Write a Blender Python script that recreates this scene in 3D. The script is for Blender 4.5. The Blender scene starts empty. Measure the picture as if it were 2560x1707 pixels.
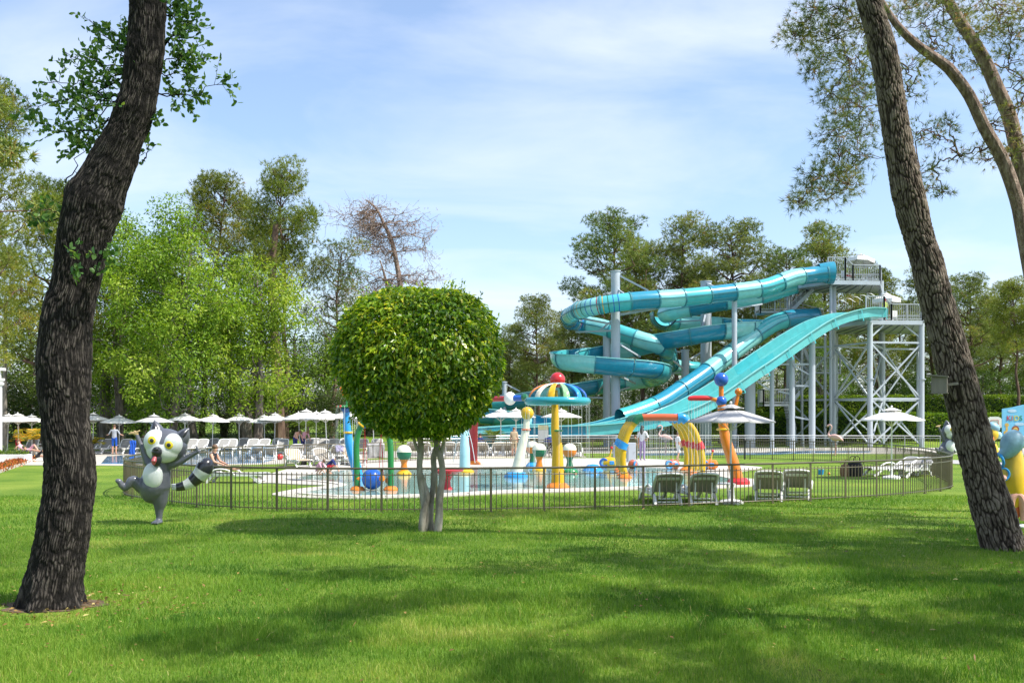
import bpy, bmesh, math, random
import numpy as np
from mathutils import Vector, Matrix
R = math.radians
scene = bpy.context.scene
COL = scene.collection

# ---------------------------------------------------------------- camera
F = 2465.0            # focal length in photograph pixels (2560 wide)
CAM_H = 2.0
HOR = 1050.0
cam = bpy.data.cameras.new('camera'); camo = bpy.data.objects.new('camera', cam); COL.objects.link(camo)
camo.location = (0, 0, CAM_H); camo.rotation_euler = (R(90), 0, 0)
cam.sensor_width = 36.0; cam.lens = 36.0 * F / 2560.0
cam.shift_y = (HOR - 853.5) / 2560.0
cam.clip_start = 0.1; cam.clip_end = 3000
scene.camera = camo

# ---------------------------------------------------------------- sky and sun
SUN_EL, SUN_AZ = 54.0, -22.0      # azimuth from +X, counter-clockwise
world = bpy.data.worlds.new('World'); scene.world = world; world.use_nodes = True
wn, wl = world.node_tree.nodes, world.node_tree.links
wn.clear()
w_out = wn.new('ShaderNodeOutputWorld'); w_bg = wn.new('ShaderNodeBackground')
w_sky = wn.new('ShaderNodeTexSky'); w_sky.sky_type = 'NISHITA'; w_sky.sun_disc = False
w_sky.sun_elevation = R(SUN_EL); w_sky.sun_rotation = R(90 - SUN_AZ)
w_sky.air_density = 1.0; w_sky.dust_density = 1.6; w_sky.ozone_density = 3.0
w_bg.inputs['Strength'].default_value = 0.135
tc = wn.new('ShaderNodeTexCoord'); sep = wn.new('ShaderNodeSeparateXYZ')
wl.new(tc.outputs['Generated'], sep.inputs[0])
mx = wn.new('ShaderNodeMath'); mx.operation = 'MAXIMUM'; mx.inputs[1].default_value = 0.0
wl.new(sep.outputs['Z'], mx.inputs[0])
ad = wn.new('ShaderNodeMath'); ad.operation = 'ADD'; ad.inputs[1].default_value = 0.16
wl.new(mx.outputs[0], ad.inputs[0])
dx = wn.new('ShaderNodeMath'); dx.operation = 'DIVIDE'; wl.new(sep.outputs['X'], dx.inputs[0]); wl.new(ad.outputs[0], dx.inputs[1])
dy = wn.new('ShaderNodeMath'); dy.operation = 'DIVIDE'; wl.new(sep.outputs['Y'], dy.inputs[0]); wl.new(ad.outputs[0], dy.inputs[1])
cmb = wn.new('ShaderNodeCombineXYZ'); wl.new(dx.outputs[0], cmb.inputs[0]); wl.new(dy.outputs[0], cmb.inputs[1])
mp = wn.new('ShaderNodeMapping'); mp.inputs['Rotation'].default_value = (0, 0, R(-18)); mp.inputs['Scale'].default_value = (0.9, 1.3, 1.0)
mp.inputs['Location'].default_value = (3.1, 0.4, 0)
wl.new(cmb.outputs[0], mp.inputs[0])
cn = wn.new('ShaderNodeTexNoise'); cn.inputs['Scale'].default_value = 1.15; cn.inputs['Detail'].default_value = 7; cn.inputs['Roughness'].default_value = 0.55; cn.inputs['Distortion'].default_value = 0.5
wl.new(mp.outputs[0], cn.inputs['Vector'])
cr = wn.new('ShaderNodeValToRGB'); cr.color_ramp.elements[0].position = 0.40; cr.color_ramp.elements[0].color = (0.07, 0.07, 0.07, 1)
cr.color_ramp.elements[1].position = 0.74; cr.color_ramp.elements[1].color = (0.66, 0.66, 0.66, 1)
wl.new(cn.outputs['Fac'], cr.inputs[0])
cm = wn.new('ShaderNodeMixRGB'); cm.inputs['Color2'].default_value = (4.35, 4.6, 5.1, 1)
wl.new(cr.outputs[0], cm.inputs['Fac']); wl.new(w_sky.outputs[0], cm.inputs['Color1'])
wl.new(cm.outputs[0], w_bg.inputs['Color']); wl.new(w_bg.outputs[0], w_out.inputs[0])

sl = bpy.data.lights.new('sun', 'SUN'); slo = bpy.data.objects.new('sun', sl); COL.objects.link(slo)
sl.energy = 3.8; sl.angle = R(0.8); sl.color = (1.0, 0.95, 0.86)
sdir = Vector((math.cos(R(SUN_EL)) * math.cos(R(SUN_AZ)), math.cos(R(SUN_EL)) * math.sin(R(SUN_AZ)), math.sin(R(SUN_EL))))
slo.rotation_euler = (-sdir).to_track_quat('-Z', 'Y').to_euler(); slo.location = sdir * 60
vs = scene.view_settings; vs.view_transform = 'Standard'; vs.look = 'None'; vs.gamma = 1; vs.use_curve_mapping = False
vs.exposure = 0.94
cy = scene.cycles
cy.use_denoising = True
try: cy.denoiser = 'OPENIMAGEDENOISE'
except Exception: pass
cy.max_bounces = 8; cy.diffuse_bounces = 3; cy.glossy_bounces = 3; cy.transmission_bounces = 6; cy.transparent_max_bounces = 16
cy.caustics_reflective = False; cy.caustics_refractive = False
cy.sample_clamp_indirect = 6

# ---------------------------------------------------------------- placing helpers (photograph pixel + distance -> point)
def P(px, py, Y): return Vector(((px - 1280) / F * Y, Y, CAM_H - (py - HOR) / F * Y))
def G(px, py, z=0.0):
    Y = (CAM_H - z) * F / (py - HOR)
    return Vector(((px - 1280) / F * Y, Y, z))

# ---------------------------------------------------------------- object helpers
def link(o, parent=None):
    COL.objects.link(o)
    if parent is not None: o.parent = parent
    return o
def tag(o, label=None, cat=None, group=None, kind=None):
    if label: o['label'] = label
    if cat: o['category'] = cat
    if group: o['group'] = group
    if kind: o['kind'] = kind
    return o
def empty(name, loc=(0, 0, 0), rz=0.0, label=None, cat=None, group=None):
    o = bpy.data.objects.new(name, None); COL.objects.link(o)
    o.location = loc; o.rotation_euler = (0, 0, rz); o.empty_display_size = 0.2
    return tag(o, label, cat, group)
def copy_tree(o, parent=None):
    kids = [c for c in bpy.data.objects if c.parent == o] if False else list(o.children)
    c = o.copy(); COL.objects.link(c); c.parent = parent
    for k in kids: copy_tree(k, c)
    return c
ORD = ['first', 'second', 'third', 'fourth', 'fifth', 'sixth', 'seventh', 'eighth', 'ninth', 'tenth', 'eleventh', 'twelfth',
       'thirteenth', 'fourteenth', 'fifteenth', 'sixteenth', 'seventeenth', 'eighteenth', 'nineteenth', 'twentieth',
       'twenty-first', 'twenty-second', 'twenty-third', 'twenty-fourth', 'twenty-fifth', 'twenty-sixth', 'twenty-seventh',
       'twenty-eighth', 'twenty-ninth', 'thirtieth', 'thirty-first', 'thirty-second']

def fast_mesh(name, verts, faces, mat=None, smooth=False, attrs=None):
    """verts (N,3), faces (M,k) arrays; attrs {name: per-vertex floats}"""
    verts = np.asarray(verts, np.float32); faces = np.asarray(faces, np.int32)
    me = bpy.data.meshes.new(name)
    nv, (nf, k) = len(verts), faces.shape
    me.vertices.add(nv); me.vertices.foreach_set('co', verts.ravel())
    me.loops.add(nf * k); me.loops.foreach_set('vertex_index', faces.ravel())
    me.polygons.add(nf); me.polygons.foreach_set('loop_start', np.arange(0, nf * k, k, dtype=np.int32))
    if smooth: me.polygons.foreach_set('use_smooth', np.ones(nf, bool))
    if attrs:
        for an, av in attrs.items():
            a = me.attributes.new(an, 'FLOAT', 'POINT'); a.data.foreach_set('value', np.asarray(av, np.float32))
    me.update(calc_edges=True)
    if mat: me.materials.append(mat)
    return me
def fast_obj(name, verts, faces, mat=None, parent=None, smooth=False, attrs=None):
    return link(bpy.data.objects.new(name, fast_mesh(name, verts, faces, mat, smooth, attrs)), parent)

def frame(d):
    d = Vector(d).normalized(); a = Vector((0, 0, 1)) if abs(d.z) < 0.95 else Vector((1, 0, 0))
    s = d.cross(a).normalized(); return s, s.cross(d).normalized(), d
def crom(pts, n):
    """Catmull-Rom through pts (tuples of any length); n samples evenly spread in arc length of the first three"""
    A = np.asarray([tuple(p) for p in pts], float)
    if len(A) == 2:
        t = np.linspace(0, 1, n)[:, None]; return A[0] * (1 - t) + A[1] * t
    Q = np.vstack([2 * A[0] - A[1], A, 2 * A[-1] - A[-2]])
    out = []; m = 24
    for i in range(1, len(Q) - 2):
        t = np.linspace(0, 1, m, endpoint=False)[:, None]
        p0, p1, p2, p3 = Q[i - 1], Q[i], Q[i + 1], Q[i + 2]
        out.append(0.5 * (2 * p1 + (p2 - p0) * t + (2 * p0 - 5 * p1 + 4 * p2 - p3) * t ** 2 + (3 * p1 - p0 - 3 * p2 + p3) * t ** 3))
    out.append(A[-1:]); S = np.vstack(out)
    d = np.r_[0, np.cumsum(np.linalg.norm(np.diff(S[:, :3], axis=0), axis=1))]
    u = np.linspace(0, d[-1], n)
    return np.stack([np.interp(u, d, S[:, j]) for j in range(S.shape[1])], 1)

class MB:
    """collects shapes into one mesh; each face keeps the material slot current when it was added"""
    def __init__(s): s.v = []; s.f = []; s.m = []; s.slot = 0
    def add(s, vs, fs):
        o = len(s.v); s.v += [tuple(v) for v in vs]; s.f += [tuple(i + o for i in f) for f in fs]; s.m += [s.slot] * len(fs); return s
    def box(s, c, d, rz=0.0, M=None):
        x, y, z = d[0] / 2, d[1] / 2, d[2] / 2; vs = []
        for sx, sy, sz in ((-1, -1, -1), (1, -1, -1), (1, 1, -1), (-1, 1, -1), (-1, -1, 1), (1, -1, 1), (1, 1, 1), (-1, 1, 1)):
            v = Vector((sx * x, sy * y, sz * z))
            if M is not None: v = M @ v
            if rz: v = Matrix.Rotation(rz, 3, 'Z') @ v
            vs.append(v + Vector(c))
        return s.add(vs, [(3, 2, 1, 0), (4, 5, 6, 7), (0, 1, 5, 4), (1, 2, 6, 5), (2, 3, 7, 6), (3, 0, 4, 7)])
    def bar(s, a, b, w, h=None):
        """rectangular bar from a to b"""
        a, b = Vector(a), Vector(b); h = h or w; x, y, d = frame(b - a); vs = []
        for p in (a, b):
            for i, j in ((-1, -1), (1, -1), (1, 1), (-1, 1)): vs.append(p + x * (w / 2 * i) + y * (h / 2 * j))
        return s.add(vs, [(3, 2, 1, 0), (4, 5, 6, 7), (0, 1, 5, 4), (1, 2, 6, 5), (2, 3, 7, 6), (3, 0, 4, 7)])
    def cyl(s, a, b, r, r2=None, n=12):
        return s.tube([a, b], [r, r if r2 is None else r2], n)
    def tube(s, path, rad, n=10, cap=True):
        pts = [Vector(p[:3]) for p in path]; N = len(pts)
        if not hasattr(rad, '__len__'): rad = [rad] * N
        prev = None; vs = []
        for i, p in enumerate(pts):
            d = (pts[min(i + 1, N - 1)] - pts[max(i - 1, 0)])
            if d.length < 1e-9: d = Vector((0, 0, 1))
            d.normalize()
            if prev is None: x, y, _ = frame(d)
            else:
                x = prev - d * prev.dot(d)
                if x.length < 1e-6: x, y, _ = frame(d)
                x.normalize(); y = d.cross(x)
            prev = x
            if i == 0: y = d.cross(x)
            for k in range(n):
                a = 2 * math.pi * k / n; vs.append(p + x * (rad[i] * math.cos(a)) + y * (rad[i] * math.sin(a)))
        fs = [(i * n + k, i * n + (k + 1) % n, (i + 1) * n + (k + 1) % n, (i + 1) * n + k) for i in range(N - 1) for k in range(n)]
        if cap: fs += [tuple(range(n - 1, -1, -1)), tuple(range((N - 1) * n, N * n))]
        return s.add(vs, fs)
    def lathe(s, prof, c=(0, 0, 0), n=20, M=None, closed=False):
        vs = []; N = len(prof)
        for r, z in prof:
            for k in range(n):
                a = 2 * math.pi * k / n; v = Vector((r * math.cos(a), r * math.sin(a), z))
                if M is not None: v = M @ v
                vs.append(v + Vector(c))
        rr = range(N if closed else N - 1)
        fs = [(i * n + k, i * n + (k + 1) % n, ((i + 1) % N) * n + (k + 1) % n, ((i + 1) % N) * n + k) for i in rr for k in range(n)]
        if not closed:
            if prof[0][0] > 1e-4: fs.append(tuple(range(n - 1, -1, -1)))
            if prof[-1][0] > 1e-4: fs.append(tuple(range((N - 1) * n, N * n)))
        return s.add(vs, fs)
    def ell(s, c, r, n=16, m=10, M=None):
        if not hasattr(r, '__len__'): r = (r, r, r)
        vs = [Vector((0, 0, -r[2]))]; 
        for i in range(1, m):
            t = math.pi * i / m - math.pi / 2
            for k in range(n):
                a = 2 * math.pi * k / n
                vs.append(Vector((r[0] * math.cos(t) * math.cos(a), r[1] * math.cos(t) * math.sin(a), r[2] * math.sin(t))))
        vs.append(Vector((0, 0, r[2])))
        if M is not None: vs = [M @ v for v in vs]
        vs = [v + Vector(c) for v in vs]
        fs = [(0, 1 + (k + 1) % n, 1 + k) for k in range(n)]
        for i in range(m - 2):
            fs += [(1 + i * n + k, 1 + i * n + (k + 1) % n, 1 + (i + 1) * n + (k + 1) % n, 1 + (i + 1) * n + k) for k in range(n)]
        L = len(vs) - 1; b = 1 + (m - 2) * n
        fs += [(L, b + k, b + (k + 1) % n) for k in range(n)]
        return s.add(vs, fs)
    def torus(s, c, R0, r, n=32, m=10, M=None, rz=None):
        prof = [(R0 + r * math.cos(2 * math.pi * j / m), (rz or r) * math.sin(2 * math.pi * j / m)) for j in range(m)]
        return s.lathe(prof, c, n, M, closed=True)
    def prism(s, poly, z0, z1):
        n = len(poly); vs = [(x, y, z0) for x, y in poly] + [(x, y, z1) for x, y in poly]
        return s.add(vs, [tuple(range(n - 1, -1, -1)), tuple(range(n, 2 * n))] + [(i, (i + 1) % n, n + (i + 1) % n, n + i) for i in range(n)])
    def sweep(s, path, prof, closed=False, up=None, thick=0.0):
        """sweep a 2D profile (side, up) along path keeping it upright"""
        pts = [Vector(p[:3]) for p in path]; N = len(pts); K = len(prof); vs = []
        for i, p in enumerate(pts):
            d = (pts[min(i + 1, N - 1)] - pts[max(i - 1, 0)]).normalized()
            side = d.cross(Vector((0, 0, 1))).normalized(); u = side.cross(d)
            for a, b in prof: vs.append(p + side * a + u * b)
        kk = range(K if closed else K - 1)
        fs = [(i * K + k, i * K + (k + 1) % K, (i + 1) * K + (k + 1) % K, (i + 1) * K + k) for i in range(N - 1) for k in kk]
        return s.add(vs, fs)
    def mesh(s, name, mats, smooth=30):
        me = bpy.data.meshes.new(name); me.from_pydata(s.v, [], s.f)
        if not isinstance(mats, (list, tuple)): mats = [mats]
        for m in mats: me.materials.append(m)
        if len(mats) > 1: me.polygons.foreach_set('material_index', np.array(s.m, np.int32))
        if smooth:
            me.polygons.foreach_set('use_smooth', np.ones(len(s.f), bool))
            me.set_sharp_from_angle(angle=R(smooth))
        me.update(); return me
    def build(s, name, mats, parent=None, smooth=30):
        return link(bpy.data.objects.new(name, s.mesh(name, mats, smooth)), parent)

def bevel_mesh(o, w=0.01, seg=2):
    m = o.modifiers.new('bevel', 'BEVEL'); m.width = w; m.segments = seg; m.limit_method = 'ANGLE'; return o

# ---------------------------------------------------------------- noise in numpy
def _h(ix, iy, iz, seed):
    n = (ix.astype(np.int64) * 374761393 + iy.astype(np.int64) * 668265263 + iz.astype(np.int64) * 2147483647 + seed * 1274126177) & 0xFFFFFFFF
    n = ((n ^ (n >> 13)) * 1274126177) & 0xFFFFFFFF
    return ((n ^ (n >> 16)) & 0xFFFFFF) / float(0xFFFFFF)
def vnoise(p, seed=0):
    i = np.floor(p).astype(np.int64); f = p - i; f = f * f * (3 - 2 * f); r = 0
    for a in (0, 1):
        for b in (0, 1):
            for c in (0, 1):
                w = (f[:, 0] if a else 1 - f[:, 0]) * (f[:, 1] if b else 1 - f[:, 1]) * (f[:, 2] if c else 1 - f[:, 2])
                r = r + w * _h(i[:, 0] + a, i[:, 1] + b, i[:, 2] + c, seed)
    return r
def fbm(p, oct=3, seed=0):
    r = 0; a = 0.5
    for k in range(oct): r = r + a * vnoise(p * 2 ** k, seed + k); a *= 0.5
    return r
def worley(u, v, nu, seed=0):
    """2-D cellular noise, periodic in u with nu cells; returns F2-F1"""
    iu, iv = np.floor(u).astype(np.int64), np.floor(v).astype(np.int64)
    f1 = np.full(u.shape, 9.0); f2 = np.full(u.shape, 9.0)
    for a in (-1, 0, 1):
        for b in (-1, 0, 1):
            cu, cv = iu + a, iv + b; k = np.mod(cu, nu); z = np.zeros_like(k)
            px = cu + _h(k, cv, z, seed); py = cv + _h(k, cv, z + 7, seed)
            d = np.hypot(px - u, py - v)
            f2 = np.minimum(f2, np.maximum(f1, d)); f1 = np.minimum(f1, d)
    return f2 - f1
# ---------------------------------------------------------------- materials
def nt(name):
    m = bpy.data.materials.new(name); m.use_nodes = True; t = m.node_tree; t.nodes.clear()
    o = t.nodes.new('ShaderNodeOutputMaterial'); return m, t, o
def N(t, typ, **kw):
    n = t.nodes.new(typ)
    for k, v in kw.items():
        if k in n.inputs: n.inputs[k].default_value = v
        else: setattr(n, k, v)
    return n
def mat(name, col, rough=0.5, metal=0.0, var=0.12, scale=4.0, bump=0.0, bscale=30.0, spec=0.5, coat=0.0, dirt=0.0, stretch=(1, 1, 1), trans=0.0):
    """painted or solid surface: colour with broad and fine variation, streaks of grime, fine relief"""
    m, t, o = nt(name); L = t.links
    b = N(t, 'ShaderNodeBsdfPrincipled', Roughness=rough, Metallic=metal)
    b.inputs['Specular IOR Level'].default_value = spec; b.inputs['Coat Weight'].default_value = coat
    b.inputs['Coat Roughness'].default_value = 0.08
    if trans: b.inputs['Transmission Weight'].default_value = trans
    c = N(t, 'ShaderNodeTexCoord'); mpn = N(t, 'ShaderNodeMapping'); mpn.inputs['Scale'].default_value = stretch
    L.new(c.outputs['Object'], mpn.inputs[0])
    n1 = N(t, 'ShaderNodeTexNoise', Scale=scale, Detail=5.0, Roughness=0.6); L.new(mpn.outputs[0], n1.inputs['Vector'])
    mr = N(t, 'ShaderNodeMapRange'); mr.inputs[1].default_value = 0.3; mr.inputs[2].default_value = 0.7
    mr.inputs[3].default_value = 1 - var; mr.inputs[4].default_value = 1 + var; L.new(n1.outputs['Fac'], mr.inputs[0])
    mu = N(t, 'ShaderNodeMixRGB', blend_type='MULTIPLY'); mu.inputs[0].default_value = 1.0; mu.inputs[1].default_value = (*col, 1)
    L.new(mr.outputs[0], mu.inputs[2]); src = mu.outputs[0]
    if dirt:
        n2 = N(t, 'ShaderNodeTexNoise', Scale=scale * 2.3, Detail=8.0, Roughness=0.7); L.new(mpn.outputs[0], n2.inputs['Vector'])
        r2 = N(t, 'ShaderNodeValToRGB'); r2.color_ramp.elements[0].position = 0.5; r2.color_ramp.elements[1].position = 0.75
        r2.color_ramp.elements[0].color = (0, 0, 0, 1); r2.color_ramp.elements[1].color = (dirt, dirt, dirt, 1); L.new(n2.outputs['Fac'], r2.inputs[0])
        m2 = N(t, 'ShaderNodeMixRGB'); m2.inputs[2].default_value = (0.20, 0.17, 0.13, 1); L.new(r2.outputs[0], m2.inputs[0]); L.new(src, m2.inputs[1]); src = m2.outputs[0]
    L.new(src, b.inputs['Base Color'])
    if bump:
        n3 = N(t, 'ShaderNodeTexNoise', Scale=bscale, Detail=4.0); L.new(mpn.outputs[0], n3.inputs['Vector'])
        bp = N(t, 'ShaderNodeBump', Strength=bump, Distance=0.02); L.new(n3.outputs['Fac'], bp.inputs['Height']); L.new(bp.outputs[0], b.inputs['Normal'])
    L.new(b.outputs[0], o.inputs[0]); return m
def leaf_mat(name, cols, trans=0.35, rough=0.5, spec=0.3, tint=1.35):
    """leaves: colour picked per leaf from its own random number, a third of the light passing through"""
    m, t, o = nt(name); L = t.links
    a = N(t, 'ShaderNodeAttribute', attribute_name='rnd')
    oi = N(t, 'ShaderNodeObjectInfo')
    r = N(t, 'ShaderNodeValToRGB'); e = r.color_ramp.elements
    while len(e) < len(cols): e.new(0.5)
    for i, (p, c) in enumerate(cols): e[i].position = p; e[i].color = (*c, 1)
    L.new(a.outputs['Fac'], r.inputs[0])
    hs = N(t, 'ShaderNodeHueSaturation'); mr = N(t, 'ShaderNodeMapRange'); mr.inputs[3].default_value = 0.485; mr.inputs[4].default_value = 0.515
    L.new(oi.outputs['Random'], mr.inputs[0]); L.new(mr.outputs[0], hs.inputs['Hue']); L.new(r.outputs[0], hs.inputs['Color'])
    b = N(t, 'ShaderNodeBsdfPrincipled', Roughness=rough); b.inputs['Specular IOR Level'].default_value = spec
    L.new(hs.outputs[0], b.inputs['Base Color'])
    tr = N(t, 'ShaderNodeBsdfTranslucent'); g = N(t, 'ShaderNodeMixRGB', blend_type='MULTIPLY'); g.inputs[0].default_value = 1
    g.inputs[2].default_value = (tint, tint, 0.6, 1); L.new(hs.outputs[0], g.inputs[1]); L.new(g.outputs[0], tr.inputs[0])
    mxs = N(t, 'ShaderNodeMixShader'); mxs.inputs[0].default_value = trans
    L.new(b.outputs[0], mxs.inputs[1]); L.new(tr.outputs[0], mxs.inputs[2]); L.new(mxs.outputs[0], o.inputs[0]); return m
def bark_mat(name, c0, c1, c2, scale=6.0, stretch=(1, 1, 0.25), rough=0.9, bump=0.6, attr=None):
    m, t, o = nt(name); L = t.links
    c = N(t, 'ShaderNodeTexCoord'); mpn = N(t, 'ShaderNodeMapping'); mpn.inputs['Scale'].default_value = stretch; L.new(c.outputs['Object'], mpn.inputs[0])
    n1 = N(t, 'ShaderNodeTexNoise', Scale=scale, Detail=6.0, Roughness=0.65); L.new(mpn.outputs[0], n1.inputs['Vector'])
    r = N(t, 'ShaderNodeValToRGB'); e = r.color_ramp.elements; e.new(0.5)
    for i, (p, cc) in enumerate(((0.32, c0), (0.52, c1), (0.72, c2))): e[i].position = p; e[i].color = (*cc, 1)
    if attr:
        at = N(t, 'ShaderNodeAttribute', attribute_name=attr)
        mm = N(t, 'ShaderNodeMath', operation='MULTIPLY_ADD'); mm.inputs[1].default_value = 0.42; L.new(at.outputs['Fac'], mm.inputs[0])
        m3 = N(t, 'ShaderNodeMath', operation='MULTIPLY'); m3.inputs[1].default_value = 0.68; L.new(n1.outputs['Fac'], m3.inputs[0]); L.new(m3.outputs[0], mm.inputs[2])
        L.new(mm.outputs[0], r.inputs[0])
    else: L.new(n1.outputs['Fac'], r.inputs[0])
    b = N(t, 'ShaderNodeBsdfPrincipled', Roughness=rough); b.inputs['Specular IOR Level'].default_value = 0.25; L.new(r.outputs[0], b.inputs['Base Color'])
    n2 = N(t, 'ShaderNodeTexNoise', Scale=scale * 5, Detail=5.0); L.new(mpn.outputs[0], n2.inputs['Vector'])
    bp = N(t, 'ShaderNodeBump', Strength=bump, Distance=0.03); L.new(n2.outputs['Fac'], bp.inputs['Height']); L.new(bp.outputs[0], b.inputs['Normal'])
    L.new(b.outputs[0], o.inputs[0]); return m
def water_mat(name, tint, rough=0.03, bscale=3.0, bstr=0.25, clear=0.75):
    """surface of a shallow pool: fresnel mirror over tinted clear water"""
    m, t, o = nt(name); L = t.links
    c = N(t, 'ShaderNodeTexCoord'); n1 = N(t, 'ShaderNodeTexNoise', Scale=bscale, Detail=4.0, Distortion=0.6); L.new(c.outputs['Object'], n1.inputs['Vector'])
    bp = N(t, 'ShaderNodeBump', Strength=bstr, Distance=0.05); L.new(n1.outputs['Fac'], bp.inputs['Height'])
    fr = N(t, 'ShaderNodeFresnel', IOR=1.33); L.new(bp.outputs[0], fr.inputs['Normal'])
    gl = N(t, 'ShaderNodeBsdfGlossy', Roughness=rough); L.new(bp.outputs[0], gl.inputs['Normal'])
    tp = N(t, 'ShaderNodeBsdfTransparent'); tp.inputs[0].default_value = (*tint, 1)
    df = N(t, 'ShaderNodeBsdfDiffuse'); df.inputs[0].default_value = (tint[0] * 0.55, tint[1] * 0.6, tint[2] * 0.6, 1)
    m1 = N(t, 'ShaderNodeMixShader'); m1.inputs[0].default_value = 1 - clear; L.new(tp.outputs[0], m1.inputs[1]); L.new(df.outputs[0], m1.inputs[2])
    m2 = N(t, 'ShaderNodeMixShader'); L.new(fr.outputs[0], m2.inputs[0]); L.new(m1.outputs[0], m2.inputs[1]); L.new(gl.outputs[0], m2.inputs[2])
    L.new(m2.outputs[0], o.inputs[0]); return m
def lawn_mat():
    m, t, o = nt('lawn_turf'); L = t.links
    c = N(t, 'ShaderNodeTexCoord')
    n1 = N(t, 'ShaderNodeTexNoise', Scale=0.35, Detail=4.0, Roughness=0.6); L.new(c.outputs['Object'], n1.inputs['Vector'])
    n2 = N(t, 'ShaderNodeTexNoise', Scale=14.0, Detail=6.0, Roughness=0.75); L.new(c.outputs['Object'], n2.inputs['Vector'])
    mm = N(t, 'ShaderNodeMath', operation='MULTIPLY_ADD'); mm.inputs[1].default_value = 0.5; L.new(n1.outputs['Fac'], mm.inputs[0])
    m3 = N(t, 'ShaderNodeMath', operation='MULTIPLY'); m3.inputs[1].default_value = 0.5; L.new(n2.outputs['Fac'], m3.inputs[0]); L.new(m3.outputs[0], mm.inputs[2])
    r = N(t, 'ShaderNodeValToRGB'); e = r.color_ramp.elements; e.new(0.5); e.new(0.62)
    for i, (p, cc) in enumerate(((0.36, (0.077, 0.155, 0.018)), (0.48, (0.135, 0.232, 0.027)), (0.58, (0.225, 0.308, 0.044)), (0.72, (0.335, 0.355, 0.090)))): e[i].position = p; e[i].color = (*cc, 1)
    L.new(mm.outputs[0], r.inputs[0])
    b = N(t, 'ShaderNodeBsdfPrincipled', Roughness=0.85); b.inputs['Specular IOR Level'].default_value = 0.15; L.new(r.outputs[0], b.inputs['Base Color'])
    n4 = N(t, 'ShaderNodeTexNoise', Scale=60.0, Detail=4.0); L.new(c.outputs['Object'], n4.inputs['Vector'])
    bp = N(t, 'ShaderNodeBump', Strength=0.9, Distance=0.05); L.new(n4.outputs['Fac'], bp.inputs['Height']); L.new(bp.outputs[0], b.inputs['Normal'])
    L.new(b.outputs[0], o.inputs[0]); return m

m_lawn = lawn_mat()
m_grass = leaf_mat('grass_blades', ((0.0, (0.064, 0.158, 0.017)), (0.30, (0.124, 0.250, 0.024)), (0.65, (0.232, 0.355, 0.044)), (0.90, (0.400, 0.445, 0.095)), (1.0, (0.50, 0.45, 0.18))), trans=0.38, rough=0.55, spec=0.25)
m_deck = mat('limestone_deck', (0.45, 0.42, 0.37), 0.75, var=0.10, scale=0.8, bump=0.25, bscale=40, dirt=0.12)
m_coping = mat('pale_coping', (0.56, 0.53, 0.47), 0.7, var=0.08, scale=2, bump=0.2, bscale=30, dirt=0.15)
m_kfloor = mat('pool_floor_pale', (0.46, 0.62, 0.60), 0.7, var=0.10, scale=0.7)
m_pfloor = mat('pool_floor_blue', (0.16, 0.38, 0.62), 0.7, var=0.08, scale=0.7)
m_kwater = water_mat('kids_pool_water', (0.80, 0.95, 0.94), bscale=2.2, bstr=0.12)
m_pwater = water_mat('pool_water_blue', (0.55, 0.80, 0.95), bscale=1.6, bstr=0.15)
m_soil = mat('bare_soil', (0.105, 0.070, 0.040), 0.95, var=0.3, scale=9, bump=0.6, bscale=40)
m_path = mat('grey_path', (0.36, 0.35, 0.34), 0.8, var=0.12, scale=1.5, bump=0.3)
m_fence = mat('bronze_powder_coat', (0.120, 0.105, 0.066), 0.36, metal=0.30, var=0.12, scale=3, dirt=0.12)
m_silver = mat('galvanised_rail', (0.48, 0.49, 0.48), 0.40, metal=0.6, var=0.1, scale=3)
m_galv = mat('galvanised_steel', (0.36, 0.385, 0.405), 0.45, metal=0.45, var=0.14, scale=1.2, dirt=0.15)
m_greyp = mat('grey_painted_steel', (0.40, 0.445, 0.495), 0.42, var=0.10, scale=0.8, dirt=0.22, stretch=(1, 1, 0.3))
m_white = mat('white_plastic', (0.78, 0.78, 0.76), 0.4, var=0.05, scale=3, dirt=0.08)
m_textile = mat('grey_textile', (0.30, 0.295, 0.285), 0.8, var=0.10, scale=6, bump=0.3, bscale=300)
m_textile_t = mat('taupe_textile', (0.34, 0.31, 0.265), 0.8, var=0.10, scale=6, bump=0.3, bscale=300)
m_beige = mat('beige_cushion', (0.62, 0.50, 0.36), 0.85, var=0.10, scale=5, bump=0.3, bscale=100)
m_canvas = mat('white_canvas', (0.80, 0.79, 0.76), 0.85, var=0.05, scale=3, bump=0.2, bscale=60)
m_canvas_g = mat('pale_grey_canvas', (0.46, 0.46, 0.46), 0.85, var=0.06, scale=3, bump=0.25, bscale=60, dirt=0.1)
def fibreglass(name, col, rough=0.22): return mat(name, col, rough, var=0.09, scale=2.2, spec=0.5, coat=0.2, dirt=0.16)
m_lane = fibreglass('teal_lane', (0.090, 0.415, 0.420), 0.3); m_teal_l = fibreglass('teal_light', (0.215, 0.560, 0.560)); m_teal_m = fibreglass('teal_mid', (0.060, 0.400, 0.430)); m_teal_b = fibreglass('teal_blue', (0.016, 0.225, 0.345))
m_flange = fibreglass('flange_dark_teal', (0.030, 0.200, 0.250), 0.35)
m_yel = fibreglass('paint_yellow', (0.600, 0.360, 0.008)); m_org = fibreglass('paint_orange', (0.660, 0.190, 0.014)); m_red = fibreglass('paint_red', (0.520, 0.022, 0.028))
m_blue = fibreglass('paint_blue', (0.012, 0.095, 0.440)); m_sky = fibreglass('paint_azure', (0.020, 0.270, 0.620)); m_grn = fibreglass('paint_green', (0.022, 0.200, 0.060))
m_lgrn = fibreglass('paint_pale_green', (0.250, 0.480, 0.240)); m_cream = fibreglass('paint_cream', (0.740, 0.700, 0.560)); m_pblue = fibreglass('paint_pale_blue', (0.370, 0.620, 0.690))
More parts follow.
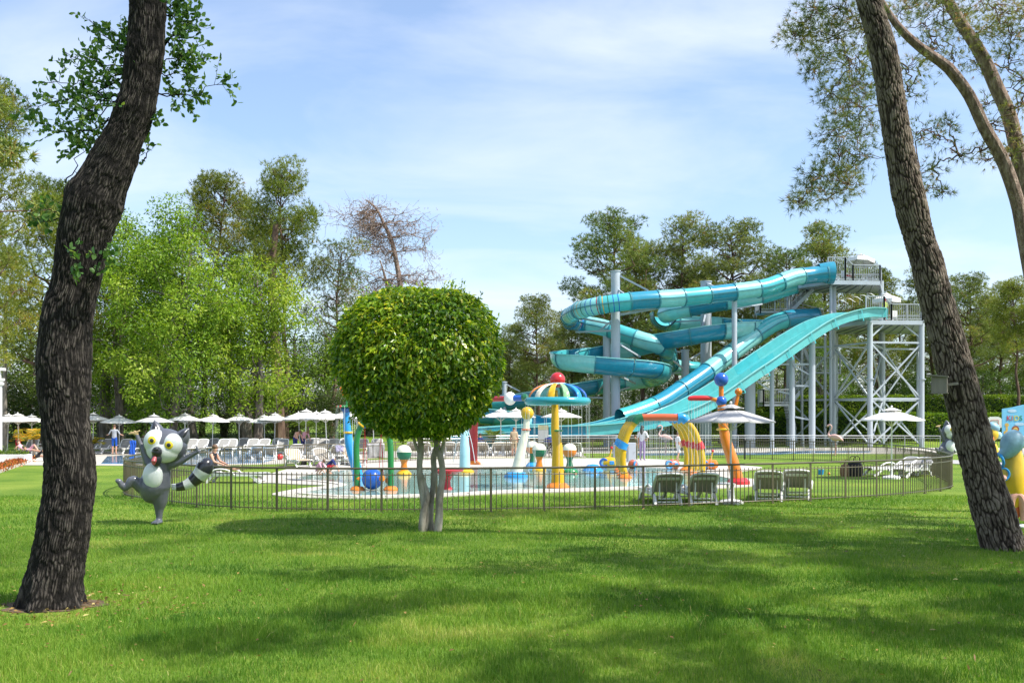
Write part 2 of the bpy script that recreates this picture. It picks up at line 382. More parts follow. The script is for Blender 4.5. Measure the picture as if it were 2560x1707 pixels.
m_dred = fibreglass('paint_dark_red', (0.340, 0.022, 0.030)); m_ora2 = fibreglass('paint_brick_orange', (0.500, 0.105, 0.035)); m_dgrn = fibreglass('paint_dark_green', (0.012, 0.130, 0.055))
m_teal_r = fibreglass('paint_teal_ring', (0.020, 0.300, 0.380))
m_black = mat('black_rubber', (0.012, 0.012, 0.014), 0.5, var=0.1)
m_stream = mat('falling_water', (0.88, 0.93, 0.96), 0.15, var=0.02, trans=0.25)
m_wood = mat('weathered_wood', (0.22, 0.20, 0.17), 0.85, var=0.2, scale=6, stretch=(1, 1, 0.15), bump=0.4, bscale=40)
m_brownwood = mat('brown_wood', (0.20, 0.11, 0.06), 0.8, var=0.2, scale=6, bump=0.3)
m_wallw = mat('white_render', (0.74, 0.73, 0.70), 0.85, var=0.05, scale=1.5, bump=0.2, bscale=60, dirt=0.12)
m_skin = mat('skin', (0.52, 0.29, 0.20), 0.55, var=0.06); m_skin2 = mat('skin_tanned', (0.42, 0.22, 0.14), 0.55, var=0.06)
m_hair = mat('dark_hair', (0.035, 0.022, 0.015), 0.6, var=0.2, scale=20); m_hair2 = mat('brown_hair', (0.12, 0.065, 0.035), 0.6, var=0.2, scale=20)
def cloth(name, c): return mat(name, c, 0.9, var=0.12, scale=8, bump=0.3, bscale=60)
c_yel = cloth('cloth_yellow', (0.66, 0.56, 0.03)); c_red = cloth('cloth_red', (0.45, 0.02, 0.03)); c_blue = cloth('cloth_blue', (0.01, 0.08, 0.42)); c_grey = cloth('cloth_grey', (0.36, 0.38, 0.42))
c_white = cloth('cloth_white', (0.72, 0.73, 0.76)); c_purple = cloth('cloth_purple', (0.34, 0.24, 0.46)); c_navy = cloth('cloth_navy', (0.02, 0.03, 0.14)); c_pink = cloth('cloth_pink', (0.62, 0.34, 0.42))
c_green = cloth('cloth_olive', (0.11, 0.11, 0.05)); c_beige = cloth('cloth_beige', (0.45, 0.34, 0.22)); c_black = cloth('cloth_black', (0.015, 0.015, 0.018)); c_lime = cloth('cloth_lime', (0.46, 0.56, 0.10))
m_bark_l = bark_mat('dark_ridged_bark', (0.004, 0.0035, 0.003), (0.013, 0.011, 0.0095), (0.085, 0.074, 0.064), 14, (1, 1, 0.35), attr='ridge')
m_bark_r = bark_mat('pine_plate_bark', (0.010, 0.007, 0.0055), (0.062, 0.046, 0.036), (0.230, 0.190, 0.155), 11, (1, 1, 0.3), attr='ridge')
m_bark_p = bark_mat('pine_bark_far', (0.050, 0.032, 0.024), (0.135, 0.085, 0.062), (0.230, 0.160, 0.120), 3)
m_bark_g = bark_mat('grey_bark', (0.06, 0.05, 0.042), (0.15, 0.128, 0.11), (0.27, 0.24, 0.21), 5)
m_bark_w = bark_mat('pale_ficus_bark', (0.13, 0.115, 0.09), (0.29, 0.265, 0.22), (0.45, 0.42, 0.37), 5, (1, 1, 0.5), bump=0.3)
m_needle = leaf_mat('pine_needles', ((0.0, (0.085, 0.128, 0.032)), (0.4, (0.170, 0.222, 0.050)), (0.75, (0.265, 0.300, 0.075)), (0.95, (0.28, 0.265, 0.07)), (1.0, (0.26, 0.15, 0.055))), trans=0.32)
m_needle_y = leaf_mat('pine_needles_olive', ((0.0, (0.085, 0.120, 0.018)), (0.4, (0.180, 0.220, 0.030)), (0.75, (0.285, 0.305, 0.048)), (0.95, (0.36, 0.33, 0.070)), (1.0, (0.30, 0.18, 0.06))), trans=0.36)
m_needle_b = leaf_mat('pine_needles_blue', ((0.0, (0.060, 0.105, 0.034)), (0.4, (0.130, 0.180, 0.050)), (0.75, (0.230, 0.255, 0.070)), (0.90, (0.34, 0.31, 0.09)), (1.0, (0.36, 0.20, 0.10))), trans=0.28)
m_needle_d = leaf_mat('dead_needles', ((0.0, (0.10, 0.050, 0.032)), (0.5, (0.20, 0.095, 0.060)), (1.0, (0.30, 0.17, 0.11))), trans=0.2)
m_bright = leaf_mat('fresh_green_leaves', ((0.0, (0.065, 0.135, 0.010)), (0.4, (0.150, 0.265, 0.018)), (0.8, (0.265, 0.385, 0.030)), (1.0, (0.38, 0.45, 0.08))), trans=0.42)
m_mid = leaf_mat('mid_green_leaves', ((0.0, (0.040, 0.085, 0.012)), (0.5, (0.090, 0.165, 0.022)), (0.85, (0.165, 0.245, 0.034)), (1.0, (0.25, 0.31, 0.06))), trans=0.34)
m_dark = leaf_mat('dark_green_leaves', ((0.0, (0.020, 0.045, 0.010)), (0.5, (0.045, 0.090, 0.016)), (0.9, (0.090, 0.145, 0.026)), (1.0, (0.14, 0.19, 0.04))), trans=0.28)
m_ficus = leaf_mat('ficus_leaves', ((0.0, (0.055, 0.125, 0.010)), (0.38, (0.150, 0.260, 0.015)), (0.66, (0.320, 0.420, 0.024)), (0.90, (0.64, 0.64, 0.045)), (1.0, (0.64, 0.53, 0.09))), trans=0.38, rough=0.32, spec=0.5)
m_carob = leaf_mat('oak_leaves', ((0.0, (0.035, 0.095, 0.026)), (0.5, (0.090, 0.185, 0.050)), (0.85, (0.165, 0.270, 0.075)), (1.0, (0.28, 0.37, 0.10))), trans=0.45, rough=0.4)
m_hedge = leaf_mat('hedge_leaves', ((0.0, (0.045, 0.105, 0.010)), (0.5, (0.125, 0.230, 0.018)), (0.85, (0.220, 0.320, 0.026)), (1.0, (0.32, 0.38, 0.05))), trans=0.34)
m_redfl = leaf_mat('red_flowers', ((0.0, (0.06, 0.10, 0.02)), (0.4, (0.30, 0.04, 0.02)), (0.8, (0.48, 0.10, 0.03)), (1.0, (0.60, 0.30, 0.04))), trans=0.2)
m_yelfl = leaf_mat('yellow_flowers', ((0.0, (0.10, 0.16, 0.02)), (0.4, (0.30, 0.30, 0.03)), (0.7, (0.66, 0.46, 0.02)), (1.0, (0.70, 0.34, 0.02))), trans=0.2)
m_bark_s = bark_mat('pale_pine_bark', (0.08, 0.052, 0.040), (0.24, 0.175, 0.140), (0.48, 0.39, 0.33), 13, (1, 1, 0.35), bump=1.0)
# ---------------------------------------------------------------- ground
def sstep(a, b, x):
    t = np.clip((np.asarray(x, float) - a) / (b - a), 0, 1); return t * t * (3 - 2 * t)
def ground_z(x, y):
    x = np.asarray(x, float); y = np.asarray(y, float)
    left = sstep(2, -6, x)
    z = left * 0.9 * sstep(62, 78, y) + left * 2.0 * sstep(85, 150, y)
    right = sstep(24, 32, x)
    z = z + (1 - left) * 1.5 * sstep(92, 130, y) + right * 1.0 * sstep(76, 84, y)
    return z
def gz(x, y): return float(ground_z(x, y))
xs = np.r_[-900, -500, -300, -200, -140, -100, np.arange(-80, 81, 2.0), 100, 140, 200, 300, 500, 900]
ys = np.r_[-60, -30, -15, -5, np.arange(0, 170, 2.0), 200, 260, 400, 700, 1500]
gx, gy = np.meshgrid(xs, ys); gzz = ground_z(gx, gy)
gv = np.stack([gx.ravel(), gy.ravel(), gzz.ravel()], 1)
nx, ny = len(xs), len(ys); ii = np.arange(nx * ny).reshape(ny, nx)
gf = np.stack([ii[:-1, :-1], ii[:-1, 1:], ii[1:, 1:], ii[1:, :-1]], -1).reshape(-1, 4)
tag(fast_obj('lawn', gv, gf, m_lawn, smooth=True), kind='structure')

def closed_spline(pts, n=160):
    A = [tuple(p) for p in pts]; m = len(A)
    S = crom(A[-2:] + A + A[:3], n * 3)
    d = np.r_[0, np.cumsum(np.linalg.norm(np.diff(np.array(A + A[:1], float), axis=0), axis=1))]
    B = np.array(A, float); out = []
    for i in range(m):
        p0, p1, p2, p3 = B[i - 1], B[i], B[(i + 1) % m], B[(i + 2) % m]
        k = max(3, int(n * np.linalg.norm(p2 - p1) / d[-1]))
        t = np.linspace(0, 1, k, endpoint=False)[:, None]
        out.append(0.5 * (2 * p1 + (p2 - p0) * t + (2 * p0 - 5 * p1 + 4 * p2 - p3) * t ** 2 + (3 * p1 - p0 - 3 * p2 + p3) * t ** 3))
    return np.vstack(out)
def sheet(name, pts, z, m, smooth_edge=True, n=160, thick=None, kind='structure'):
    poly = closed_spline(pts, n) if smooth_edge else np.array(pts, float)
    me = bpy.data.meshes.new(name); k = len(poly)
    vs = [(p[0], p[1], z) for p in poly]; fs = [tuple(range(k))]
    if thick:
        vs += [(p[0], p[1], z - thick) for p in poly]; fs += [(i, i + k, (i + 1) % k + k, (i + 1) % k) for i in range(k)]
    me.from_pydata(vs, [], fs)
    bm = bmesh.new(); bm.from_mesh(me); bmesh.ops.recalc_face_normals(bm, faces=bm.faces)
    for f in bm.faces:
        if len(f.verts) > 4 and f.normal.z < 0: f.normal_flip()
    bmesh.ops.triangulate(bm, faces=[f for f in bm.faces if len(f.verts) > 4]); bm.to_mesh(me); bm.free()
    me.materials.append(m); return tag(link(bpy.data.objects.new(name, me)), kind=kind)
def GP(*pp): return [tuple(G(x, y)[:2]) for x, y in pp]

kdeck = GP((632, 1203), (709, 1176), (800, 1160), (900, 1152), (1100, 1147), (1300, 1146), (1620, 1148), (1730, 1158), (1890, 1167), (1893, 1173), (1850, 1181), (1852, 1195), (1965, 1203), (1962, 1209),
           (1870, 1217), (1760, 1223), (1580, 1225), (1400, 1231), (1243, 1235), (1120, 1242), (960, 1247), (800, 1247), (715, 1243), (680, 1236), (747, 1223), (816, 1215), (745, 1212), (690, 1209))
kwat = GP((775, 1237), (900, 1243), (1120, 1237), (1243, 1230), (1400, 1226), (1580, 1220), (1712, 1219), (1830, 1212), (1845, 1205), (1800, 1194), (1760, 1184), (1700, 1175), (1600, 1171), (1400, 1169),
          (1200, 1170), (1000, 1173), (860, 1178), (765, 1192), (735, 1199), (815, 1206), (868, 1215), (815, 1225), (770, 1232))
kd = sheet('kids_pool_deck', kdeck, 0.030, m_deck, thick=0.05, n=260)
kfl = sheet('kids_pool_floor', kwat, 0.036, m_kfloor, n=260)
kw = sheet('kids_pool_water', kwat, 0.052, m_kwater, n=260)
# coping stones round the near rim of the splash pool
wp = closed_spline(kwat, 150)
cent = wp.mean(0); cop_me = None
for i in range(len(wp)):
    a = wp[i]; b = wp[(i + 1) % len(wp)]; t = b - a; ln = np.linalg.norm(t)
    if a[1] > 34 or ln < 0.05: continue
    nrm = np.array([t[1], -t[0]]) / ln
    mid = (a + b) / 2 + nrm * 0.13
    o = MB(); o.box((0, 0, 0), (ln * 0.985, 0.24, 0.03))
    ob = o.build('coping_stone', m_coping, kd, smooth=0); ob.location = (mid[0], mid[1], 0.045); ob.rotation_euler = (0, 0, math.atan2(t[1], t[0]))

pdeck = [(-60, 47.5)] + GP((60, 1163), (235, 1163.5), (470, 1165), (690, 1160), (760, 1156), (830, 1150)) + [(-7, 52), (4, 53), (4, 62), (-12, 64), (-60, 66)]
sheet('pool_deck', pdeck, 0.022, m_deck, smooth_edge=False, thick=0.04)
pw = GP((253, 1160), (268, 1142), (430, 1137), (600, 1131), (690, 1131), (684, 1150), (655, 1158), (450, 1161))
sheet('pool_floor', pw, 0.028, m_pfloor, smooth_edge=False)
sheet('pool_water', pw, 0.048, m_pwater, smooth_edge=False)
# splash pool under the slides and the strip of water behind the far lawn
sheet('slide_deck', [(-5, 60.2), (34, 57.5), (40, 60), (40, 70), (14, 72), (-6, 72)], 0.020, m_deck, smooth_edge=False, thick=0.04)
rp = GP((1560, 1134), (1900, 1132), (2020, 1127), (2180, 1127), (2175, 1131), (2020, 1133), (1900, 1137), (1600, 1138))
sheet('splash_channel_floor', rp, 0.026, m_pfloor, smooth_edge=False); sheet('splash_channel_water', rp, 0.044, m_pwater, smooth_edge=False)
sheet('path', GP((2330, 1148), (2450, 1152), (2560, 1159), (2900, 1168), (2900, 1184), (2560, 1172), (2450, 1163), (2330, 1156)), 0.012, m_path, smooth_edge=False)

# ---------------------------------------------------------------- grass blades on the near lawn
LT = Vector((-0.0, 0, 0)) + G(128, 1515)      # foot of the bent oak
RT = G(2510, 1372)                            # foot of the leaning pine
TT = G(1075, 1327)                            # foot of the clipped ficus
def grass_blades():
    rng = np.random.default_rng(5); V = []; Fs = []; A = []; off = 0
    bands = [(6.6, 9.5, 3600, 0.052, 0.0042, 3), (9.5, 13, 2100, 0.054, 0.0055, 3), (13, 18, 1050, 0.054, 0.008, 2), (18, 26, 420, 0.055, 0.012, 2)]
    for y0, y1, dens, hgt, wid, seg in bands:
        area = 0.54 * (y1 ** 2 - y0 ** 2) + 5.0 * (y1 - y0); n = int(area * dens)
        y = np.sqrt(rng.uniform(y0 ** 2, y1 ** 2, n)); x = rng.uniform(-1, 1, n) * (0.54 * y + 2.5)
        pn = fbm(np.stack([x * 0.5, y * 0.5, 0 * x], 1), 4, 3); fn = vnoise(np.stack([x * 2.2, y * 2.2, 0 * x], 1), 9)
        d0 = np.hypot(x - LT.x, y - LT.y); d1 = np.hypot(x - RT.x, y - RT.y); d2 = np.hypot(x - TT.x, y - TT.y)
        keep = (d0 > 0.40 + 0.25 * fn) & (d1 > 0.34) & (d2 > 0.16 + 0.1 * fn)
        x, y, pn, fn = x[keep], y[keep], pn[keep], fn[keep]; n = len(x)
        tuf = sstep(0.62, 0.75, vnoise(np.stack([x * 1.1 + 3, y * 1.1, 0 * x], 1), 33)); h = hgt * (0.55 + 0.7 * rng.random(n)) * (0.55 + 0.8 * fn + 0.55 * tuf); tall = rng.random(n) < 0.012; h[tall] *= 1.9
        w = wid * (0.7 + 0.6 * rng.random(n)); a = rng.uniform(0, 2 * np.pi, n); lean = rng.normal(0, 0.55, n) + 0.25; la = rng.uniform(0, 2 * np.pi, n)
        wx, wy = np.cos(a) * w / 2, np.sin(a) * w / 2
        lx, ly = np.cos(la) * lean * h, np.sin(la) * lean * h
        dry = sstep(0.56, 0.72, fbm(np.stack([x * 0.9 + 7, y * 1.3, 0 * x], 1), 4, 21)); clo = sstep(0.58, 0.66, fbm(np.stack([x * 0.6 + 31, y * 0.9, 0 * x], 1), 3, 27))
        rn = np.clip(0.10 + 0.95 * (pn - 0.2) + 0.35 * dry - 0.3 * clo + rng.normal(0, 0.16, n), 0, 0.97); rn[rng.random(n) < 0.012] = 1.0
        z = np.zeros(n)
        if seg == 3:
            m = 5; vv = np.stack([np.stack([x - wx, y - wy, z], 1), np.stack([x + wx, y + wy, z], 1),
                                  np.stack([x - wx * .8 + lx * .35, y - wy * .8 + ly * .35, h * .6], 1), np.stack([x + wx * .8 + lx * .35, y + wy * .8 + ly * .35, h * .6], 1),
                                  np.stack([x + lx, y + ly, h], 1)], 1)
            ft = np.array([[0, 1, 3], [0, 3, 2], [2, 3, 4]])
        else:
            m = 3; vv = np.stack([np.stack([x - wx, y - wy, z], 1), np.stack([x + wx, y + wy, z], 1), np.stack([x + lx, y + ly, h], 1)], 1); ft = np.array([[0, 1, 2]])
        idx = (np.arange(n) * m)[:, None, None] + ft[None] + off
        V.append(vv.reshape(-1, 3)); Fs.append(idx.reshape(-1, 3)); A.append(np.repeat(rn, m)); off += n * m
    o = fast_obj('grass', np.vstack(V), np.vstack(Fs), m_grass, attrs={'rnd': np.concatenate(A)})
    tag(o, 'short mown green lawn grass spread across the whole near ground', 'grass', kind='stuff')
grass_blades()
sp = [(LT.x + (0.52 + 0.10 * math.sin(3 * a) + 0.07 * math.sin(7 * a + 1)) * math.cos(a), LT.y + (0.42 + 0.07 * math.sin(2 * a + 1)) * math.sin(a)) for a in np.linspace(0, 2 * math.pi, 40, endpoint=False)]
sheet('bare_soil_ground', sp, 0.006, m_soil, smooth_edge=False)

def litter():
    """fallen leaves, twigs of needles and a few clover heads on the near lawn"""
    rng = np.random.default_rng(15); n = 1500; y = np.sqrt(rng.uniform(6.8 ** 2, 24 ** 2, n)); x = rng.uniform(-.54, .54, n) * y; nearoak = rng.random(n) < .3
    x[nearoak] = LT.x + rng.normal(0, .8, nearoak.sum()); y[nearoak] = LT.y + rng.normal(0, .6, nearoak.sum()); z = rng.uniform(.015, .05, n)
    d = rng.normal(size=(n, 3)) * np.array([1, 1, .25]); d /= np.linalg.norm(d, axis=1, keepdims=True); s = np.cross(d, np.array([0, 0, 1.0])) + rng.normal(0, .25, (n, 3)); L = rng.uniform(.03, .075, (n, 1)); c = np.stack([x, y, z], 1)
    V = np.stack([c, c + d * L * .5 + s * L * .24 + np.array([0, 0, .006]), c + d * L, c + d * L * .5 - s * L * .24 + np.array([0, 0, .006])], 1).reshape(-1, 3)
    o = fast_obj('fallen_leaves', V, np.arange(n * 4).reshape(n, 4), leaf_mat('fallen_leaf', ((0.0, (.10, .05, .02)), (.5, (.26, .15, .05)), (.85, (.40, .28, .08)), (1.0, (.55, .50, .20))), .2), attrs={'rnd': np.repeat(rng.random(n), 4)})
    tag(o, 'dry fallen leaves scattered thinly through the near lawn', 'leaves', kind='stuff')
litter()
# ---------------------------------------------------------------- foliage builders
def unit(a): return a / (np.linalg.norm(a, axis=1, keepdims=True) + 1e-9)
def leaves(centers, dirs, length, width, rng, rnd=None, fold=0.25):
    """one bent diamond per leaf: base, two shoulders, tip"""
    n = len(centers); d = unit(dirs); r = unit(rng.normal(size=(n, 3))); s = unit(np.cross(d, r)); u = np.cross(s, d)
    L = (length * rng.uniform(0.65, 1.25, n))[:, None]; W = (width * rng.uniform(0.7, 1.25, n))[:, None]
    mid = centers + d * L * 0.45 + u * L * fold * 0.25
    V = np.stack([centers, mid + s * W / 2, centers + d * L - u * L * fold * 0.25, mid - s * W / 2], 1).reshape(-1, 3)
    Fc = np.arange(n * 4).reshape(n, 4)
    if rnd is None: rnd = rng.random(n)
    return V, Fc, np.repeat(rnd, 4)
def round_leaves(centers, dirs, length, width, rng, rnd):
    """broad leaves close to the camera: six-sided, cupped along the midrib"""
    n = len(centers); d = unit(dirs); s = unit(np.cross(d, unit(rng.normal(size=(n, 3))))); u = np.cross(s, d); L = (length * rng.uniform(0.6, 1.2, n))[:, None]; W = (width * rng.uniform(0.8, 1.25, n))[:, None]
    P_ = [centers, centers + d * L * .28 + s * W * .44 + u * W * .12, centers + d * L * .70 + s * W * .42 + u * W * .10, centers + d * L - u * L * .06, centers + d * L * .70 - s * W * .42 + u * W * .10, centers + d * L * .28 - s * W * .44 + u * W * .12]
    V = np.stack(P_, 1).reshape(-1, 3); b = (np.arange(n) * 6)[:, None, None]; Fc = (b + np.array([[0, 1, 2, 3], [0, 3, 4, 5]])[None]).reshape(-1, 4); return V, Fc, np.repeat(rnd, 6)
def leaves_n(centers, dirs, normals, length, width, rng, rnd, fold=0.25):
    """leaves whose upper faces turn towards a given direction, as leaves do towards the light"""
    n = len(centers); u = unit(normals); d = unit(dirs - u * (dirs * u).sum(1, keepdims=True)); s = np.cross(d, u)
    L = (length * rng.uniform(0.65, 1.25, n))[:, None]; W = (width * rng.uniform(0.7, 1.25, n))[:, None]; mid = centers + d * L * 0.45 + u * L * fold * 0.25
    V = np.stack([centers, mid + s * W / 2, centers + d * L - u * L * fold * 0.25, mid - s * W / 2], 1).reshape(-1, 3); return V, np.arange(n * 4).reshape(n, 4), np.repeat(rnd, 4)
def needles(centers, dirs, length, width, k, rng, rnd=None, spread=0.9):
    """tufts: k thin blades fanning out from each centre"""
    n = len(centers); c = np.repeat(centers, k, 0); d = unit(np.repeat(unit(dirs), k, 0) + spread * rng.normal(size=(n * k, 3)))
    s = unit(np.cross(d, rng.normal(size=(n * k, 3)))); L = (length * rng.uniform(0.6, 1.2, n * k))[:, None]
    V = np.stack([c + s * width / 2, c - s * width / 2, c + d * L], 1).reshape(-1, 3); Fc = np.arange(n * k * 3).reshape(-1, 3)
    if rnd is None: rnd = rng.random(n)
    return V, Fc, np.repeat(np.clip(np.repeat(rnd, k) + rng.normal(0, 0.06, n * k), 0, 1), 3)
def ball(rng, n, hollow=0.35):
    """points in a ball, more of them towards the skin"""
    d = unit(rng.normal(size=(n, 3))); return d, d * (hollow + (1 - hollow) * rng.random(n) ** 0.6)[:, None]
def limb(mb, a, b, r0, r1, rng, sag=0.0, wob=0.08, n=7, k=6):
    a, b = np.array(a, float), np.array(b, float); L = np.linalg.norm(b - a); t = np.linspace(0, 1, n)[:, None]
    p = a * (1 - t) + b * t; j = rng.normal(size=(n, 3)) * wob * L; j[0] = 0; j[-1] = 0; p = p + j * np.sin(np.pi * t); p[:, 2] += (sag * L * np.sin(np.pi * t))[:, 0]
    mb.tube([Vector(q) for q in p], list(np.linspace(r0, r1, n)), k, cap=False); return p

def pine_proto(seed, H=18.0, bare=0.42, spread=3.4, nclump=46, tuft=95, nl=0.30, nk=8, flat=0.62, lean=0.6, needle=m_needle, bark=m_bark_p, sparse=1.0, name='pine', r0=0.26, nw=0.040):
    rng = np.random.default_rng(seed); tb = MB(); lb_ = MB()
    top = np.array([rng.normal(0, lean), rng.normal(0, lean), H * 0.97])
    tr = [(0, 0, -0.3, r0 * 1.25), (0, 0, 0.5, r0)]; k = 7
    for i in range(1, k + 1):
        t = i / k; tr.append((top[0] * t ** 1.5 + rng.normal(0, 0.14), top[1] * t ** 1.5 + rng.normal(0, 0.14), top[2] * t, r0 * (1 - 0.85 * t)))
    S = crom(tr, 26); tb.tube([Vector(p[:3]) for p in S], list(np.maximum(S[:, 3], 0.03)), 9)
    V, Fc, A = [], [], []; off = 0
    for i in range(nclump):
        t = bare + (1 - bare) * ((i + 0.5) / nclump) ** 0.9; prof = math.sin(min(1.0, (1.08 - t) / (1.08 - bare)) * math.pi * 0.62 + 0.18) 
        ang = i * 2.399 + rng.normal(0, 0.5); rad = spread * prof * rng.uniform(0.35, 1.05)
        base = np.array([np.interp(t * H, S[:, 2], S[:, j]) for j in range(3)])
        c = base + np.array([math.cos(ang) * rad, math.sin(ang) * rad, rng.uniform(0.0, 0.9) + 0.15 * rad])
        b0 = np.array([np.interp(max(0.1, t * H - 0.35 * rad), S[:, 2], S[:, j]) for j in range(3)])
        limb(lb_, b0, c, 0.035 + 0.022 * rad, 0.018, rng, sag=-0.05, n=6, k=5)
        cr_ = rng.uniform(0.8, 1.45) * (0.8 + 0.4 * prof)
        m = int(tuft * 1.25 * sparse * cr_ ** 2 * rng.uniform(0.6, 1.2)); d, q = ball(rng, m, 0.25); q = q * cr_; q[:, 2] *= flat
        lump = vnoise(q * 1.8 + i * 7.3, seed) > 0.38; q, d = q[lump], d[lump]; m = len(q)
        for j in range(5):
            if m: limb(lb_, c - np.array([0, 0, 0.15]), c + q[rng.integers(m)] * 0.9, 0.016, 0.006, rng, n=4, k=4)
        if not m: continue
        dd = d + np.array([0, 0, 0.55]); rn = np.clip(0.42 + 0.18 * rng.normal() + rng.normal(0, 0.16, m), 0, 0.97); rn[rng.random(m) < 0.02] = 1
        v, f, a = needles(c + q, dd, nl, nw, nk, rng, rn); V.append(v); Fc.append(f + off); A.append(a); off += len(v)
    tm = tb.mesh(name + '_trunk', bark, 40); cmsh = fast_mesh(name + '_crown', np.vstack(V), np.vstack(Fc), needle, attrs={'rnd': np.concatenate(A)})
    return tm, cmsh, lb_.mesh(name + '_branches', bark, 40)
def broad_proto(seed, H=14.0, W=5.5, base=0.12, nclump=110, nleaf=260, ll=0.19, lw=0.085, leafm=m_bright, bark=m_bark_g, r0=0.3, cr0=1.25, droop=0.2, name='broad', trunks=1, egg=0.62):
    rng = np.random.default_rng(seed); tb = MB(); lb_ = MB(); S = None
    tops = []
    for q in range(trunks):
        a = rng.uniform(0, 6.3); lx, ly = (math.cos(a) * W * 0.25, math.sin(a) * W * 0.25) if trunks > 1 else (rng.normal(0, 0.3), rng.normal(0, 0.3))
        tr = crom([(0, 0, -0.3, r0 * 1.3), (0, 0, 0.4, r0), (lx * 0.4 + rng.normal(0, .15), ly * 0.4 + rng.normal(0, .15), H * 0.35, r0 * 0.7), (lx, ly, H * 0.8, r0 * 0.2)], 16)
        tb.tube([Vector(p[:3]) for p in tr], list(tr[:, 3]), 8); tops.append(tr)
    V, Fc, A = [], [], []; off = 0
    for i in range(nclump):
        d = unit(rng.normal(size=(1, 3)))[0]; rr = rng.random() ** 0.42 * rng.uniform(0.82, 1.14)
        zc = base * H + (1 - base) * H * 0.5; c = np.array([d[0] * W * rr, d[1] * W * rr, zc + d[2] * (1 - base) * H * 0.5 * rr])
        h = (c[2] - base * H) / (H * (1 - base)); f = (1 - max(0, h - egg) / (1 - egg) * 0.45) * (0.72 + 0.28 * min(1, h / 0.25)); c[:2] *= f
        tr = tops[i % trunks]; zb = max(0.25 * c[2], c[2] - 0.45 * math.hypot(c[0], c[1]) - 1.0)
        b0 = np.array([np.interp(zb, tr[:, 2], tr[:, j]) for j in range(3)])
        if i % 2 == 0: limb(lb_, b0, c, 0.05, 0.012, rng, n=6, k=5, sag=0.05)
        cr_ = cr0 * rng.uniform(0.6, 1.25); m = int(nleaf * cr_ ** 2 / cr0 ** 2 * rng.uniform(0.7, 1.2)); dd, q = ball(rng, m, 0.3); q = q * cr_ * np.array([1, 1, 0.8])
        keep = vnoise(q * 1.6 + i * 3.7 + seed, seed) > 0.42; q, dd = q[keep], dd[keep]; m = len(q)
        for j in range(2): limb(lb_, c, c + q[rng.integers(m)] * 0.95, 0.012, 0.005, rng, n=4, k=4)
        dirs = dd * 0.8 + rng.normal(size=(m, 3)) * 0.6 + np.array([0, 0, -droop])
        rn = np.clip(0.48 + 0.2 * rng.normal() + rng.normal(0, 0.2, m), 0, 1)
        v, f2, a = leaves_n(c + q, dirs, dd * 0.55 + np.array([0, 0, 0.55]) + rng.normal(size=(m, 3)) * 0.5, ll, lw, rng, rn); V.append(v); Fc.append(f2 + off); A.append(a); off += len(v)
    return tb.mesh(name + '_trunk', bark, 40), fast_mesh(name + '_crown', np.vstack(V), np.vstack(Fc), leafm, attrs={'rnd': np.concatenate(A)}), lb_.mesh(name + '_branches', bark, 40)
def plant(name, proto, loc, scale, rz, label, cat='tree', group=None, sz=None):
    e = empty(name, loc, rz, label, cat, group); s = scale; e.scale = (s, s, sz or s)
    link(bpy.data.objects.new('trunk', proto[0]), e); link(bpy.data.objects.new('crown', proto[1]), e)
    if len(proto) > 2: tag(link(bpy.data.objects.new('branches', proto[2]), e), kind='stuff')
    return e

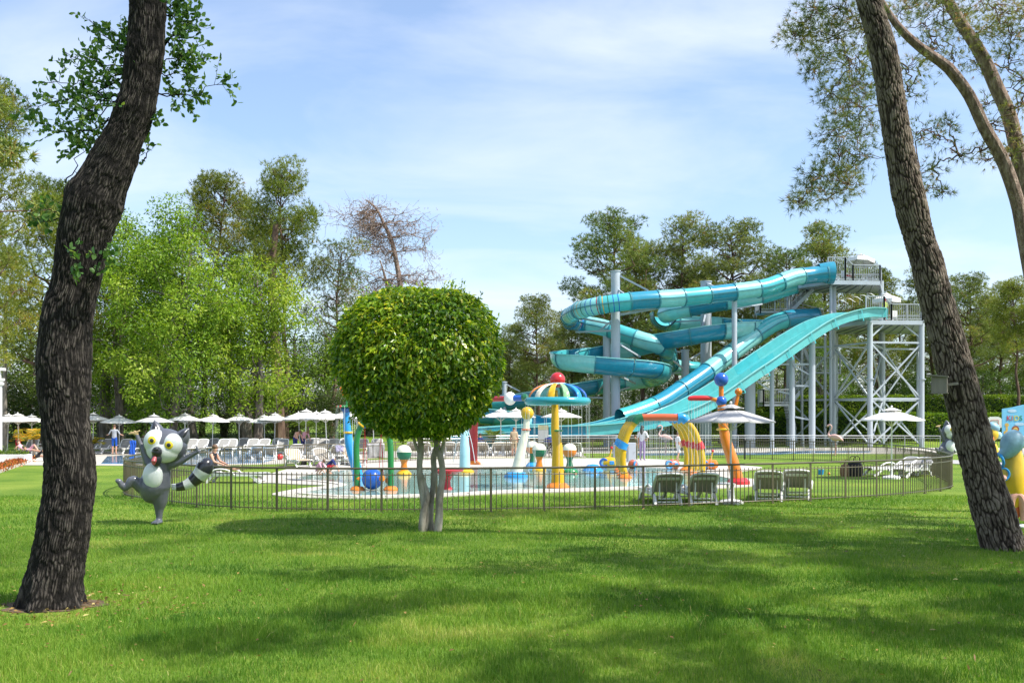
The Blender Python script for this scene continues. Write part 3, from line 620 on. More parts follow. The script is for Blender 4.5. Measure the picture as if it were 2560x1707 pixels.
def bark_trunk(name, rows, Y, around, along, kind, m, parent, seed=1, ydrift=0.0, flare=None):
    """rows: (photo y, left edge, right edge) of a trunk standing at distance Y -> a solid trunk with real bark relief"""
    R_ = []
    for i, (py, xl, xr) in enumerate(rows):
        c = P((xl + xr) / 2, py, Y + ydrift * (HOR - py) / 1000.0)
        R_.append((c.x, c.y, c.z, (xr - xl) / 2 / F * Y))
    S = crom(R_, along)[::-1] if R_[0][2] > R_[-1][2] else crom(R_, along)
    # correct the radius for lean
    T = np.gradient(S[:, :3], axis=0); T = unit(T); S[:, 3] *= np.clip(np.abs(T[:, 2]), 0.6, 1)
    s = np.r_[0, np.cumsum(np.linalg.norm(np.diff(S[:, :3], axis=0), axis=1))]
    th = np.linspace(0, 2 * np.pi, around, endpoint=False)
    X = np.tile(np.array([1.0, 0, 0]), (along, 1)); X = unit(X - T * (X * T).sum(1, keepdims=True)); Yv = np.cross(T, X)
    tt, ss = np.meshgrid(th, s); rad = np.repeat(S[:, 3:4], around, 1)
    mean_r = S[:, 3].mean(); circ = 2 * np.pi * mean_r
    pos0 = S[:, None, :3] + (X[:, None] * np.cos(tt)[..., None] + Yv[:, None] * np.sin(tt)[..., None]) * rad[..., None]
    p = pos0.reshape(-1, 3)
    if kind == 'oak':
        nu = int(circ / 0.021); u = tt.ravel() / (2 * np.pi) * nu; v = ss.ravel() / 0.17
        wq = fbm(p * 3.0, 3, seed); u2 = u + 3.0 * (wq - 0.5) + 1.2 * (vnoise(p * np.array([14, 14, 5.0]), seed + 2) - 0.5); v2 = v + 2.2 * (fbm(p * 5.0, 3, seed + 5) - 0.5)
        w = worley(u2, v2, nu, seed); ridge = np.clip(w * 1.9, 0, 1) ** 0.8 * (0.45 + 0.55 * vnoise(p * np.array([22, 22, 8.0]), seed + 4))
        big = fbm(p * 2.2, 3, seed + 11) - 0.45; disp = 0.022 * (ridge - 0.5) + 0.055 * big + 0.008 * (vnoise(p * 30, seed) - 0.5)
    else:
        nu = int(circ / 0.040); u = tt.ravel() / (2 * np.pi) * nu; v = ss.ravel() / 0.24
        u2 = u + 2.0 * (fbm(p * 2.4, 4, seed) - 0.5) + 0.9 * (vnoise(p * np.array([9, 9, 3.0]), seed + 2) - 0.5); v2 = v + 2.2 * (fbm(p * 2.6, 3, seed + 5) - 0.5)
        w = worley(u2, v2, nu, seed); fine = worley(u2 * 2, v2 * 2.6, nu * 2, seed + 3); ridge = np.clip(w * 3.6, 0, 1) ** 0.9 * (0.55 + 0.30 * np.clip(fine * 2.5, 0, 1) + 0.30 * (vnoise(p * np.array([16, 16, 6.0]), seed + 4) - 0.5))
        big = fbm(p * 1.6, 3, seed + 11) - 0.45; disp = 0.032 * (ridge - 0.6) + 0.05 * big + 0.010 * (vnoise(p * 25, seed) - 0.5)
    if flare:
        fz = np.exp(-np.maximum(ss.ravel(), 0) / flare[0]); disp = disp + fz * flare[1] * (0.45 + 0.55 * np.cos(tt.ravel() * flare[2] + flare[3]))
    nrm = (X[:, None] * np.cos(tt)[..., None] + Yv[:, None] * np.sin(tt)[..., None]).reshape(-1, 3)
    p = p + nrm * disp[:, None]
    idx = np.arange(along * around).reshape(along, around); nxt = np.roll(idx, -1, 1)
    Fq = np.stack([idx[:-1], nxt[:-1], nxt[1:], idx[1:]], -1).reshape(-1, 4)
    o = fast_obj(name, p, Fq, m, parent, smooth=True, attrs={'ridge': ridge}); return o, S
def twigs(mb, rng, base, tip, V, Fc, A, off, r0=0.008, n_side=7, ll=0.085, lw=0.038, side=0.28, dens=9):
    """a leafy shoot: stem, side shoots, paired leaves"""
    pth = limb(mb, base, tip, r0, r0 * 0.35, rng, sag=-0.06, wob=0.05, n=9, k=5); L = np.linalg.norm(np.array(tip) - np.array(base))
    for i in range(n_side):
        t = rng.uniform(0.2, 1.0); k = t * 8; q = pth[int(k)] * (1 - (k % 1)) + pth[min(8, int(k) + 1)] * (k % 1)
        ax = unit((np.array(tip) - np.array(base))[None])[0]; d = unit((ax * 0.7 + rng.normal(size=3) * 0.75)[None])[0]; l = side * rng.uniform(0.6, 1.3)
        e = q + d * l; limb(mb, q, e, r0 * 0.35, r0 * 0.15, rng, n=4, k=4, wob=0.05)
        m = int(dens * rng.uniform(0.7, 1.3)); tt = np.linspace(0.25, 1.05, m)[:, None]; c = q + (e - q) * tt
        dirs = d * 0.8 + rng.normal(size=(m, 3)) * 0.75; v, f, a = round_leaves(c, dirs, ll, lw * 1.15, rng, np.clip(rng.normal(0.58, 0.24, m), 0, 1))
        V.append(v); Fc.append(f + off[0]); A.append(a); off[0] += len(v)
K = 1 / 0.91875
def K3(rows): return [(a * K, b * K, c * K) for a, b, c in rows]

# ---------------------------------------------------------------- the bent oak near the camera
oak = empty('oak_tree', LT, 0, 'thick dark-barked tree with a bent trunk rising from bare soil in the lawn', 'tree')
rows = K3([(-330, 330, 398), (-160, 305, 388), (0, 297, 382), (100, 294, 376), (200, 280, 363), (250, 262, 355), (300, 245, 337), (350, 217, 321), (400, 186, 306), (450, 152, 290), (500, 143, 270), (550, 134, 251), (600, 128, 238), (650, 121, 227),
           (700, 108, 218), (750, 97, 210), (800, 91, 206), (850, 87, 206), (900, 89, 205), (950, 95, 203), (1000, 98, 206), (1050, 104, 215), (1100, 104, 217), (1150, 99, 213), (1200, 89, 207), (1250, 82, 199), (1300, 73, 190), (1350, 63, 183), (1400, 57, 180)])
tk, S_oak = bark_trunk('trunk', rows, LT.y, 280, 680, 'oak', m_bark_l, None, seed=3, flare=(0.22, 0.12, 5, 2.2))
def reparent(o, e):
    o.parent = e; o.matrix_parent_inverse = Matrix.Translation(-e.location)
reparent(tk, oak)
rng = np.random.default_rng(21); tb = MB(); V, Fc, A, off = [], [], [], [0]
def oaktwig(x0, y0, x1, y1, dyb=0.0, dyt=0.0, **kw):
    twigs(tb, rng, P(x0 * K, y0 * K, LT.y + dyb), P(x1 * K, y1 * K, LT.y + dyt), V, Fc, A, off, **kw)
for a in ((300, 130, 205, 45, .1, .2), (290, 150, 150, 120, 0, -.3), (285, 170, 110, 190, .1, .3), (280, 180, 60, 245, .2, -.2), (285, 130, 250, 80, 0, .3), (270, 240, 90, 290, .1, .4), (265, 235, 150, 250, 0, -.4), (250, 270, 175, 340, .1, .2),
          (240, 290, 130, 300, .1, -.1), (262, 220, 190, 200, 0, .5), (290, 110, 275, 60, .2, .3), (282, 200, 215, 130, .1, .2), (270, 250, 200, 320, .3, .5), (278, 160, 180, 165, .2, .6), (276, 230, 120, 225, 0, .2),
          (375, 60, 400, -30, .2, .1), (370, 100, 450, 40, .2, .4), (370, 140, 440, 110, .1, .2), (365, 170, 430, 160, .2, .4), (362, 215, 515, 195, .1, .2), (362, 215, 440, 205, .1, .3), (375, 30, 455, 60, .1, .3), (372, 120, 420, 20, .3, .5), (378, 20, 440, -20, .2, .3), (375, 90, 455, 150, .2, .4)):
    oaktwig(*a, n_side=12, dens=9, side=0.24, ll=0.070, lw=0.034)
for a in ((300, 105, 335, 95), (290, 165, 320, 160), (180, 470, 90, 480, .1, -.3), (150, 500, 70, 500, .1, .2), (205, 650, 240, 560, -.3, -.5), (212, 640, 145, 575, -.3, -.5), (225, 600, 255, 560, -.2, -.3), (345, 255, 350, 262), (330, 370, 345, 330, .1, .2), (150, 420, 205, 300, .2, .4)):
    oaktwig(*a, n_side=5, dens=7, side=0.15, ll=0.075)
# the crown above the frame, whose shade falls off to the side
cb = np.array(S_oak[-1][:3]) if S_oak[-1][2] > S_oak[0][2] else np.array(S_oak[0][:3])
for i in range(30):
    c = cb + np.array([3.6 * math.cos(i * 2.4) * math.sqrt(i / 30) + 1.2, 3.8 * math.sin(i * 2.4) * math.sqrt(i / 30), 2.2 + rng.normal(0, .6)]); limb(tb, cb, c, 0.06, 0.015, rng, n=6, k=5)
    dd, q = ball(rng, 330, 0.3); q = q * 0.95; v, f, a = leaves(c + q, dd + rng.normal(size=(330, 3)) * 0.5, 0.10, 0.045, rng); V.append(v); Fc.append(f + off[0]); A.append(a); off[0] += len(v)
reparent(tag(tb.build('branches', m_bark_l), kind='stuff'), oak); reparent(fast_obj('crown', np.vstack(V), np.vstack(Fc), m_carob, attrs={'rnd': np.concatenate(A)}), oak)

# ---------------------------------------------------------------- the leaning pine
lp = empty('leaning_pine', RT, 0, 'thick pine trunk leaning over with plated bark and a nest box', 'tree')
rows = [(-330, 2088, 2142), (-160, 2116, 2172), (0, 2142, 2201), (128, 2176, 2240), (255, 2196, 2262), (383, 2216, 2285), (497, 2234, 2312), (600, 2263, 2336), (651, 2277, 2354), (728, 2295, 2374), (804, 2315, 2396), (881, 2333, 2420), (957, 2354, 2441),
        (1010, 2368, 2455), (1072, 2384, 2472), (1184, 2409, 2502), (1269, 2429, 2530), (1325, 2445, 2547), (1364, 2456, 2560), (1384, 2462, 2570)]
tk, S_lp = bark_trunk('trunk', rows, RT.y, 230, 640, 'pine', m_bark_r, None, seed=8, flare=(0.2, 0.06, 4, 0.5)); reparent(tk, lp)
rng = np.random.default_rng(31); tb = MB(); V, Fc, A, off = [], [], [], 0
topc = np.array(S_lp[-1][:3]) if S_lp[-1][2] > S_lp[0][2] else np.array(S_lp[0][:3])
def tuft_clump(c, r, n, flat=0.7, nl=0.13, nk=14, nw=0.006, twn=9, base=None, rb=0.03, bias=0.45, lib=None):
    """clump of needle tufts on visible twigs"""
    global off
    c = np.array(c, float); d, q = ball(rng, n, 0.15); q = q * r; q[:, 2] *= flat
    if base is not None: limb(lib or tb, base, c, rb, 0.010, rng, n=10, k=5, sag=0.06, wob=0.07)
    for j in range(twn):
        if n: limb(lib or tb, c + rng.normal(size=3) * r * 0.1, c + q[rng.integers(n)], 0.009, 0.004, rng, n=5, k=4, wob=0.1)
    rn = np.clip(bias + 0.15 * rng.normal() + rng.normal(0, 0.14, n), 0, 0.97); rn[rng.random(n) < 0.06] = 1
    v, f, a = needles(c + q, d + np.array([0, 0, 0.3]), nl, nw, nk, rng, rn, 0.7); V.append(v); Fc.append(f + off); A.append(a); off += len(v)
for i in range(30):
    c = topc + np.array([4.2 * math.cos(i * 2.4) * math.sqrt(i / 30) - 0.6, 4.2 * math.sin(i * 2.4) * math.sqrt(i / 30), 1.7 + rng.normal(0, .6)]); tuft_clump(c, rng.uniform(0.5, 0.95), 60, base=topc, rb=0.05, nl=0.2, nk=10, nw=0.014)
reparent(tag(tb.build('branches', m_bark_r), kind='stuff'), lp); reparent(fast_obj('crown', np.vstack(V), np.vstack(Fc), m_needle_b, attrs={'rnd': np.concatenate(A)}), lp)

# ---------------------------------------------------------------- the two pines behind it, their boughs hanging into the sky
def sky_pine(name, label, tr, Yb, limbs, bias, seed, r_base):
    global rng, tb, V, Fc, A, off
    rng = np.random.default_rng(seed); V, Fc, A, off = [], [], [], 0
    pts = [tuple(P(x, y, Yb + dy)) + (w / 2 / F * Yb,) for x, y, w, dy in tr]
    base = Vector((pts[0][0] , pts[0][1], 0)); e = empty(name, base, 0, label, 'tree')
    S = crom(pts, 60); tm = MB(); tm.tube([Vector(p[:3]) for p in S], list(S[:, 3]), 12); reparent(tm.build('trunk', m_bark_s), e)
    tb = MB()
    Tp = S[:, :3]; nodes = [(Tp[k], 0.03) for k in range(14, 58, 2)]; todo = [(np.array(P(px, py, Yb + dy)), r, n) for (bx, by, px, py, dy, r, n) in limbs]
    todo.sort(key=lambda t: np.linalg.norm(Tp - t[0], axis=1).min())
    for c_, r, n in todo:
        dist = [np.linalg.norm(nd - c_) * (1.0 if k >= 22 else 1.25) for k, (nd, _) in enumerate(nodes)]; k = int(np.argmin(dist)); b_, rb_ = nodes[k]
        tuft_clump(c_, r, int(n * 1.75), nl=0.15, nw=0.009, base=b_, rb=max(0.012, rb_ * 0.8), bias=bias); nodes.append((c_, max(0.012, rb_ * 0.8)))
    for (bx, by, px, py, dy, r, n) in []:
        b0 = P(bx, by, Yb); i = int(np.clip(np.argmin(np.linalg.norm(S[:, :3] - np.array(P(px, py, Yb)), axis=1) + 0.012 * np.abs(np.arange(60) - 30)) + rng.integers(-7, 6), 12, 57))
        tuft_clump(P(px, py, Yb + dy), r, int(n * 1.75), nl=0.15, nw=0.009, base=S[i][:3], rb=0.024, bias=bias)
    reparent(tag(tb.build('branches', m_bark_p), kind='stuff'), e); reparent(fast_obj('crown', np.vstack(V), np.vstack(Fc), m_needle_b, attrs={'rnd': np.concatenate(A)}), e)
rg = random.Random(4)
L1 = []
# (from trunk x,y) -> clump (x,y), depth offset, radius, tufts : along the hanging outline of the boughs
for (px, py, r, n) in ((2040, 30, .5, 60), (2110, 20, .6, 60), (2020, 85, .45, 55), (1985, 90, .35, 40), (2090, 90, .6, 60), (2150, 60, .5, 50), (2060, 140, .5, 60), (2130, 160, .55, 55), (2035, 175, .3, 35), (2120, 225, .5, 60), (2075, 235, .35, 40),
                       (2160, 270, .5, 50), (2110, 290, .45, 45), (2090, 330, .4, 45), (2140, 340, .5, 45), (2100, 390, .45, 45), (2150, 395, .45, 35), (2090, 430, .45, 50), (2050, 440, .4, 45), (2020, 480, .4, 45), (2080, 485, .45, 35), (2120, 460, .4, 35), (2000, 505, .3, 30), (2150, 210, .6, 40), (2170, 130, .6, 45)):
    L1.append((rg.choice((2280, 2330, 2240)), rg.choice((110, 160, 220)), px, py, rg.uniform(-1.5, 1.2), r * 1.15, n))
for (px, py, r, n) in ((2270, 170, .5, 26), (2310, 60, .6, 35), (2340, 110, .5, 28), (2270, 230, .5, 26), (2300, 330, .45, 22), (2350, 340, .4, 20), (2400, 390, .22, 10), (2330, 420, .35, 16), (2290, 440, .35, 16), (2370, 310, .3, 14), (2360, 480, .25, 12), (2320, 470, .3, 14)):
    L1.append((rg.choice((2330, 2400, 2440)), rg.choice((170, 240, 300)), px, py, rg.uniform(-1.5, 1.2), r, n))
sky_pine('hanging_pine', 'slender pine trunk whose boughs hang behind the leaning trunk against the sky',
         [(2680, 1300, 40, 0), (2615, 900, 37, 0), (2560, 590, 34, 0), (2541, 497, 33, 0), (2506, 399, 32, 0), (2461, 319, 30, 0), (2423, 239, 28, 0), (2378, 178, 27, 0), (2353, 156, 25, 0), (2299, 118, 22, 0), (2251, 73, 19, 0), (2219, 29, 16, 0), (2170, -60, 12, 0), (2120, -220, 5, 0)], 19.5, L1, 0.42, 41, 0.2)
L2 = []
for (px, py, r, n) in ((2360, 20, .6, 55), (2420, 30, .6, 55), (2480, 20, .7, 60), (2540, 30, .7, 60), (2400, 80, .5, 35), (2470, 70, .55, 50), (2530, 90, .6, 50), (2350, -20, .6, 50), (2300, 0, .5, 40), (2440, 150, .45, 25), (2520, 150, .5, 30), (2560, 200, .5, 30),
                       (2470, 260, .4, 18), (2480, 310, .35, 16), (2540, 340, .4, 16), (2450, 380, .25, 10), (2470, 400, .3, 14), (2560, 260, .4, 20), (2380, 150, .45, 25), (2250, 30, .5, 40), (2600, 60, .8, 60), (2560, 380, .35, 14), (2520, 380, .3, 14)):
    L2.append((rg.choice((2440, 2470, 2540)), rg.choice((110, 160, 300)), px, py, rg.uniform(-1.5, 1.5), r * 1.1, n))
sky_pine('sunlit_pine', 'forked sunlit pine trunk at the edge of the picture with yellowish needles',
         [(2690, 1270, 46, 0), (2630, 900, 42, 0), (2578, 600, 38, 0), (2557, 446, 37, 0), (2541, 367, 36, 0), (2522, 287, 35, 0), (2493, 223, 34, 0), (2468, 166, 32, 0), (2442, 118, 30, 0), (2417, 80, 28, 0), (2385, 29, 26, 0), (2340, -60, 20, 0), (2300, -220, 8, 0)], 21.0, L2, 0.62, 43, 0.2)

# ---------------------------------------------------------------- trees standing out of the picture whose shade dapples the lawn
def shade_proto(seed, H, Rr, n, cr=(0.55, 1.0), leafy=True):
    rng = np.random.default_rng(seed); tb = MB(); lb_ = MB(); S = crom([(0, 0, -.2, .3), (.1, 0, 2, .24), (-.1, .15, H * .6, .18), (0, 0, H * .95, .05)], 16); tb.tube([Vector(p[:3]) for p in S], list(S[:, 3]), 9); V, Fc, A, off = [], [], [], 0
    for i in range(n):
        a = i * 2.399 + rng.normal(0, .3); r = Rr * math.sqrt((i + .5) / n) * rng.uniform(.85, 1.1); c = np.array([math.cos(a) * r, math.sin(a) * r, H * (1.0 - .22 * (r / Rr) ** 2) + rng.normal(0, .5)]); k = rng.integers(8, 14)
        limb(lb_, S[k][:3], c, .06, .012, rng, n=6, k=5); q_ = rng.uniform(*cr); m = int(230 * q_ ** 2); d, q = ball(rng, m, .1); q = q * q_ * np.array([1.35, .9, .5]); v, f, aa = needles(c + q, d, .26, .045, 7, rng); V.append(v); Fc.append(f + off); A.append(aa); off += len(v)
    return tb.mesh('shade_trunk', m_bark_p, 40), fast_mesh('shade_crown', np.vstack(V), np.vstack(Fc), m_needle, attrs={'rnd': np.concatenate(A)}), lb_.mesh('shade_branches', m_bark_p, 40)
shA = shade_proto(71, 10.5, 4.8, 17, (0.5, 0.95)); shB = shade_proto(72, 12.0, 4.4, 14, (0.5, 1.0))
for i, (x, y, pr, s, rz, lb) in enumerate(((7.6, 8.0, shA, 1.0, 0.3, 'nearest to the camera'), (5.0, 2.6, shB, 0.85, 1.3, 'close behind the camera'), (11.6, 12.6, shA, 1.0, 5.3, 'behind the leaning trunk'), (13.2, 13.8, shB, 1.0, 2.0, 'beyond the nearest one'), (10.6, 3.0, shA, 0.95, 4.0, 'behind the camera'), (16.8, 10.5, shB, 1.1, 3.0, 'farthest out'), (-12.5, 13.6, shB, 0.8, 1.0, 'by the dark bent trunk'), (-14.5, 22.0, shA, 0.9, 5.0, 'by the pavilion lawn'), (-3.0, 2.0, shB, 0.9, 2.6, 'just behind the camera'))):
    plant('shade_pine', pr, (x, y, 0), s, rz, 'pine out beside the lawn dappling the grass, ' + lb, 'tree', 'pines standing beside the lawn')

# ---------------------------------------------------------------- clipped ficus ball on three stems
fi = empty('ficus_tree', TT, 0, 'clipped round ficus tree on twisted pale stems in the lawn', 'tree')
rng = np.random.default_rng(11); tb = MB()
def Z2(zx, zy, dy=0.0): return tuple(P(580 + zx / 3.484, 900 + zy / 3.484, TT.y + dy) - TT)
def stem(name, pts):
    S = crom([Z2(x, y, dy) + (r,) for x, y, r, dy in pts], 40); S[:, :3] += 0.012 * (np.stack([vnoise(S[:, :3] * 4, 3 + i) for i in range(3)], 1) - 0.5)
    m = MB(); m.tube([Vector(p[:3]) for p in S], list(S[:, 3] * 1.18 * (0.9 + 0.25 * vnoise(S[:, :3] * 6, 9))), 12); m.build('trunk', m_bark_w, fi, 50)
stem('a', [(1665, 1500, .065, 0), (1690, 1380, .060, 0), (1670, 1200, .055, 0), (1640, 1050, .050, 0), (1635, 900, .046, 0), (1645, 760, .044, 0), (1620, 620, .04, 0), (1560, 470, .03, 0), (1500, 300, .02, 0)])
stem('b', [(1735, 1500, .06, .1), (1720, 1340, .055, .1), (1745, 1150, .045, .1), (1765, 1000, .045, .12), (1755, 860, .042, .12), (1790, 720, .04, .15), (1830, 560, .032, .2), (1900, 380, .02, .2)])
stem('c', [(1790, 1505, .062, -.06), (1805, 1330, .056, -.06), (1815, 1150, .05, -.05), (1835, 1000, .048, 0), (1815, 850, .044, 0), (1775, 700, .042, .05), (1750, 560, .034, .1), (1740, 380, .02, .1)])
stem('d', [(1650, 1500, .05, -.1), (1665, 1340, .05, -.1), (1700, 1200, .045, -.05), (1680, 1080, .03, 0), (1650, 1000, .04, 0)])
stem('e', [(1640, 820, .03, 0), (1600, 740, .026, 0), (1570, 640, .022, 0), (1500, 480, .015, 0)])
stem('f', [(1810, 880, .028, 0), (1840, 740, .026, 0), (1850, 640, .022, 0), (1930, 520, .015, 0)])
c0 = np.array(P(1048, 905, TT.y) - TT); ax = np.array([1.47, 1.40, 1.31])
def ficus_pts(n, depth):
    d = unit(rng.normal(size=(n, 3))); e = np.where(d[:, 2] > 0, 2.6, 2.7)
    r = (np.abs(d[:, 0]) ** e + np.abs(d[:, 1]) ** e + np.abs(d[:, 2]) ** e) ** (-1 / e)
    bumpy = 1 + 0.075 * (fbm(d * 2.4 + 3, 3, 4) - 0.45) * 2 + 0.11 * (vnoise(d * 8.5, 14) - 0.5); dep = rng.exponential(depth, n)
    o_ = d * (r * bumpy * (1 - np.minimum(dep, 0.6)))[:, None]; tp_ = 1 - 0.16 * sstep(0.1, -0.9, o_[:, 2]); o_[:, 0] *= tp_; o_[:, 1] *= tp_; o_[:, 2] += np.where(o_[:, 2] < -0.5, 0.10 * (vnoise(d * 5.0, 19) - 0.55), 0); return d, c0 + o_ * ax, dep
V, Fc, A, off = [], [], [], 0
for n, dep, ll in ((24000, 0.034, 0.105), (12000, 0.12, 0.105), (6000, 0.30, 0.12)):
    d, q, dp = ficus_pts(n, dep); dirs = d * 0.75 + rng.normal(size=(n, 3)) * 0.5 + np.array([0, 0, -0.35])
    rn = np.clip(0.47 + 0.7 * (fbm(q * 1.6, 3, 8) - 0.45) + rng.normal(0, 0.24, n), 0, 1); v, f, a = leaves_n(q, d * 0.35 + rng.normal(size=(n, 3)) * 0.55 + np.array([0, 0, -0.8]), d * 0.6 + np.array([0, 0, 0.45]) + rng.normal(size=(n, 3)) * 0.42, ll, ll * 0.46, rng, rn, fold=0.5); V.append(v); Fc.append(f + off); A.append(a); off += len(v)
# ragged young shoots over the top and hanging below
nS = 260
for i in range(nS):
    d, q, dp = ficus_pts(1, 0.0); 
    if abs(d[0, 2]) < 0.1: continue
    m = 7; t = np.linspace(0, 0.16 * rng.random() + 0.05, m)[:, None]; c = q + (d * 0.6 + np.array([[0, 0, 0.5 if d[0, 2] > 0 else -0.6]])) * t
    v, f, a = leaves(c, rng.normal(size=(m, 3)) * 0.7 + d, 0.075, 0.034, rng, np.clip(rng.normal(0.6, 0.2, m), 0, 1)); V.append(v); Fc.append(f + off); A.append(a); off += len(v)
for i in range(40):
    d, q, dp = ficus_pts(1, 0.15); limb(tb, np.array(Z2(1720, 600)), q[0], 0.02, 0.006, rng, n=6, k=5)
tag(tb.build('branches', m_bark_w, fi), kind='stuff'); fast_obj('crown', np.vstack(V), np.vstack(Fc), m_ficus, fi, attrs={'rnd': np.concatenate(A)})

# ---------------------------------------------------------------- background trees
pA = pine_proto(1, 18, 0.40, 3.6, 52, 110, needle=m_needle, name='pine_a'); pB = pine_proto(2, 18, 0.34, 3.2, 46, 100, needle=m_needle, name='pine_b', lean=1.0)
pC = pine_proto(3, 18, 0.30, 3.8, 52, 105, needle=m_needle_y, name='pine_c'); pD = pine_proto(4, 18, 0.48, 3.0, 34, 75, needle=m_needle_b, name='pine_d', lean=1.3, sparse=0.8)
pE = pine_proto(5, 18, 0.55, 2.9, 34, 100, needle=m_needle_y, name='pine_e', lean=0.5)
bA = broad_proto(11, 16, 5.6, 0.08, 150, 400, 0.25, 0.11, m_bright, m_bark_g, trunks=2, name='bright', cr0=1.25, droop=0.15)
bE = broad_proto(15, 12, 4.2, 0.12, 95, 330, 0.24, 0.10, m_bright, m_bark_g, name='light_tree', cr0=1.2, trunks=1); bB = broad_proto(12, 10, 4.0, 0.03, 110, 230, 0.20, 0.095, m_mid, m_bark_g, name='mid_tree', cr0=1.2); bC = broad_proto(13, 6, 3.6, 0.0, 80, 210, 0.17, 0.08, m_dark, m_bark_g, name='dark_tree', cr0=1.1)
bD = broad_proto(14, 11, 3.6, 0.15, 90, 230, 0.20, 0.09, m_mid, m_bark_g, name='mid_tree_b', cr0=1.1)
def back_tree(name, proto, H0, px, ytop, Y, label, rz=0.0, wide=1.0, group=None):
    x = (px - 1280) / F * Y; g = gz(x, Y); h = CAM_H - (ytop - HOR) / F * Y - g; s = h / (H0 * (1.09 if H0 == 18 else 1.04))
    return plant(name, proto, (x, Y, g), s * wide, rz, label, 'tree', group, sz=s)
T = back_tree
T('olive_pine', pC, 18, -95, 140, 56, 'tall olive-yellow pine at the picture edge behind the bent dark trunk', 0.4, 0.85)
T('olive_pine', pC, 18, 110, 400, 63, 'olive-yellow pine between the bent dark trunk and the bright green tree', 2.2, 0.95)
T('olive_pine', pC, 18, -90, 330, 50, 'olive-yellow pine lowest at the picture edge above the white pavilion', 4.0, 1.0)
T('bright_tree', bA, 16, 430, 455, 60, 'large fresh green broadleaf tree hanging over the white parasols', 0.5, 0.86)
T('bright_tree', bE, 12, 645, 590, 63, 'smaller fresh green broadleaf tree beside the tall slim pine trunk', 2.5, 0.95)
T('bright_tree', bA, 16, 300, 500, 66, 'fresh green broadleaf tree half hidden by the bent dark trunk', 4.4, 0.8)
T('olive_pine', pC, 18, 505, 395, 75, 'olive pine rising behind the large fresh green tree', 1.0, 0.85)
T('tall_pine', pE, 18, 715, 395, 72, 'tall pine with bare straight trunk and broad ragged crown beside the dead pine', 0.2, 0.85)
T('thin_pine', pD, 18, 830, 575, 72, 'thin half-bare leaning pine between the tall pine and the dead one', 3.0, 0.95)
T('thin_pine', pD, 18, 640, 470, 80, 'sparse pine crown just behind the tall bare-trunked pine', 5.0, 1.0)
for i, (px, yt, Y, rz, lb) in enumerate(((60, 760, 74, 0, 'broadleaf tree behind the white pavilion roof'), (190, 800, 78, 1, 'broadleaf tree behind the bent dark trunk'), (350, 760, 76, 2, 'broadleaf tree under the large fresh green one'), (560, 790, 79, 3, 'broadleaf tree behind the two leaning grey trunks'),
                                  (740, 770, 76, 4, 'round broadleaf tree beside the tall slim pine trunk'), (830, 800, 79, 5, 'broadleaf tree behind the clipped ficus, nearest the slim pine'), (930, 800, 83, 6, 'broadleaf tree hidden behind the clipped ficus'), (1040, 850, 86, 0.7, 'low broadleaf tree hidden behind the middle of the ficus crown'))):
    T('green_tree', (bB, bD)[i % 2], (10, 11)[i % 2], px, yt, Y, 'mid-green ' + lb, rz, 1.25, 'mid-green trees behind the poolside parasols')
for i, (px, yt, Y) in enumerate(((10, 930, 70), (130, 950, 72), (250, 960, 71), (360, 955, 73), (470, 965, 72), (560, 960, 74), (650, 968, 72), (740, 962, 73), (830, 970, 72), (920, 965, 75), (1010, 960, 75), (1100, 965, 77), (1190, 960, 78))):
    T('dark_shrub', bC, 6, px, yt, Y, ORD[i] + ' dark shrub from the pavilion in the row behind the parasols', i * 1.3, 1.15, 'dark shrubs behind the parasols')
# trunks one can tell apart beside the loungers
def lone_trunk(pts, Y, label, m=m_bark_g):
    S = crom([tuple(P(x, y, Y)) + (w / 2 / F * Y,) for x, y, w in pts], 24); e = empty('grey_trunk_tree', (S[0][0], S[0][1], 0), 0, label, 'tree')
    mb = MB(); mb.tube([Vector(p[:3]) for p in S], list(S[:, 3]), 10); reparent(mb.build('trunk', m), e)
    return e
lone_trunk([(615, 1108, 24), (600, 1050, 23), (588, 990, 22), (578, 930, 18), (575, 860, 10)], 66, 'grey trunk leaning beside the parasol, nearer of the crossing pair')
lone_trunk([(622, 1106, 20), (617, 1050, 22), (618, 1025, 22), (600, 980, 14), (590, 920, 8)], 67, 'forked grey trunk, farther of the crossing pair')
lone_trunk([(268, 1108, 34), (262, 1050, 30), (262, 990, 26), (268, 900, 18)], 68, 'stout grey trunk behind the man in blue shorts')
lone_trunk([(490, 1106, 20), (480, 1060, 18), (476, 1000, 15), (470, 920, 10)], 67, 'grey trunk behind the parasols above the raised striped tail')
lone_trunk([(700, 1108, 30), (695, 1000, 27), (687, 850, 23), (680, 700, 20), (690, 560, 14)], 70, 'tall straight pinkish pine trunk beside the parasol cluster', m_bark_p)
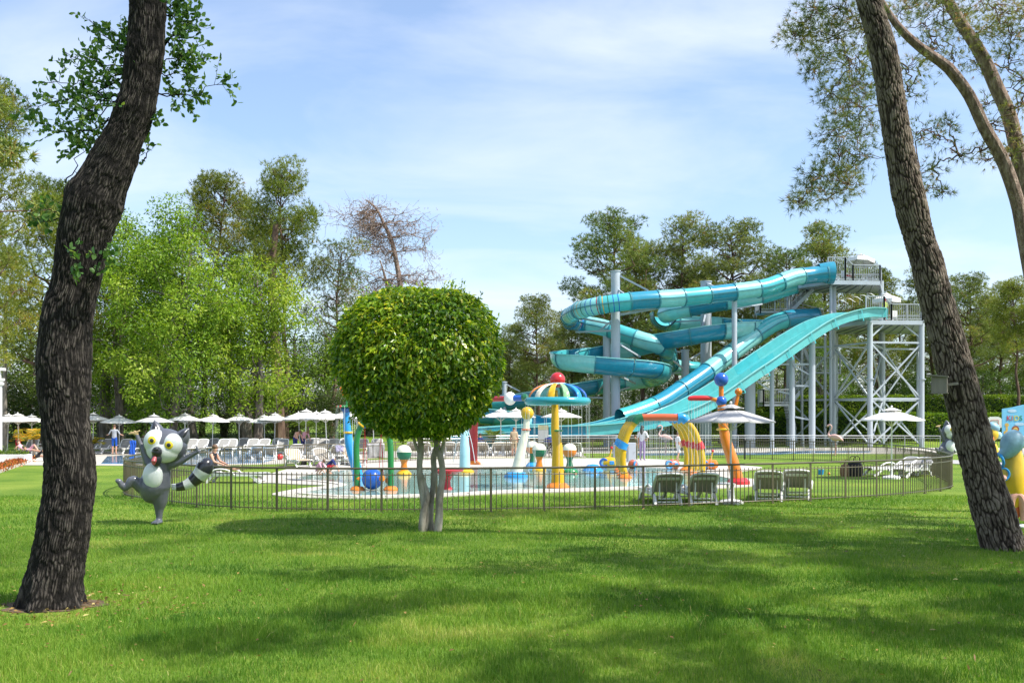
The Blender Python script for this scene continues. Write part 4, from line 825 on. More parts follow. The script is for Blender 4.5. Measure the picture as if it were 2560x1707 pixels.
# the dead pine
rng = np.random.default_rng(61); dd0 = G(1018, 1080); Yd = 80.0
de = empty('dead_pine', (P(1005, 700, Yd).x, Yd, gz(-9, Yd)), 0, 'dead brown pine with bare branches behind the clipped ficus', 'tree')
S = crom([tuple(P(x, y, Yd)) + (w / 2 / F * Yd,) for x, y, w in ((1020, 1085, 20), (1008, 900, 18), (1003, 740, 15), (992, 660, 12), (978, 600, 11), (960, 560, 8), (940, 520, 5), (915, 500, 2))], 40)
m_dead = bark_mat('dead_bark', (0.15, 0.105, 0.085), (0.28, 0.21, 0.175), (0.42, 0.35, 0.30), 3); tb = MB(); tb.tube([Vector(p[:3]) for p in S], list(S[:, 3]), 8); reparent(tb.build('trunk', m_dead), de); tb = MB(); V, Fc, A, off = [], [], [], 0
S2 = crom([tuple(P(x, y, Yd + 3)) + (w / 2 / F * Yd,) for x, y, w in ((968, 1080, 18), (966, 900, 16), (962, 790, 13), (968, 720, 9), (950, 650, 3))], 20); tb.tube([Vector(p[:3]) for p in S2], list(S2[:, 3]), 7); reparent(tb.build('trunk', m_dead), de); tb = MB()
for i in range(60):
    a = np.array(P(*(rg.choice(((1003, 740), (998, 690), (985, 630), (975, 595), (960, 560), (945, 530), (1004, 780), (966, 800), (967, 740), (966, 770), (964, 700)))), Yd)); sgn = rg.choice((-1, -1, 1)); ln = rg.uniform(60, 175) * (1.0 if a[2] < 14 else 0.75)
    b = a + np.array([sgn * ln / F * Yd * rg.uniform(0.5, 1), rg.uniform(-2.5, 2.5), rg.uniform(-1.0, 0.7)]); pth = limb(tb, a, b, 0.055, 0.012, rng, n=8, k=5, wob=0.05)
    for j in range(9):
        q = pth[rng.integers(2, 8)]; e = q + rng.normal(size=3) * np.array([0.8, 0.8, 0.6]); p2 = limb(tb, q, e, 0.026, 0.012, rng, n=5, k=4, wob=0.12)
        for k in range(3): limb(tb, p2[rng.integers(1, 5)], e + rng.normal(size=3) * 0.5, 0.015, 0.009, rng, n=4, k=3, wob=0.12)
        if True:
            m = 5; v, f, aa = needles(e + rng.normal(size=(m, 3)) * 0.3, rng.normal(size=(m, 3)), 0.20, 0.024, 5, rng); V.append(v); Fc.append(f + off); A.append(aa); off += len(v)
reparent(tag(tb.build('branches', m_dead), kind='stuff'), de); reparent(fast_obj('crown', np.vstack(V), np.vstack(Fc), m_needle_d, attrs={'rnd': np.concatenate(A)}), de)
# pines behind the slides
for px, yt, Y, pr, rz, w, lb in ((1535, 500, 92, pA, 0.0, 1.05, 'tallest dark pine behind the looping slide, above its near column'), (1690, 520, 95, pB, 1.0, 1.0, 'open-crowned pine behind the middle of the slide'), (1840, 528, 96, pA, 2.4, 1.1, 'broad dark pine behind the upper slide tube'),
                             (2075, 535, 94, pB, 3.4, 1.15, 'loose pine behind the tower top and its white parasol'), (1960, 600, 92, pA, 4.2, 0.95, 'pine whose fork shows between the two tower platforms'), (1610, 590, 99, pC, 5.1, 1.0, 'paler pine between the tallest dark pine and the open-crowned one'),
                             (1345, 720, 90, pA, 0.8, 1.0, 'shorter pine standing free beside the clipped ficus'), (1270, 800, 97, pB, 2.0, 1.1, 'low pine at the edge of the ficus crown'), (1430, 760, 100, pA, 3.1, 1.1, 'low dark pine under the outermost slide bend'), (1760, 640, 103, pA, 1.7, 1.1, 'pine filling the gap behind the slide columns'),
                             (2200, 640, 99, pC, 2.8, 1.05, 'yellowish pine behind the tower railing'), (2330, 655, 104, pB, 4.6, 1.1, 'hazy pine just behind the leaning trunk'), (2430, 665, 98, pA, 0.3, 1.05, 'pine beyond the hedge beside the leaning trunk'), (2545, 690, 82, pE, 5.6, 0.95, 'pine with reddish bare trunk beyond the hedge at the picture edge'),
                             (2500, 690, 108, pB, 1.4, 1.1, 'far pine deep behind the hedge'), (1180, 870, 104, pC, 3.9, 1.1, 'far pine hidden behind the ficus crown')):
    T('pine_tree', pr, 18, px, yt, Y, lb, rz, w, 'pines behind the water slide')
k = 0
for px, yt, Y in ((1250, 850, 118), (1400, 800, 122), (1500, 760, 116), (1640, 740, 120), (1790, 730, 124), (1900, 720, 119), (2010, 740, 123), (2130, 720, 117), (2260, 730, 122), (2380, 760, 118), (2480, 740, 124), (2590, 740, 116), (1320, 880, 112), (2620, 700, 100)):
    T('far_pine', (pA, pB, pC)[k % 3], 18, px, yt, Y, 'pine in the dense far treeline behind the slide and tower', k * 1.1, 1.25, 'pines of the far treeline'); k += 1
for i, (px, yt, Y) in enumerate(((1290, 985, 96), (1390, 1000, 90), (1480, 990, 92), (1570, 985, 94), (1660, 990, 90), (1750, 985, 92), (1850, 985, 95), (1950, 975, 93), (2050, 970, 96))):
    T('undergrowth_shrub', (bC, bB)[i % 2], (6, 10)[i % 2], px, yt, Y, ORD[i] + ' dark bush from the ficus among the pine trunks under the slides', i * 1.7, 1.5, 'bushes under the slides')
T('green_shrub', bD, 11, 2045, 850, 86, 'light green tree seen through the tower stairs', 1.0, 1.0); T('green_shrub', bD, 11, 1800, 950, 84, 'light green bush behind the slide columns', 3.0, 1.2)
def dense_hedge(name, x0, x1, y, depth, z0, z1, n, label):
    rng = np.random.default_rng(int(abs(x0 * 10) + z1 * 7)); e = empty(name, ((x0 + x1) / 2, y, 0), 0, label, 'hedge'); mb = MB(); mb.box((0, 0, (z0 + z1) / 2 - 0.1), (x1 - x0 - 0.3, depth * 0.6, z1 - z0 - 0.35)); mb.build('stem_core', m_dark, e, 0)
    L = x1 - x0; u = rng.uniform(-L / 2, L / 2, n); top = rng.random(n) < 0.35; v = rng.uniform(z0, z1, n); w = np.where(top, rng.uniform(-depth / 2, depth / 2, n), -depth / 2 + rng.exponential(0.1, n)); v = np.where(top, z1 - rng.exponential(0.08, n), v)
    p = np.stack([u, w, v], 1); bu = fbm(p * 1.1, 3, 5) - 0.45; p[:, 1] -= bu * 0.55; p[:, 2] += bu * 0.45 * (p[:, 2] - z0) / (z1 - z0)
    d = rng.normal(size=(n, 3)) * 0.7 + np.array([0, -0.5, 0.3]); V_, F_, A_ = leaves(p, d, 0.17, 0.09, rng, np.clip(0.5 + bu * 1.2 + rng.normal(0, 0.2, n), 0, 1)); fast_obj('foliage', V_, F_, m_hedge, e, attrs={'rnd': A_})
dense_hedge('clipped_hedge', 20.5, 48, 84.0, 1.6, 1.0, 4.05, 26000, 'bright clipped hedge on the bank behind the tower legs'); dense_hedge('lower_hedge', 17.5, 47, 79.5, 1.4, 0.0, 2.55, 22000, 'ivy-green lower hedge along the foot of the bank')

for i, (px, yt, Y) in enumerate(((1230, 930, 112), (1330, 915, 108), (1420, 905, 112), (1500, 915, 107), (1590, 900, 111), (1680, 905, 108), (1770, 900, 112), (1860, 910, 108), (1950, 895, 111), (2040, 905, 107), (2130, 890, 112), (2220, 900, 108), (2310, 885, 111), (2400, 890, 107), (2490, 880, 112), (2580, 890, 108), (2290, 905, 101), (2450, 900, 101))):
    T('forest_tree', (bB, bD)[i % 2], (10, 11)[i % 2], px, yt, Y, 'dense broadleaf tree deep in the wood behind the slide', i * 1.9, 1.35, 'broadleaf trees deep in the wood')
# ---------------------------------------------------------------- fence round the splash pool
fpts = [(-8.1, 23.5), (-6.0, 21.9), (-2.4, 21.3), (2.5, 22.2), (8.6, 24.9), (12.2, 27.9), (13.9, 31.5), (15.6, 38), (15.9, 45), (12.6, 50.3), (5, 52.6), (-3, 50), (-7.5, 43.6), (-10.4, 39.5), (-11.6, 35), (-11.4, 30), (-10.2, 26)]
fc = closed_spline(fpts, 900); fc = np.vstack([fc, fc[:1]])
fl = np.r_[0, np.cumsum(np.linalg.norm(np.diff(fc, axis=0), axis=1))]; FL = fl[-1]
def fpos(s): s = s % FL; return Vector((float(np.interp(s, fl, fc[:, 0])), float(np.interp(s, fl, fc[:, 1])), 0))
fe = empty('pool_fence', (0, 30, 0), 0, 'bronze metal railing curving all round the splash pool lawn', 'fence'); FO = Vector((0, 30, 0))
def rail(name, z, r, n=8):
    mb = MB(); pts = [fpos(s) - FO + Vector((0, 0, z)) for s in np.linspace(0, FL, 420)]; mb.tube(pts, r, n, cap=False); mb.build(name, m_fence, fe)
rail('top_rail', 0.955, 0.024, 10); rail('middle_rail', 0.815, 0.012, 6); rail('bottom_rail', 0.075, 0.012, 6)
npost = int(FL / 1.17); SP = FL / npost; pm = MB(); pm.box((0, 0, 0.455), (0.050, 0.022, 0.95)); pm.cyl((0, 0, 0.86), (0, 0, 0.945), 0.012, n=8); pm.box((0, 0, 0.01), (0.09, 0.07, 0.02)); pmesh = pm.mesh('post', m_fence, 0)
bm_ = MB(); bm_.cyl((0, 0, 0.03), (0, 0, 0.865), 0.0105, n=6); bmesh_ = bm_.mesh('bar', m_fence, 40)
bars = []
for i in range(npost):
    s = i * SP; p = fpos(s); q = fpos(s + 0.05) - fpos(s - 0.05); rz = math.atan2(q.y, q.x)
    if not (4.6 < p.x < 6.2 and p.y > 50 and False):
        o = link(bpy.data.objects.new('post', pmesh), fe); o.location = p - FO; o.rotation_euler = (0, 0, rz)
    for k in range(1, 10): bars.append(fpos(s + k * SP / 10))
bars.sort(key=lambda p: p.y)
for p in bars[:300]:
    o = link(bpy.data.objects.new('bar', bmesh_), fe); o.location = p - FO
rest = MB()
for p in bars[300:]: rest.cyl(p - FO + Vector((0, 0, 0.03)), p - FO + Vector((0, 0, 0.865)), 0.011, n=4)
tag(rest.build('far_bars', m_fence, fe), kind='stuff')
# straight steel railing in front of the slides
def straight_fence(name, pts, label, h=1.05, m=m_silver, step=0.13, gp=2.0):
    e = empty(name, (pts[0][0], pts[0][1], 0), 0, label, 'fence'); o = Vector(e.location); P2 = crom([(x, y, gz(x, y)) for x, y in pts], 200)
    for nm, z, r in (('top_rail', h, 0.028), ('middle_rail', h - 0.14, 0.016), ('bottom_rail', 0.1, 0.014)):
        mb = MB(); mb.tube([Vector(p) - o + Vector((0, 0, z)) for p in P2[::4]], r, 6, cap=True); mb.build(nm, m, e)
    d = np.r_[0, np.cumsum(np.linalg.norm(np.diff(P2[:, :2], axis=0), axis=1))]; mb = MB(); n = int(d[-1] / step)
    at = lambda s: Vector([float(np.interp(s, d, P2[:, j])) for j in range(3)]) - o
    for i in range(n): q = at(i * step); mb.cyl(q + Vector((0, 0, 0.1)), q + Vector((0, 0, h - 0.14)), 0.014, n=4)
    tag(mb.build('bars', m_fence, e), kind='stuff'); pm = MB(); pm.cyl((0, 0, 0), (0, 0, h), 0.026, n=8); me = pm.mesh('post', m, 40)
    for i in range(int(d[-1] / gp) + 1): k = link(bpy.data.objects.new('post', me), e); k.location = at(i * gp)
    return e
straight_fence('slide_railing', [(-5.5, 57.5), (3, 60.5), (14, 60.8), (24, 60.0), (30, 57.5), (36, 56)], 'long steel railing between the far lawn and the slide run-outs')
straight_fence('path_railing', [(27.5, 54), (40, 52.5), (60, 52)], 'steel railing along the grey path at the picture edge', 1.1)
# ---------------------------------------------------------------- water slides
TC = [m_teal_l, m_teal_m, m_teal_b]
def circ(r, n=18, a0=0, a1=2 * math.pi): return [(r * math.cos(a), r * math.sin(a)) for a in np.linspace(a0, a1, n, endpoint=(a1 - a0 < 6.28))]
def pixpath(pts): return [tuple(P(x, y, Y)) for x, y, Y in pts]
def slide_thing(name, label): return empty(name, (0, 66, 0), 0, label, 'water slide')
SO = Vector((0, 66, 0))
def arclen(S): return np.r_[0, np.cumsum(np.linalg.norm(np.diff(S, axis=0), axis=1))]
def flume(root, pts, kind, r=0.55, seg=2.3, seq=None, stripes=None, start=0):
    """a run of moulded sections, each its own part with a flange at the joint"""
    S = crom(pts, 700)[:, :3]; d = arclen(S); n = max(1, int(d[-1] / seg)); rg = random.Random(start * 7 + 3); cuts = [0.0]
    for i in range(n): cuts.append(cuts[-1] + d[-1] / n * (1 + 0.0 * rg.random()))
    last = None
    for i in range(n):
        a, b = cuts[i], cuts[i + 1]; ss = np.linspace(a, b, 9); Q = [Vector([float(np.interp(x, d, S[:, j])) for j in range(3)]) - SO for x in ss]
        c = seq[i % len(seq)] if seq else rg.choice([k for k in (0, 0, 1, 1, 2) if k != last]); last = c
        mb = MB()
        if kind == 'tube': mb.sweep(Q, circ(r, 20), closed=True)
        else:
            w = r; outer = [(w * math.cos(t), w * math.sin(t)) for t in np.linspace(math.pi * 0.93, math.pi * 2.07, 15)]
            inner = [(x * 0.93, y * 0.93) for x, y in outer[::-1]]; lip0 = [(outer[-1][0] + 0.08, outer[-1][1] + 0.05)]
            mb.sweep(Q, outer + inner, closed=True)
        mb.build('tube_section' if kind == 'tube' else 'trough_section', TC[c], root, 45)
        fm = MB(); q = Q[0]; t = (Q[1] - Q[0]).normalized()
        if kind == 'tube':
            fm.sweep([q - t * 0.05, q + t * 0.05], circ(r + 0.055, 20), closed=True); fm.sweep([q + t * 0.05, q - t * 0.05], circ(r * 0.99, 20), closed=True)
            K_ = 20
            fm.f += [(k, (k + 1) % K_, 3 * K_ + (k + 1) % K_, 3 * K_ + k) for k in range(K_)] + [(K_ + (k + 1) % K_, K_ + k, 2 * K_ + k, 2 * K_ + (k + 1) % K_) for k in range(K_)]; fm.m += [0] * (2 * K_)
        else:
            pr = [((r + 0.06) * math.cos(x), (r + 0.06) * math.sin(x)) for x in np.linspace(math.pi * 0.93, math.pi * 2.07, 15)] + [(r * math.cos(x), r * math.sin(x)) for x in np.linspace(math.pi * 2.07, math.pi * 0.93, 15)]
            fm.sweep([q - t * 0.045, q + t * 0.045], pr, closed=True)
        fm.build('flange', m_flange, root, 40)
        # side seam along the tube
        side = 1
        if kind == 'tube':
            for sgn in (-1, 1): sm = MB(); sm.sweep(Q, [(sgn * (r - 0.01), -0.03), (sgn * (r + 0.06), -0.03), (sgn * (r + 0.06), 0.03), (sgn * (r - 0.01), 0.03)][::sgn], closed=True); sm.build('seam', m_flange, root, 30)
        else:
            for sgn in (-1, 1):
                sm = MB(); bx, bz = sgn * r * math.cos(math.pi * 0.07), -r * math.sin(-math.pi * 0.07); sm.sweep(Q, [(bx - 0.03, bz - 0.03), (bx + sgn * 0.09, bz - 0.03), (bx + sgn * 0.09, bz + 0.03), (bx - 0.03, bz + 0.03)][::sgn], closed=True); sm.build('seam', TC[0], root, 30)
    if stripes:
        s0, s1, k = stripes; cols = [m_blue, m_blue, m_dgrn, m_yel, m_dred]
        for i in range(k):
            s = d[-1] * (s0 + (s1 - s0) * i / (k - 1)); q = Vector([float(np.interp(s, d, S[:, j])) for j in range(3)]) - SO; q2 = Vector([float(np.interp(s + 0.055, d, S[:, j])) for j in range(3)]) - SO
            m = MB(); m.sweep([q, q2], circ(r + 0.008, 20), closed=True); m.build('stripe', cols[i % 5], root, 40)
    return S
# upper closed tube from the top platform, round the far bend and down behind
A = slide_thing('tube_slide', 'closed turquoise tube slide from the top platform with striped outermost bend')
flume(A, pixpath([(2068, 684, 73), (2030, 688, 73), (1985, 694, 72.5), (1950, 706, 72), (1912, 719, 71.5), (1862, 727, 71), (1809, 733, 70.5), (1757, 739, 70), (1695, 745, 69.5), (1645, 748, 69), (1598, 751, 68.7), (1545, 757, 68.5), (1487, 766, 68.8), (1448, 777, 70), (1424, 792, 72), (1428, 803, 74), (1452, 809, 75),
                  (1500, 817, 74.5), (1560, 836, 73.5), (1600, 849, 73), (1640, 861, 73), (1664, 874, 74), (1672, 890, 76), (1672, 905, 78), (1690, 917, 79.5), (1725, 922, 80), (1780, 926, 80)]), 'tube', 0.62, 1.95,
      seq=[2, 0, 1, 0, 2, 1, 0, 2, 1, 0, 0, 2, 2, 0, 1, 0, 1, 1, 2, 0, 1, 0, 2, 1, 0, 2, 0, 1, 0, 1], stripes=(0.40, 0.60, 26), start=1)
# second slide: short tube under the first, then open trough folding four times
B = slide_thing('trough_slide', 'open turquoise trough slide folding back and forth below the striped tube')
flume(B, pixpath([(1985, 712, 75), (1900, 738, 75), (1800, 755, 75), (1740, 766, 75), (1690, 776, 75.5), (1664, 786, 77)]), 'tube', 0.70, 2.2, seq=[1, 0, 2, 0, 0], start=2)
flume(B, pixpath([(1664, 786, 77), (1655, 793, 79), (1675, 799, 81), (1740, 801, 81.5), (1820, 803, 80.5), (1875, 806, 78), (1885, 812, 75.5), (1850, 814, 73.5), (1790, 820, 72.7), (1730, 830, 72.5), (1670, 842, 73), (1620, 854, 74.5), (1570, 864, 75.5), (1500, 873, 75.5), (1445, 880, 74.5), (1412, 886, 72.5),
                  (1412, 892, 70.5), (1450, 897, 69.3), (1520, 904, 69), (1590, 910, 69.4), (1635, 918, 71), (1648, 928, 73), (1630, 936, 75), (1590, 942, 76), (1530, 950, 76), (1470, 960, 75.5), (1410, 970, 75), (1330, 985, 74.5), (1240, 1000, 74), (1180, 1009, 74)]), 'trough', 0.95, 2.3, seq=[2, 1, 0, 0, 2, 2, 0, 0, 2, 2, 1, 0, 2, 1, 0, 0, 2, 2, 1, 1, 0, 1, 2, 0, 2, 1, 1, 0, 0, 1], start=3)
flume(B, pixpath([(1180, 1009, 74), (1140, 1015, 72), (1150, 1022, 70), (1200, 1028, 69.5), (1270, 1034, 69.5), (1330, 1046, 69), (1360, 1058, 68), (1340, 1066, 66.5), (1250, 1072, 66), (1130, 1080, 65.5)]), 'trough', 0.90, 2.3, seq=[0, 2, 2, 1, 2, 0, 1], start=4)
# third: closed tube from the lower platform straight down into the run-out
C_ = slide_thing('chute_slide', 'closed turquoise chute from the lower platform ending in a flat run-out')
flume(C_, pixpath([(2040, 792, 76), (1992, 794, 75.5), (1960, 800, 75), (1927, 813, 74.5), (1868, 853, 73.5), (1803, 902, 72), (1751, 942, 70.5), (1707, 972, 69.5), (1648, 1010, 68), (1589, 1034, 67), (1551, 1046, 66.4)]), 'tube', 0.66, 2.6, seq=[2, 1, 0, 0, 2, 2, 1, 2, 0, 2, 0], start=5)
flume(C_, pixpath([(1612, 1032, 67.4), (1551, 1049, 66.4), (1500, 1062, 65.8), (1420, 1074, 65.3), (1340, 1082, 65), (1250, 1088, 64.7), (1130, 1092, 64.5)]), 'trough', 0.95, 2.4, seq=[2, 2, 0, 0, 2, 0], start=6)
# fourth: wide racing slide with two lanes
D = slide_thing('lane_slide', 'wide two-lane open racing slide falling in front of the tower')
S = crom(pixpath([(2184, 798, 70.6), (2145, 797, 70.4), (2110, 802, 70), (2060, 818, 69.4), (2010, 846, 68.8), (1950, 886, 68), (1880, 935, 67), (1800, 990, 66), (1730, 1030, 65), (1660, 1057, 64), (1590, 1073, 63.3), (1500, 1084, 62.8), (1400, 1089, 62.5), (1280, 1092, 62.3)]), 600)[:, :3]
d = arclen(S); LW = 1.65; wl_, th = 0.62, 0.05
prof = [(-LW, wl_ + 0.0), (-LW, -0.02), (LW, -0.02), (LW, wl_), (LW - th, wl_), (LW - th, th), (th / 2, th), (th / 2, 0.42), (-th / 2, 0.42), (-th / 2, th), (-LW + th, th), (-LW + th, wl_)]
n = 13
for i in range(n):
    ss = np.linspace(d[-1] * i / n, d[-1] * (i + 1) / n, 8); Q = [Vector([float(np.interp(x, d, S[:, j])) for j in range(3)]) - SO for x in ss]
    mb = MB(); mb.sweep(Q, prof, closed=True); mb.build('lane_section', (m_teal_b if i > 9 else m_teal_m) if i in (4, 9, 11, 12) else m_lane, D, 30)
    rb = MB(); t = (Q[1] - Q[0]).normalized(); rb.sweep([Q[0] - t * 0.04, Q[0] + t * 0.04], [(-LW - 0.16, wl_ - 0.05), (-LW - 0.16, -0.2), (LW + 0.16, -0.2), (LW + 0.16, wl_ - 0.05), (LW + 0.003, wl_ - 0.05), (LW + 0.003, -0.024), (-LW - 0.003, -0.024), (-LW - 0.003, wl_ - 0.05)], closed=True); rb.build('flange', m_teal_m, D, 0)
    for sg in (-1, 1):
        lp_ = MB(); lp_.sweep(Q, [(sg * LW + sg * 0.003, wl_ - 0.03), (sg * (LW + 0.16), wl_ - 0.03), (sg * (LW + 0.16), wl_ + 0.02), (sg * LW + sg * 0.003, wl_ + 0.02)][::sg], closed=True); lp_.build('side_lip', m_teal_l, D, 30)

# ---------------------------------------------------------------- columns and arms carrying the slides
def column(px, ytop, ybot_dummy, Y, rpx, label, arms=()):
    top = P(px, ytop, Y); e = empty('support_column', (top.x, top.y, 0), 0, label, 'column', 'columns carrying the slides'); r = rpx / F * Y; o = Vector(e.location)
    mb = MB(); mb.cyl((0, 0, -0.1), (0, 0, top.z), r, n=24); mb.build('shaft', m_greyp, e)
    mb = MB(); mb.lathe([(r + 0.02, top.z - 0.04), (r + 0.05, top.z - 0.04), (r + 0.05, top.z + 0.03), (r * 0.2, top.z + 0.06)], n=24); mb.build('cap', m_greyp, e)
    mb = MB(); mb.lathe([(r + 0.22, 0.0), (r + 0.22, 0.06), (r + 0.02, 0.06)], n=20); mb.build('base_flange', m_greyp, e)
    for (x0, y0, x1, y1, dy, w) in arms:
        m = MB(); a = Vector((0, 0, P(px, y0, Y).z)); b = P(x1, y1, Y + dy) - o; m.bar(a, b, w); m.build('arm', m_greyp, e, 0)
column(1539, 678, 0, 69.9, 11.5, 'tallest grey column through the outermost slide bend', ((1539, 684, 1620, 726, -.9, .12), (1539, 720, 1565, 738, -.9, .10), (1545, 788, 1645, 770, -.7, .16), (1533, 812, 1460, 797, 1.5, .16), (1533, 826, 1440, 830, 4, .12), (1533, 793, 1500, 826, 4.0, .1), (1545, 855, 1600, 892, 3, .12), (1545, 935, 1588, 958, 5, .12)))
column(1517, 815, 0, 74.2, 9.5, 'second grey column close behind the tallest one', ((1517, 922, 1425, 925, -4, .14), (1517, 995, 1450, 992, 1, .12), (1517, 952, 1490, 985, 1, .1), (1517, 985, 1600, 960, 2, .12)))
column(1765, 704, 0, 77.3, 13.5, 'thick grey column behind the middle of the upper tube', ((1765, 708, 1800, 722, -5, .1), (1780, 775, 1900, 762, -2, .14), (1765, 800, 1660, 806, 2, .12), (1755, 780, 1750, 850, -3, .12), (1765, 850, 1790, 850, -4, .12)))
column(1836, 742, 0, 71.0, 6.5, 'slim grey column under the upper tube beside the chute', ((1836, 744, 1810, 752, -.4, .1), (1836, 742, 1910, 738, .3, .12), (1836, 772, 1905, 760, 3, .1)))
column(1713, 875, 0, 76.5, 9.5, 'short grey column under the inner tube bend', ((1713, 879, 1626, 879, -1.5, .1), (1713, 925, 1655, 880, -2, .12), (1713, 930, 1665, 935, 1.5, .12), (1713, 905, 1755, 880, 1.5, .1)))
column(1261, 955, 0, 73.5, 5.5, 'low grey column at the edge of the ficus crown', ((1261, 958, 1300, 978, 0, .1), (1261, 985, 1230, 998, .4, .1)))
column(1875, 935, 0, 70.5, 13.0, 'thick grey column below the racing slide', ((1875, 940, 1850, 965, -2.5, .14),))
column(1930, 915, 0, 69.6, 5.5, 'slim grey column, first of three under the racing slide', ((1930, 950, 1890, 953, 0, .1), (1930, 978, 1895, 955, 0, .1)))
column(1980, 880, 0, 69.2, 7.0, 'grey column, second of three under the racing slide', ((1980, 910, 1940, 911, 0, .12), (1980, 985, 1945, 978, .2, .1)))
column(2030, 850, 0, 69.0, 8.0, 'grey column, third of three under the racing slide beside the tower', ((2030, 910, 1982, 911, 0, .12), (2030, 940, 1985, 915, 0, .1), (2030, 965, 1988, 964, .1, .12), (2030, 1050, 1988, 1042, .1, .12)))

# ---------------------------------------------------------------- tower
tw = empty('slide_tower', (P(2130, 1000, 74).x, 74, 0), 0, 'galvanised steel slide tower with two platforms, stairs and crossed braces', 'tower'); TO = Vector(tw.location)
def tp(x, y, Y): return P(x, y, Y) - TO
def tbar(name, a, b, w, m=m_greyp): mb = MB(); mb.bar(a, b, w); return mb.build(name, m, tw, 0)
def tpole(name, px, ytop, Y, r, m=m_greyp):
    t = tp(px, ytop, Y); mb = MB(); mb.cyl((t.x, t.y, -0.1), t, r, n=16); o = mb.build(name, m, tw)
    f = MB(); f.lathe([(r + 0.1, -0.03), (r + 0.1, 0.03), (r, 0.03)], (t.x, t.y, t.z * 0.55), 16); f.build('column_flange', m, tw); return Vector((t.x, t.y, 0))
zL, zH = P(2200, 808, 73).z, P(2100, 704, 74).z
fr = [(2175, 805, 71.0), (2303, 808, 71.5)]; bk = [(2210, 830, 78.0), (2298, 830, 78.0)]
cA = tpole('column', 2175, 806, 71, 0.19); cB = tpole('column', 2304, 808, 71.5, 0.19); cC = tpole('column', 2084, 698, 75, 0.20); cD = tpole('column', 2207, 830, 77.5, 0.18); cE = tpole('column', 2203, 703, 77.8, 0.19)
cF = tpole('column', 1972, 715, 77.5, 0.19); cG = tpole('column', 2090, 812, 79, 0.16); cH = tpole('column', 2063, 840, 74.6, 0.10, m_galv); cI = tpole('column', 2297, 812, 78, 0.17); cJ = tpole('drain_pipe', 2077, 712, 74.2, 0.11); cK = tpole('column', 2005, 850, 76, 0.10, m_galv)
def up(v, z): return Vector((v.x, v.y, z))
def cross(a, b, z0, z1, w=0.10):
    tbar('brace', up(a, z0), up(b, z1), w); tbar('brace', up(a, z1), up(b, z0), w)
lev = [0.15, 3.55, 7.6]
for a, b in ((cA, cB), (cC, cA), (cD, cI), (cC, cD), (cA, cD), (cB, cI), (cF, cC)):
    for z0, z1 in zip(lev[:-1], lev[1:]): cross(a, b, z0, z1)
    for z in lev[1:]: tbar('beam', up(a, z), up(b, z), 0.13)
for c, s in ((cA, 1), (cB, -1)): tbar('knee_brace', up(c, 7.9), up(c, zL - 0.2) + Vector((1.2 * s, 0.3, 0)), 0.1)
def deck_plate(name, poly, z, th=0.22):
    mb = MB(); mb.prism([(x, y) for x, y in poly], z - th, z); mb.build(name, m_galv, tw, 0)
    for i in range(len(poly)):
        a, b = poly[i], poly[(i + 1) % len(poly)]; mb = MB(); mb.bar((a[0], a[1], z - 0.13), (b[0], b[1], z - 0.13), 0.10, 0.30); mb.build('edge_beam', m_greyp, tw, 0)
def railing(pts, h=1.15, step=0.13, high=None):
    """post, rail and bars along a line of local points"""
    for i in range(len(pts) - 1):
        a, b = Vector(pts[i]), Vector(pts[i + 1]); L = (b - a).length; n = max(1, int(round(L / 1.4)))
        ha = hb = h
        if high: ha, hb = high[i], high[i + 1]
        mb = MB(); mb.bar(a + Vector((0, 0, ha)), b + Vector((0, 0, hb)), 0.075); mb.build('hand_rail', m_galv, tw, 0); mb = MB(); mb.bar(a + Vector((0, 0, 0.12)), b + Vector((0, 0, 0.12)), 0.06); mb.build('bottom_rail', m_galv, tw, 0)
        for k in range(n + 1): t = k / n; q = a.lerp(b, t); mb = MB(); mb.box(q + Vector((0, 0, (ha + (hb - ha) * t) / 2 - 0.1)), (0.09, 0.09, ha + (hb - ha) * t + 0.2)); mb.build('rail_post', m_galv, tw, 0)
        mb = MB(); k = int(L / step)
        for j in range(k): t = (j + 0.5) / k; q = a.lerp(b, t); mb.cyl(q + Vector((0, 0, 0.12)), q + Vector((0, 0, ha + (hb - ha) * t)), 0.018, n=4)
        tag(mb.build('rail_bars', m_silver, tw, 40), kind='stuff')
a0, a1 = tp(2165, 805, 71).xy, tp(2306, 805, 71.3).xy; b1, b0 = tp(2302, 805, 79).xy, tp(2085, 805, 79).xy; a00 = tp(2082, 805, 74).xy
deck_plate('lower_platform', [a0, a1, b1, b0, a00], zL)
zl = lambda p, z: Vector((p[0], p[1], z))
m1 = Vector(a0).lerp(Vector(a1), 0.32)
railing([zl(a0, zL), zl(m1, zL), zl(Vector(a0).lerp(Vector(a1), 0.45), zL), zl(a1, zL), zl(b1, zL), zl(b0, zL)], high=[1.75, 1.75, 1.2, 1.2, 1.2, 1.2])
c0_, c1_ = tp(2070, 704, 73.5).xy, tp(2200, 704, 73.8).xy; c2_, c3_ = tp(2204, 704, 78.5).xy, tp(1968, 704, 78.5).xy; c4_ = tp(1975, 704, 76.5).xy
deck_plate('upper_platform', [c0_, c1_, c2_, c3_, c4_], zH)
railing([zl(c0_, zH), zl(Vector(c0_).lerp(Vector(c1_), 0.33), zH), zl(Vector(c0_).lerp(Vector(c1_), 0.48), zH), zl(c1_, zH), zl(c2_, zH), zl(c3_, zH)], high=[1.75, 1.75, 1.2, 1.2, 1.2, 1.2])
for k in range(9): t = k / 8; q0 = Vector(c0_).lerp(Vector(c1_), t); q1 = Vector(c3_).lerp(Vector(c2_), t); tbar('joist', zl(q0, zH - 0.27), zl(q1, zH - 0.27), 0.09, m_galv)
for k in range(9): t = k / 8; q0 = Vector(a0).lerp(Vector(a1), t); q1 = Vector(b0).lerp(Vector(b1), t); tbar('joist', zl(q0, zL - 0.27), zl(q1, zL - 0.27), 0.09, m_galv)
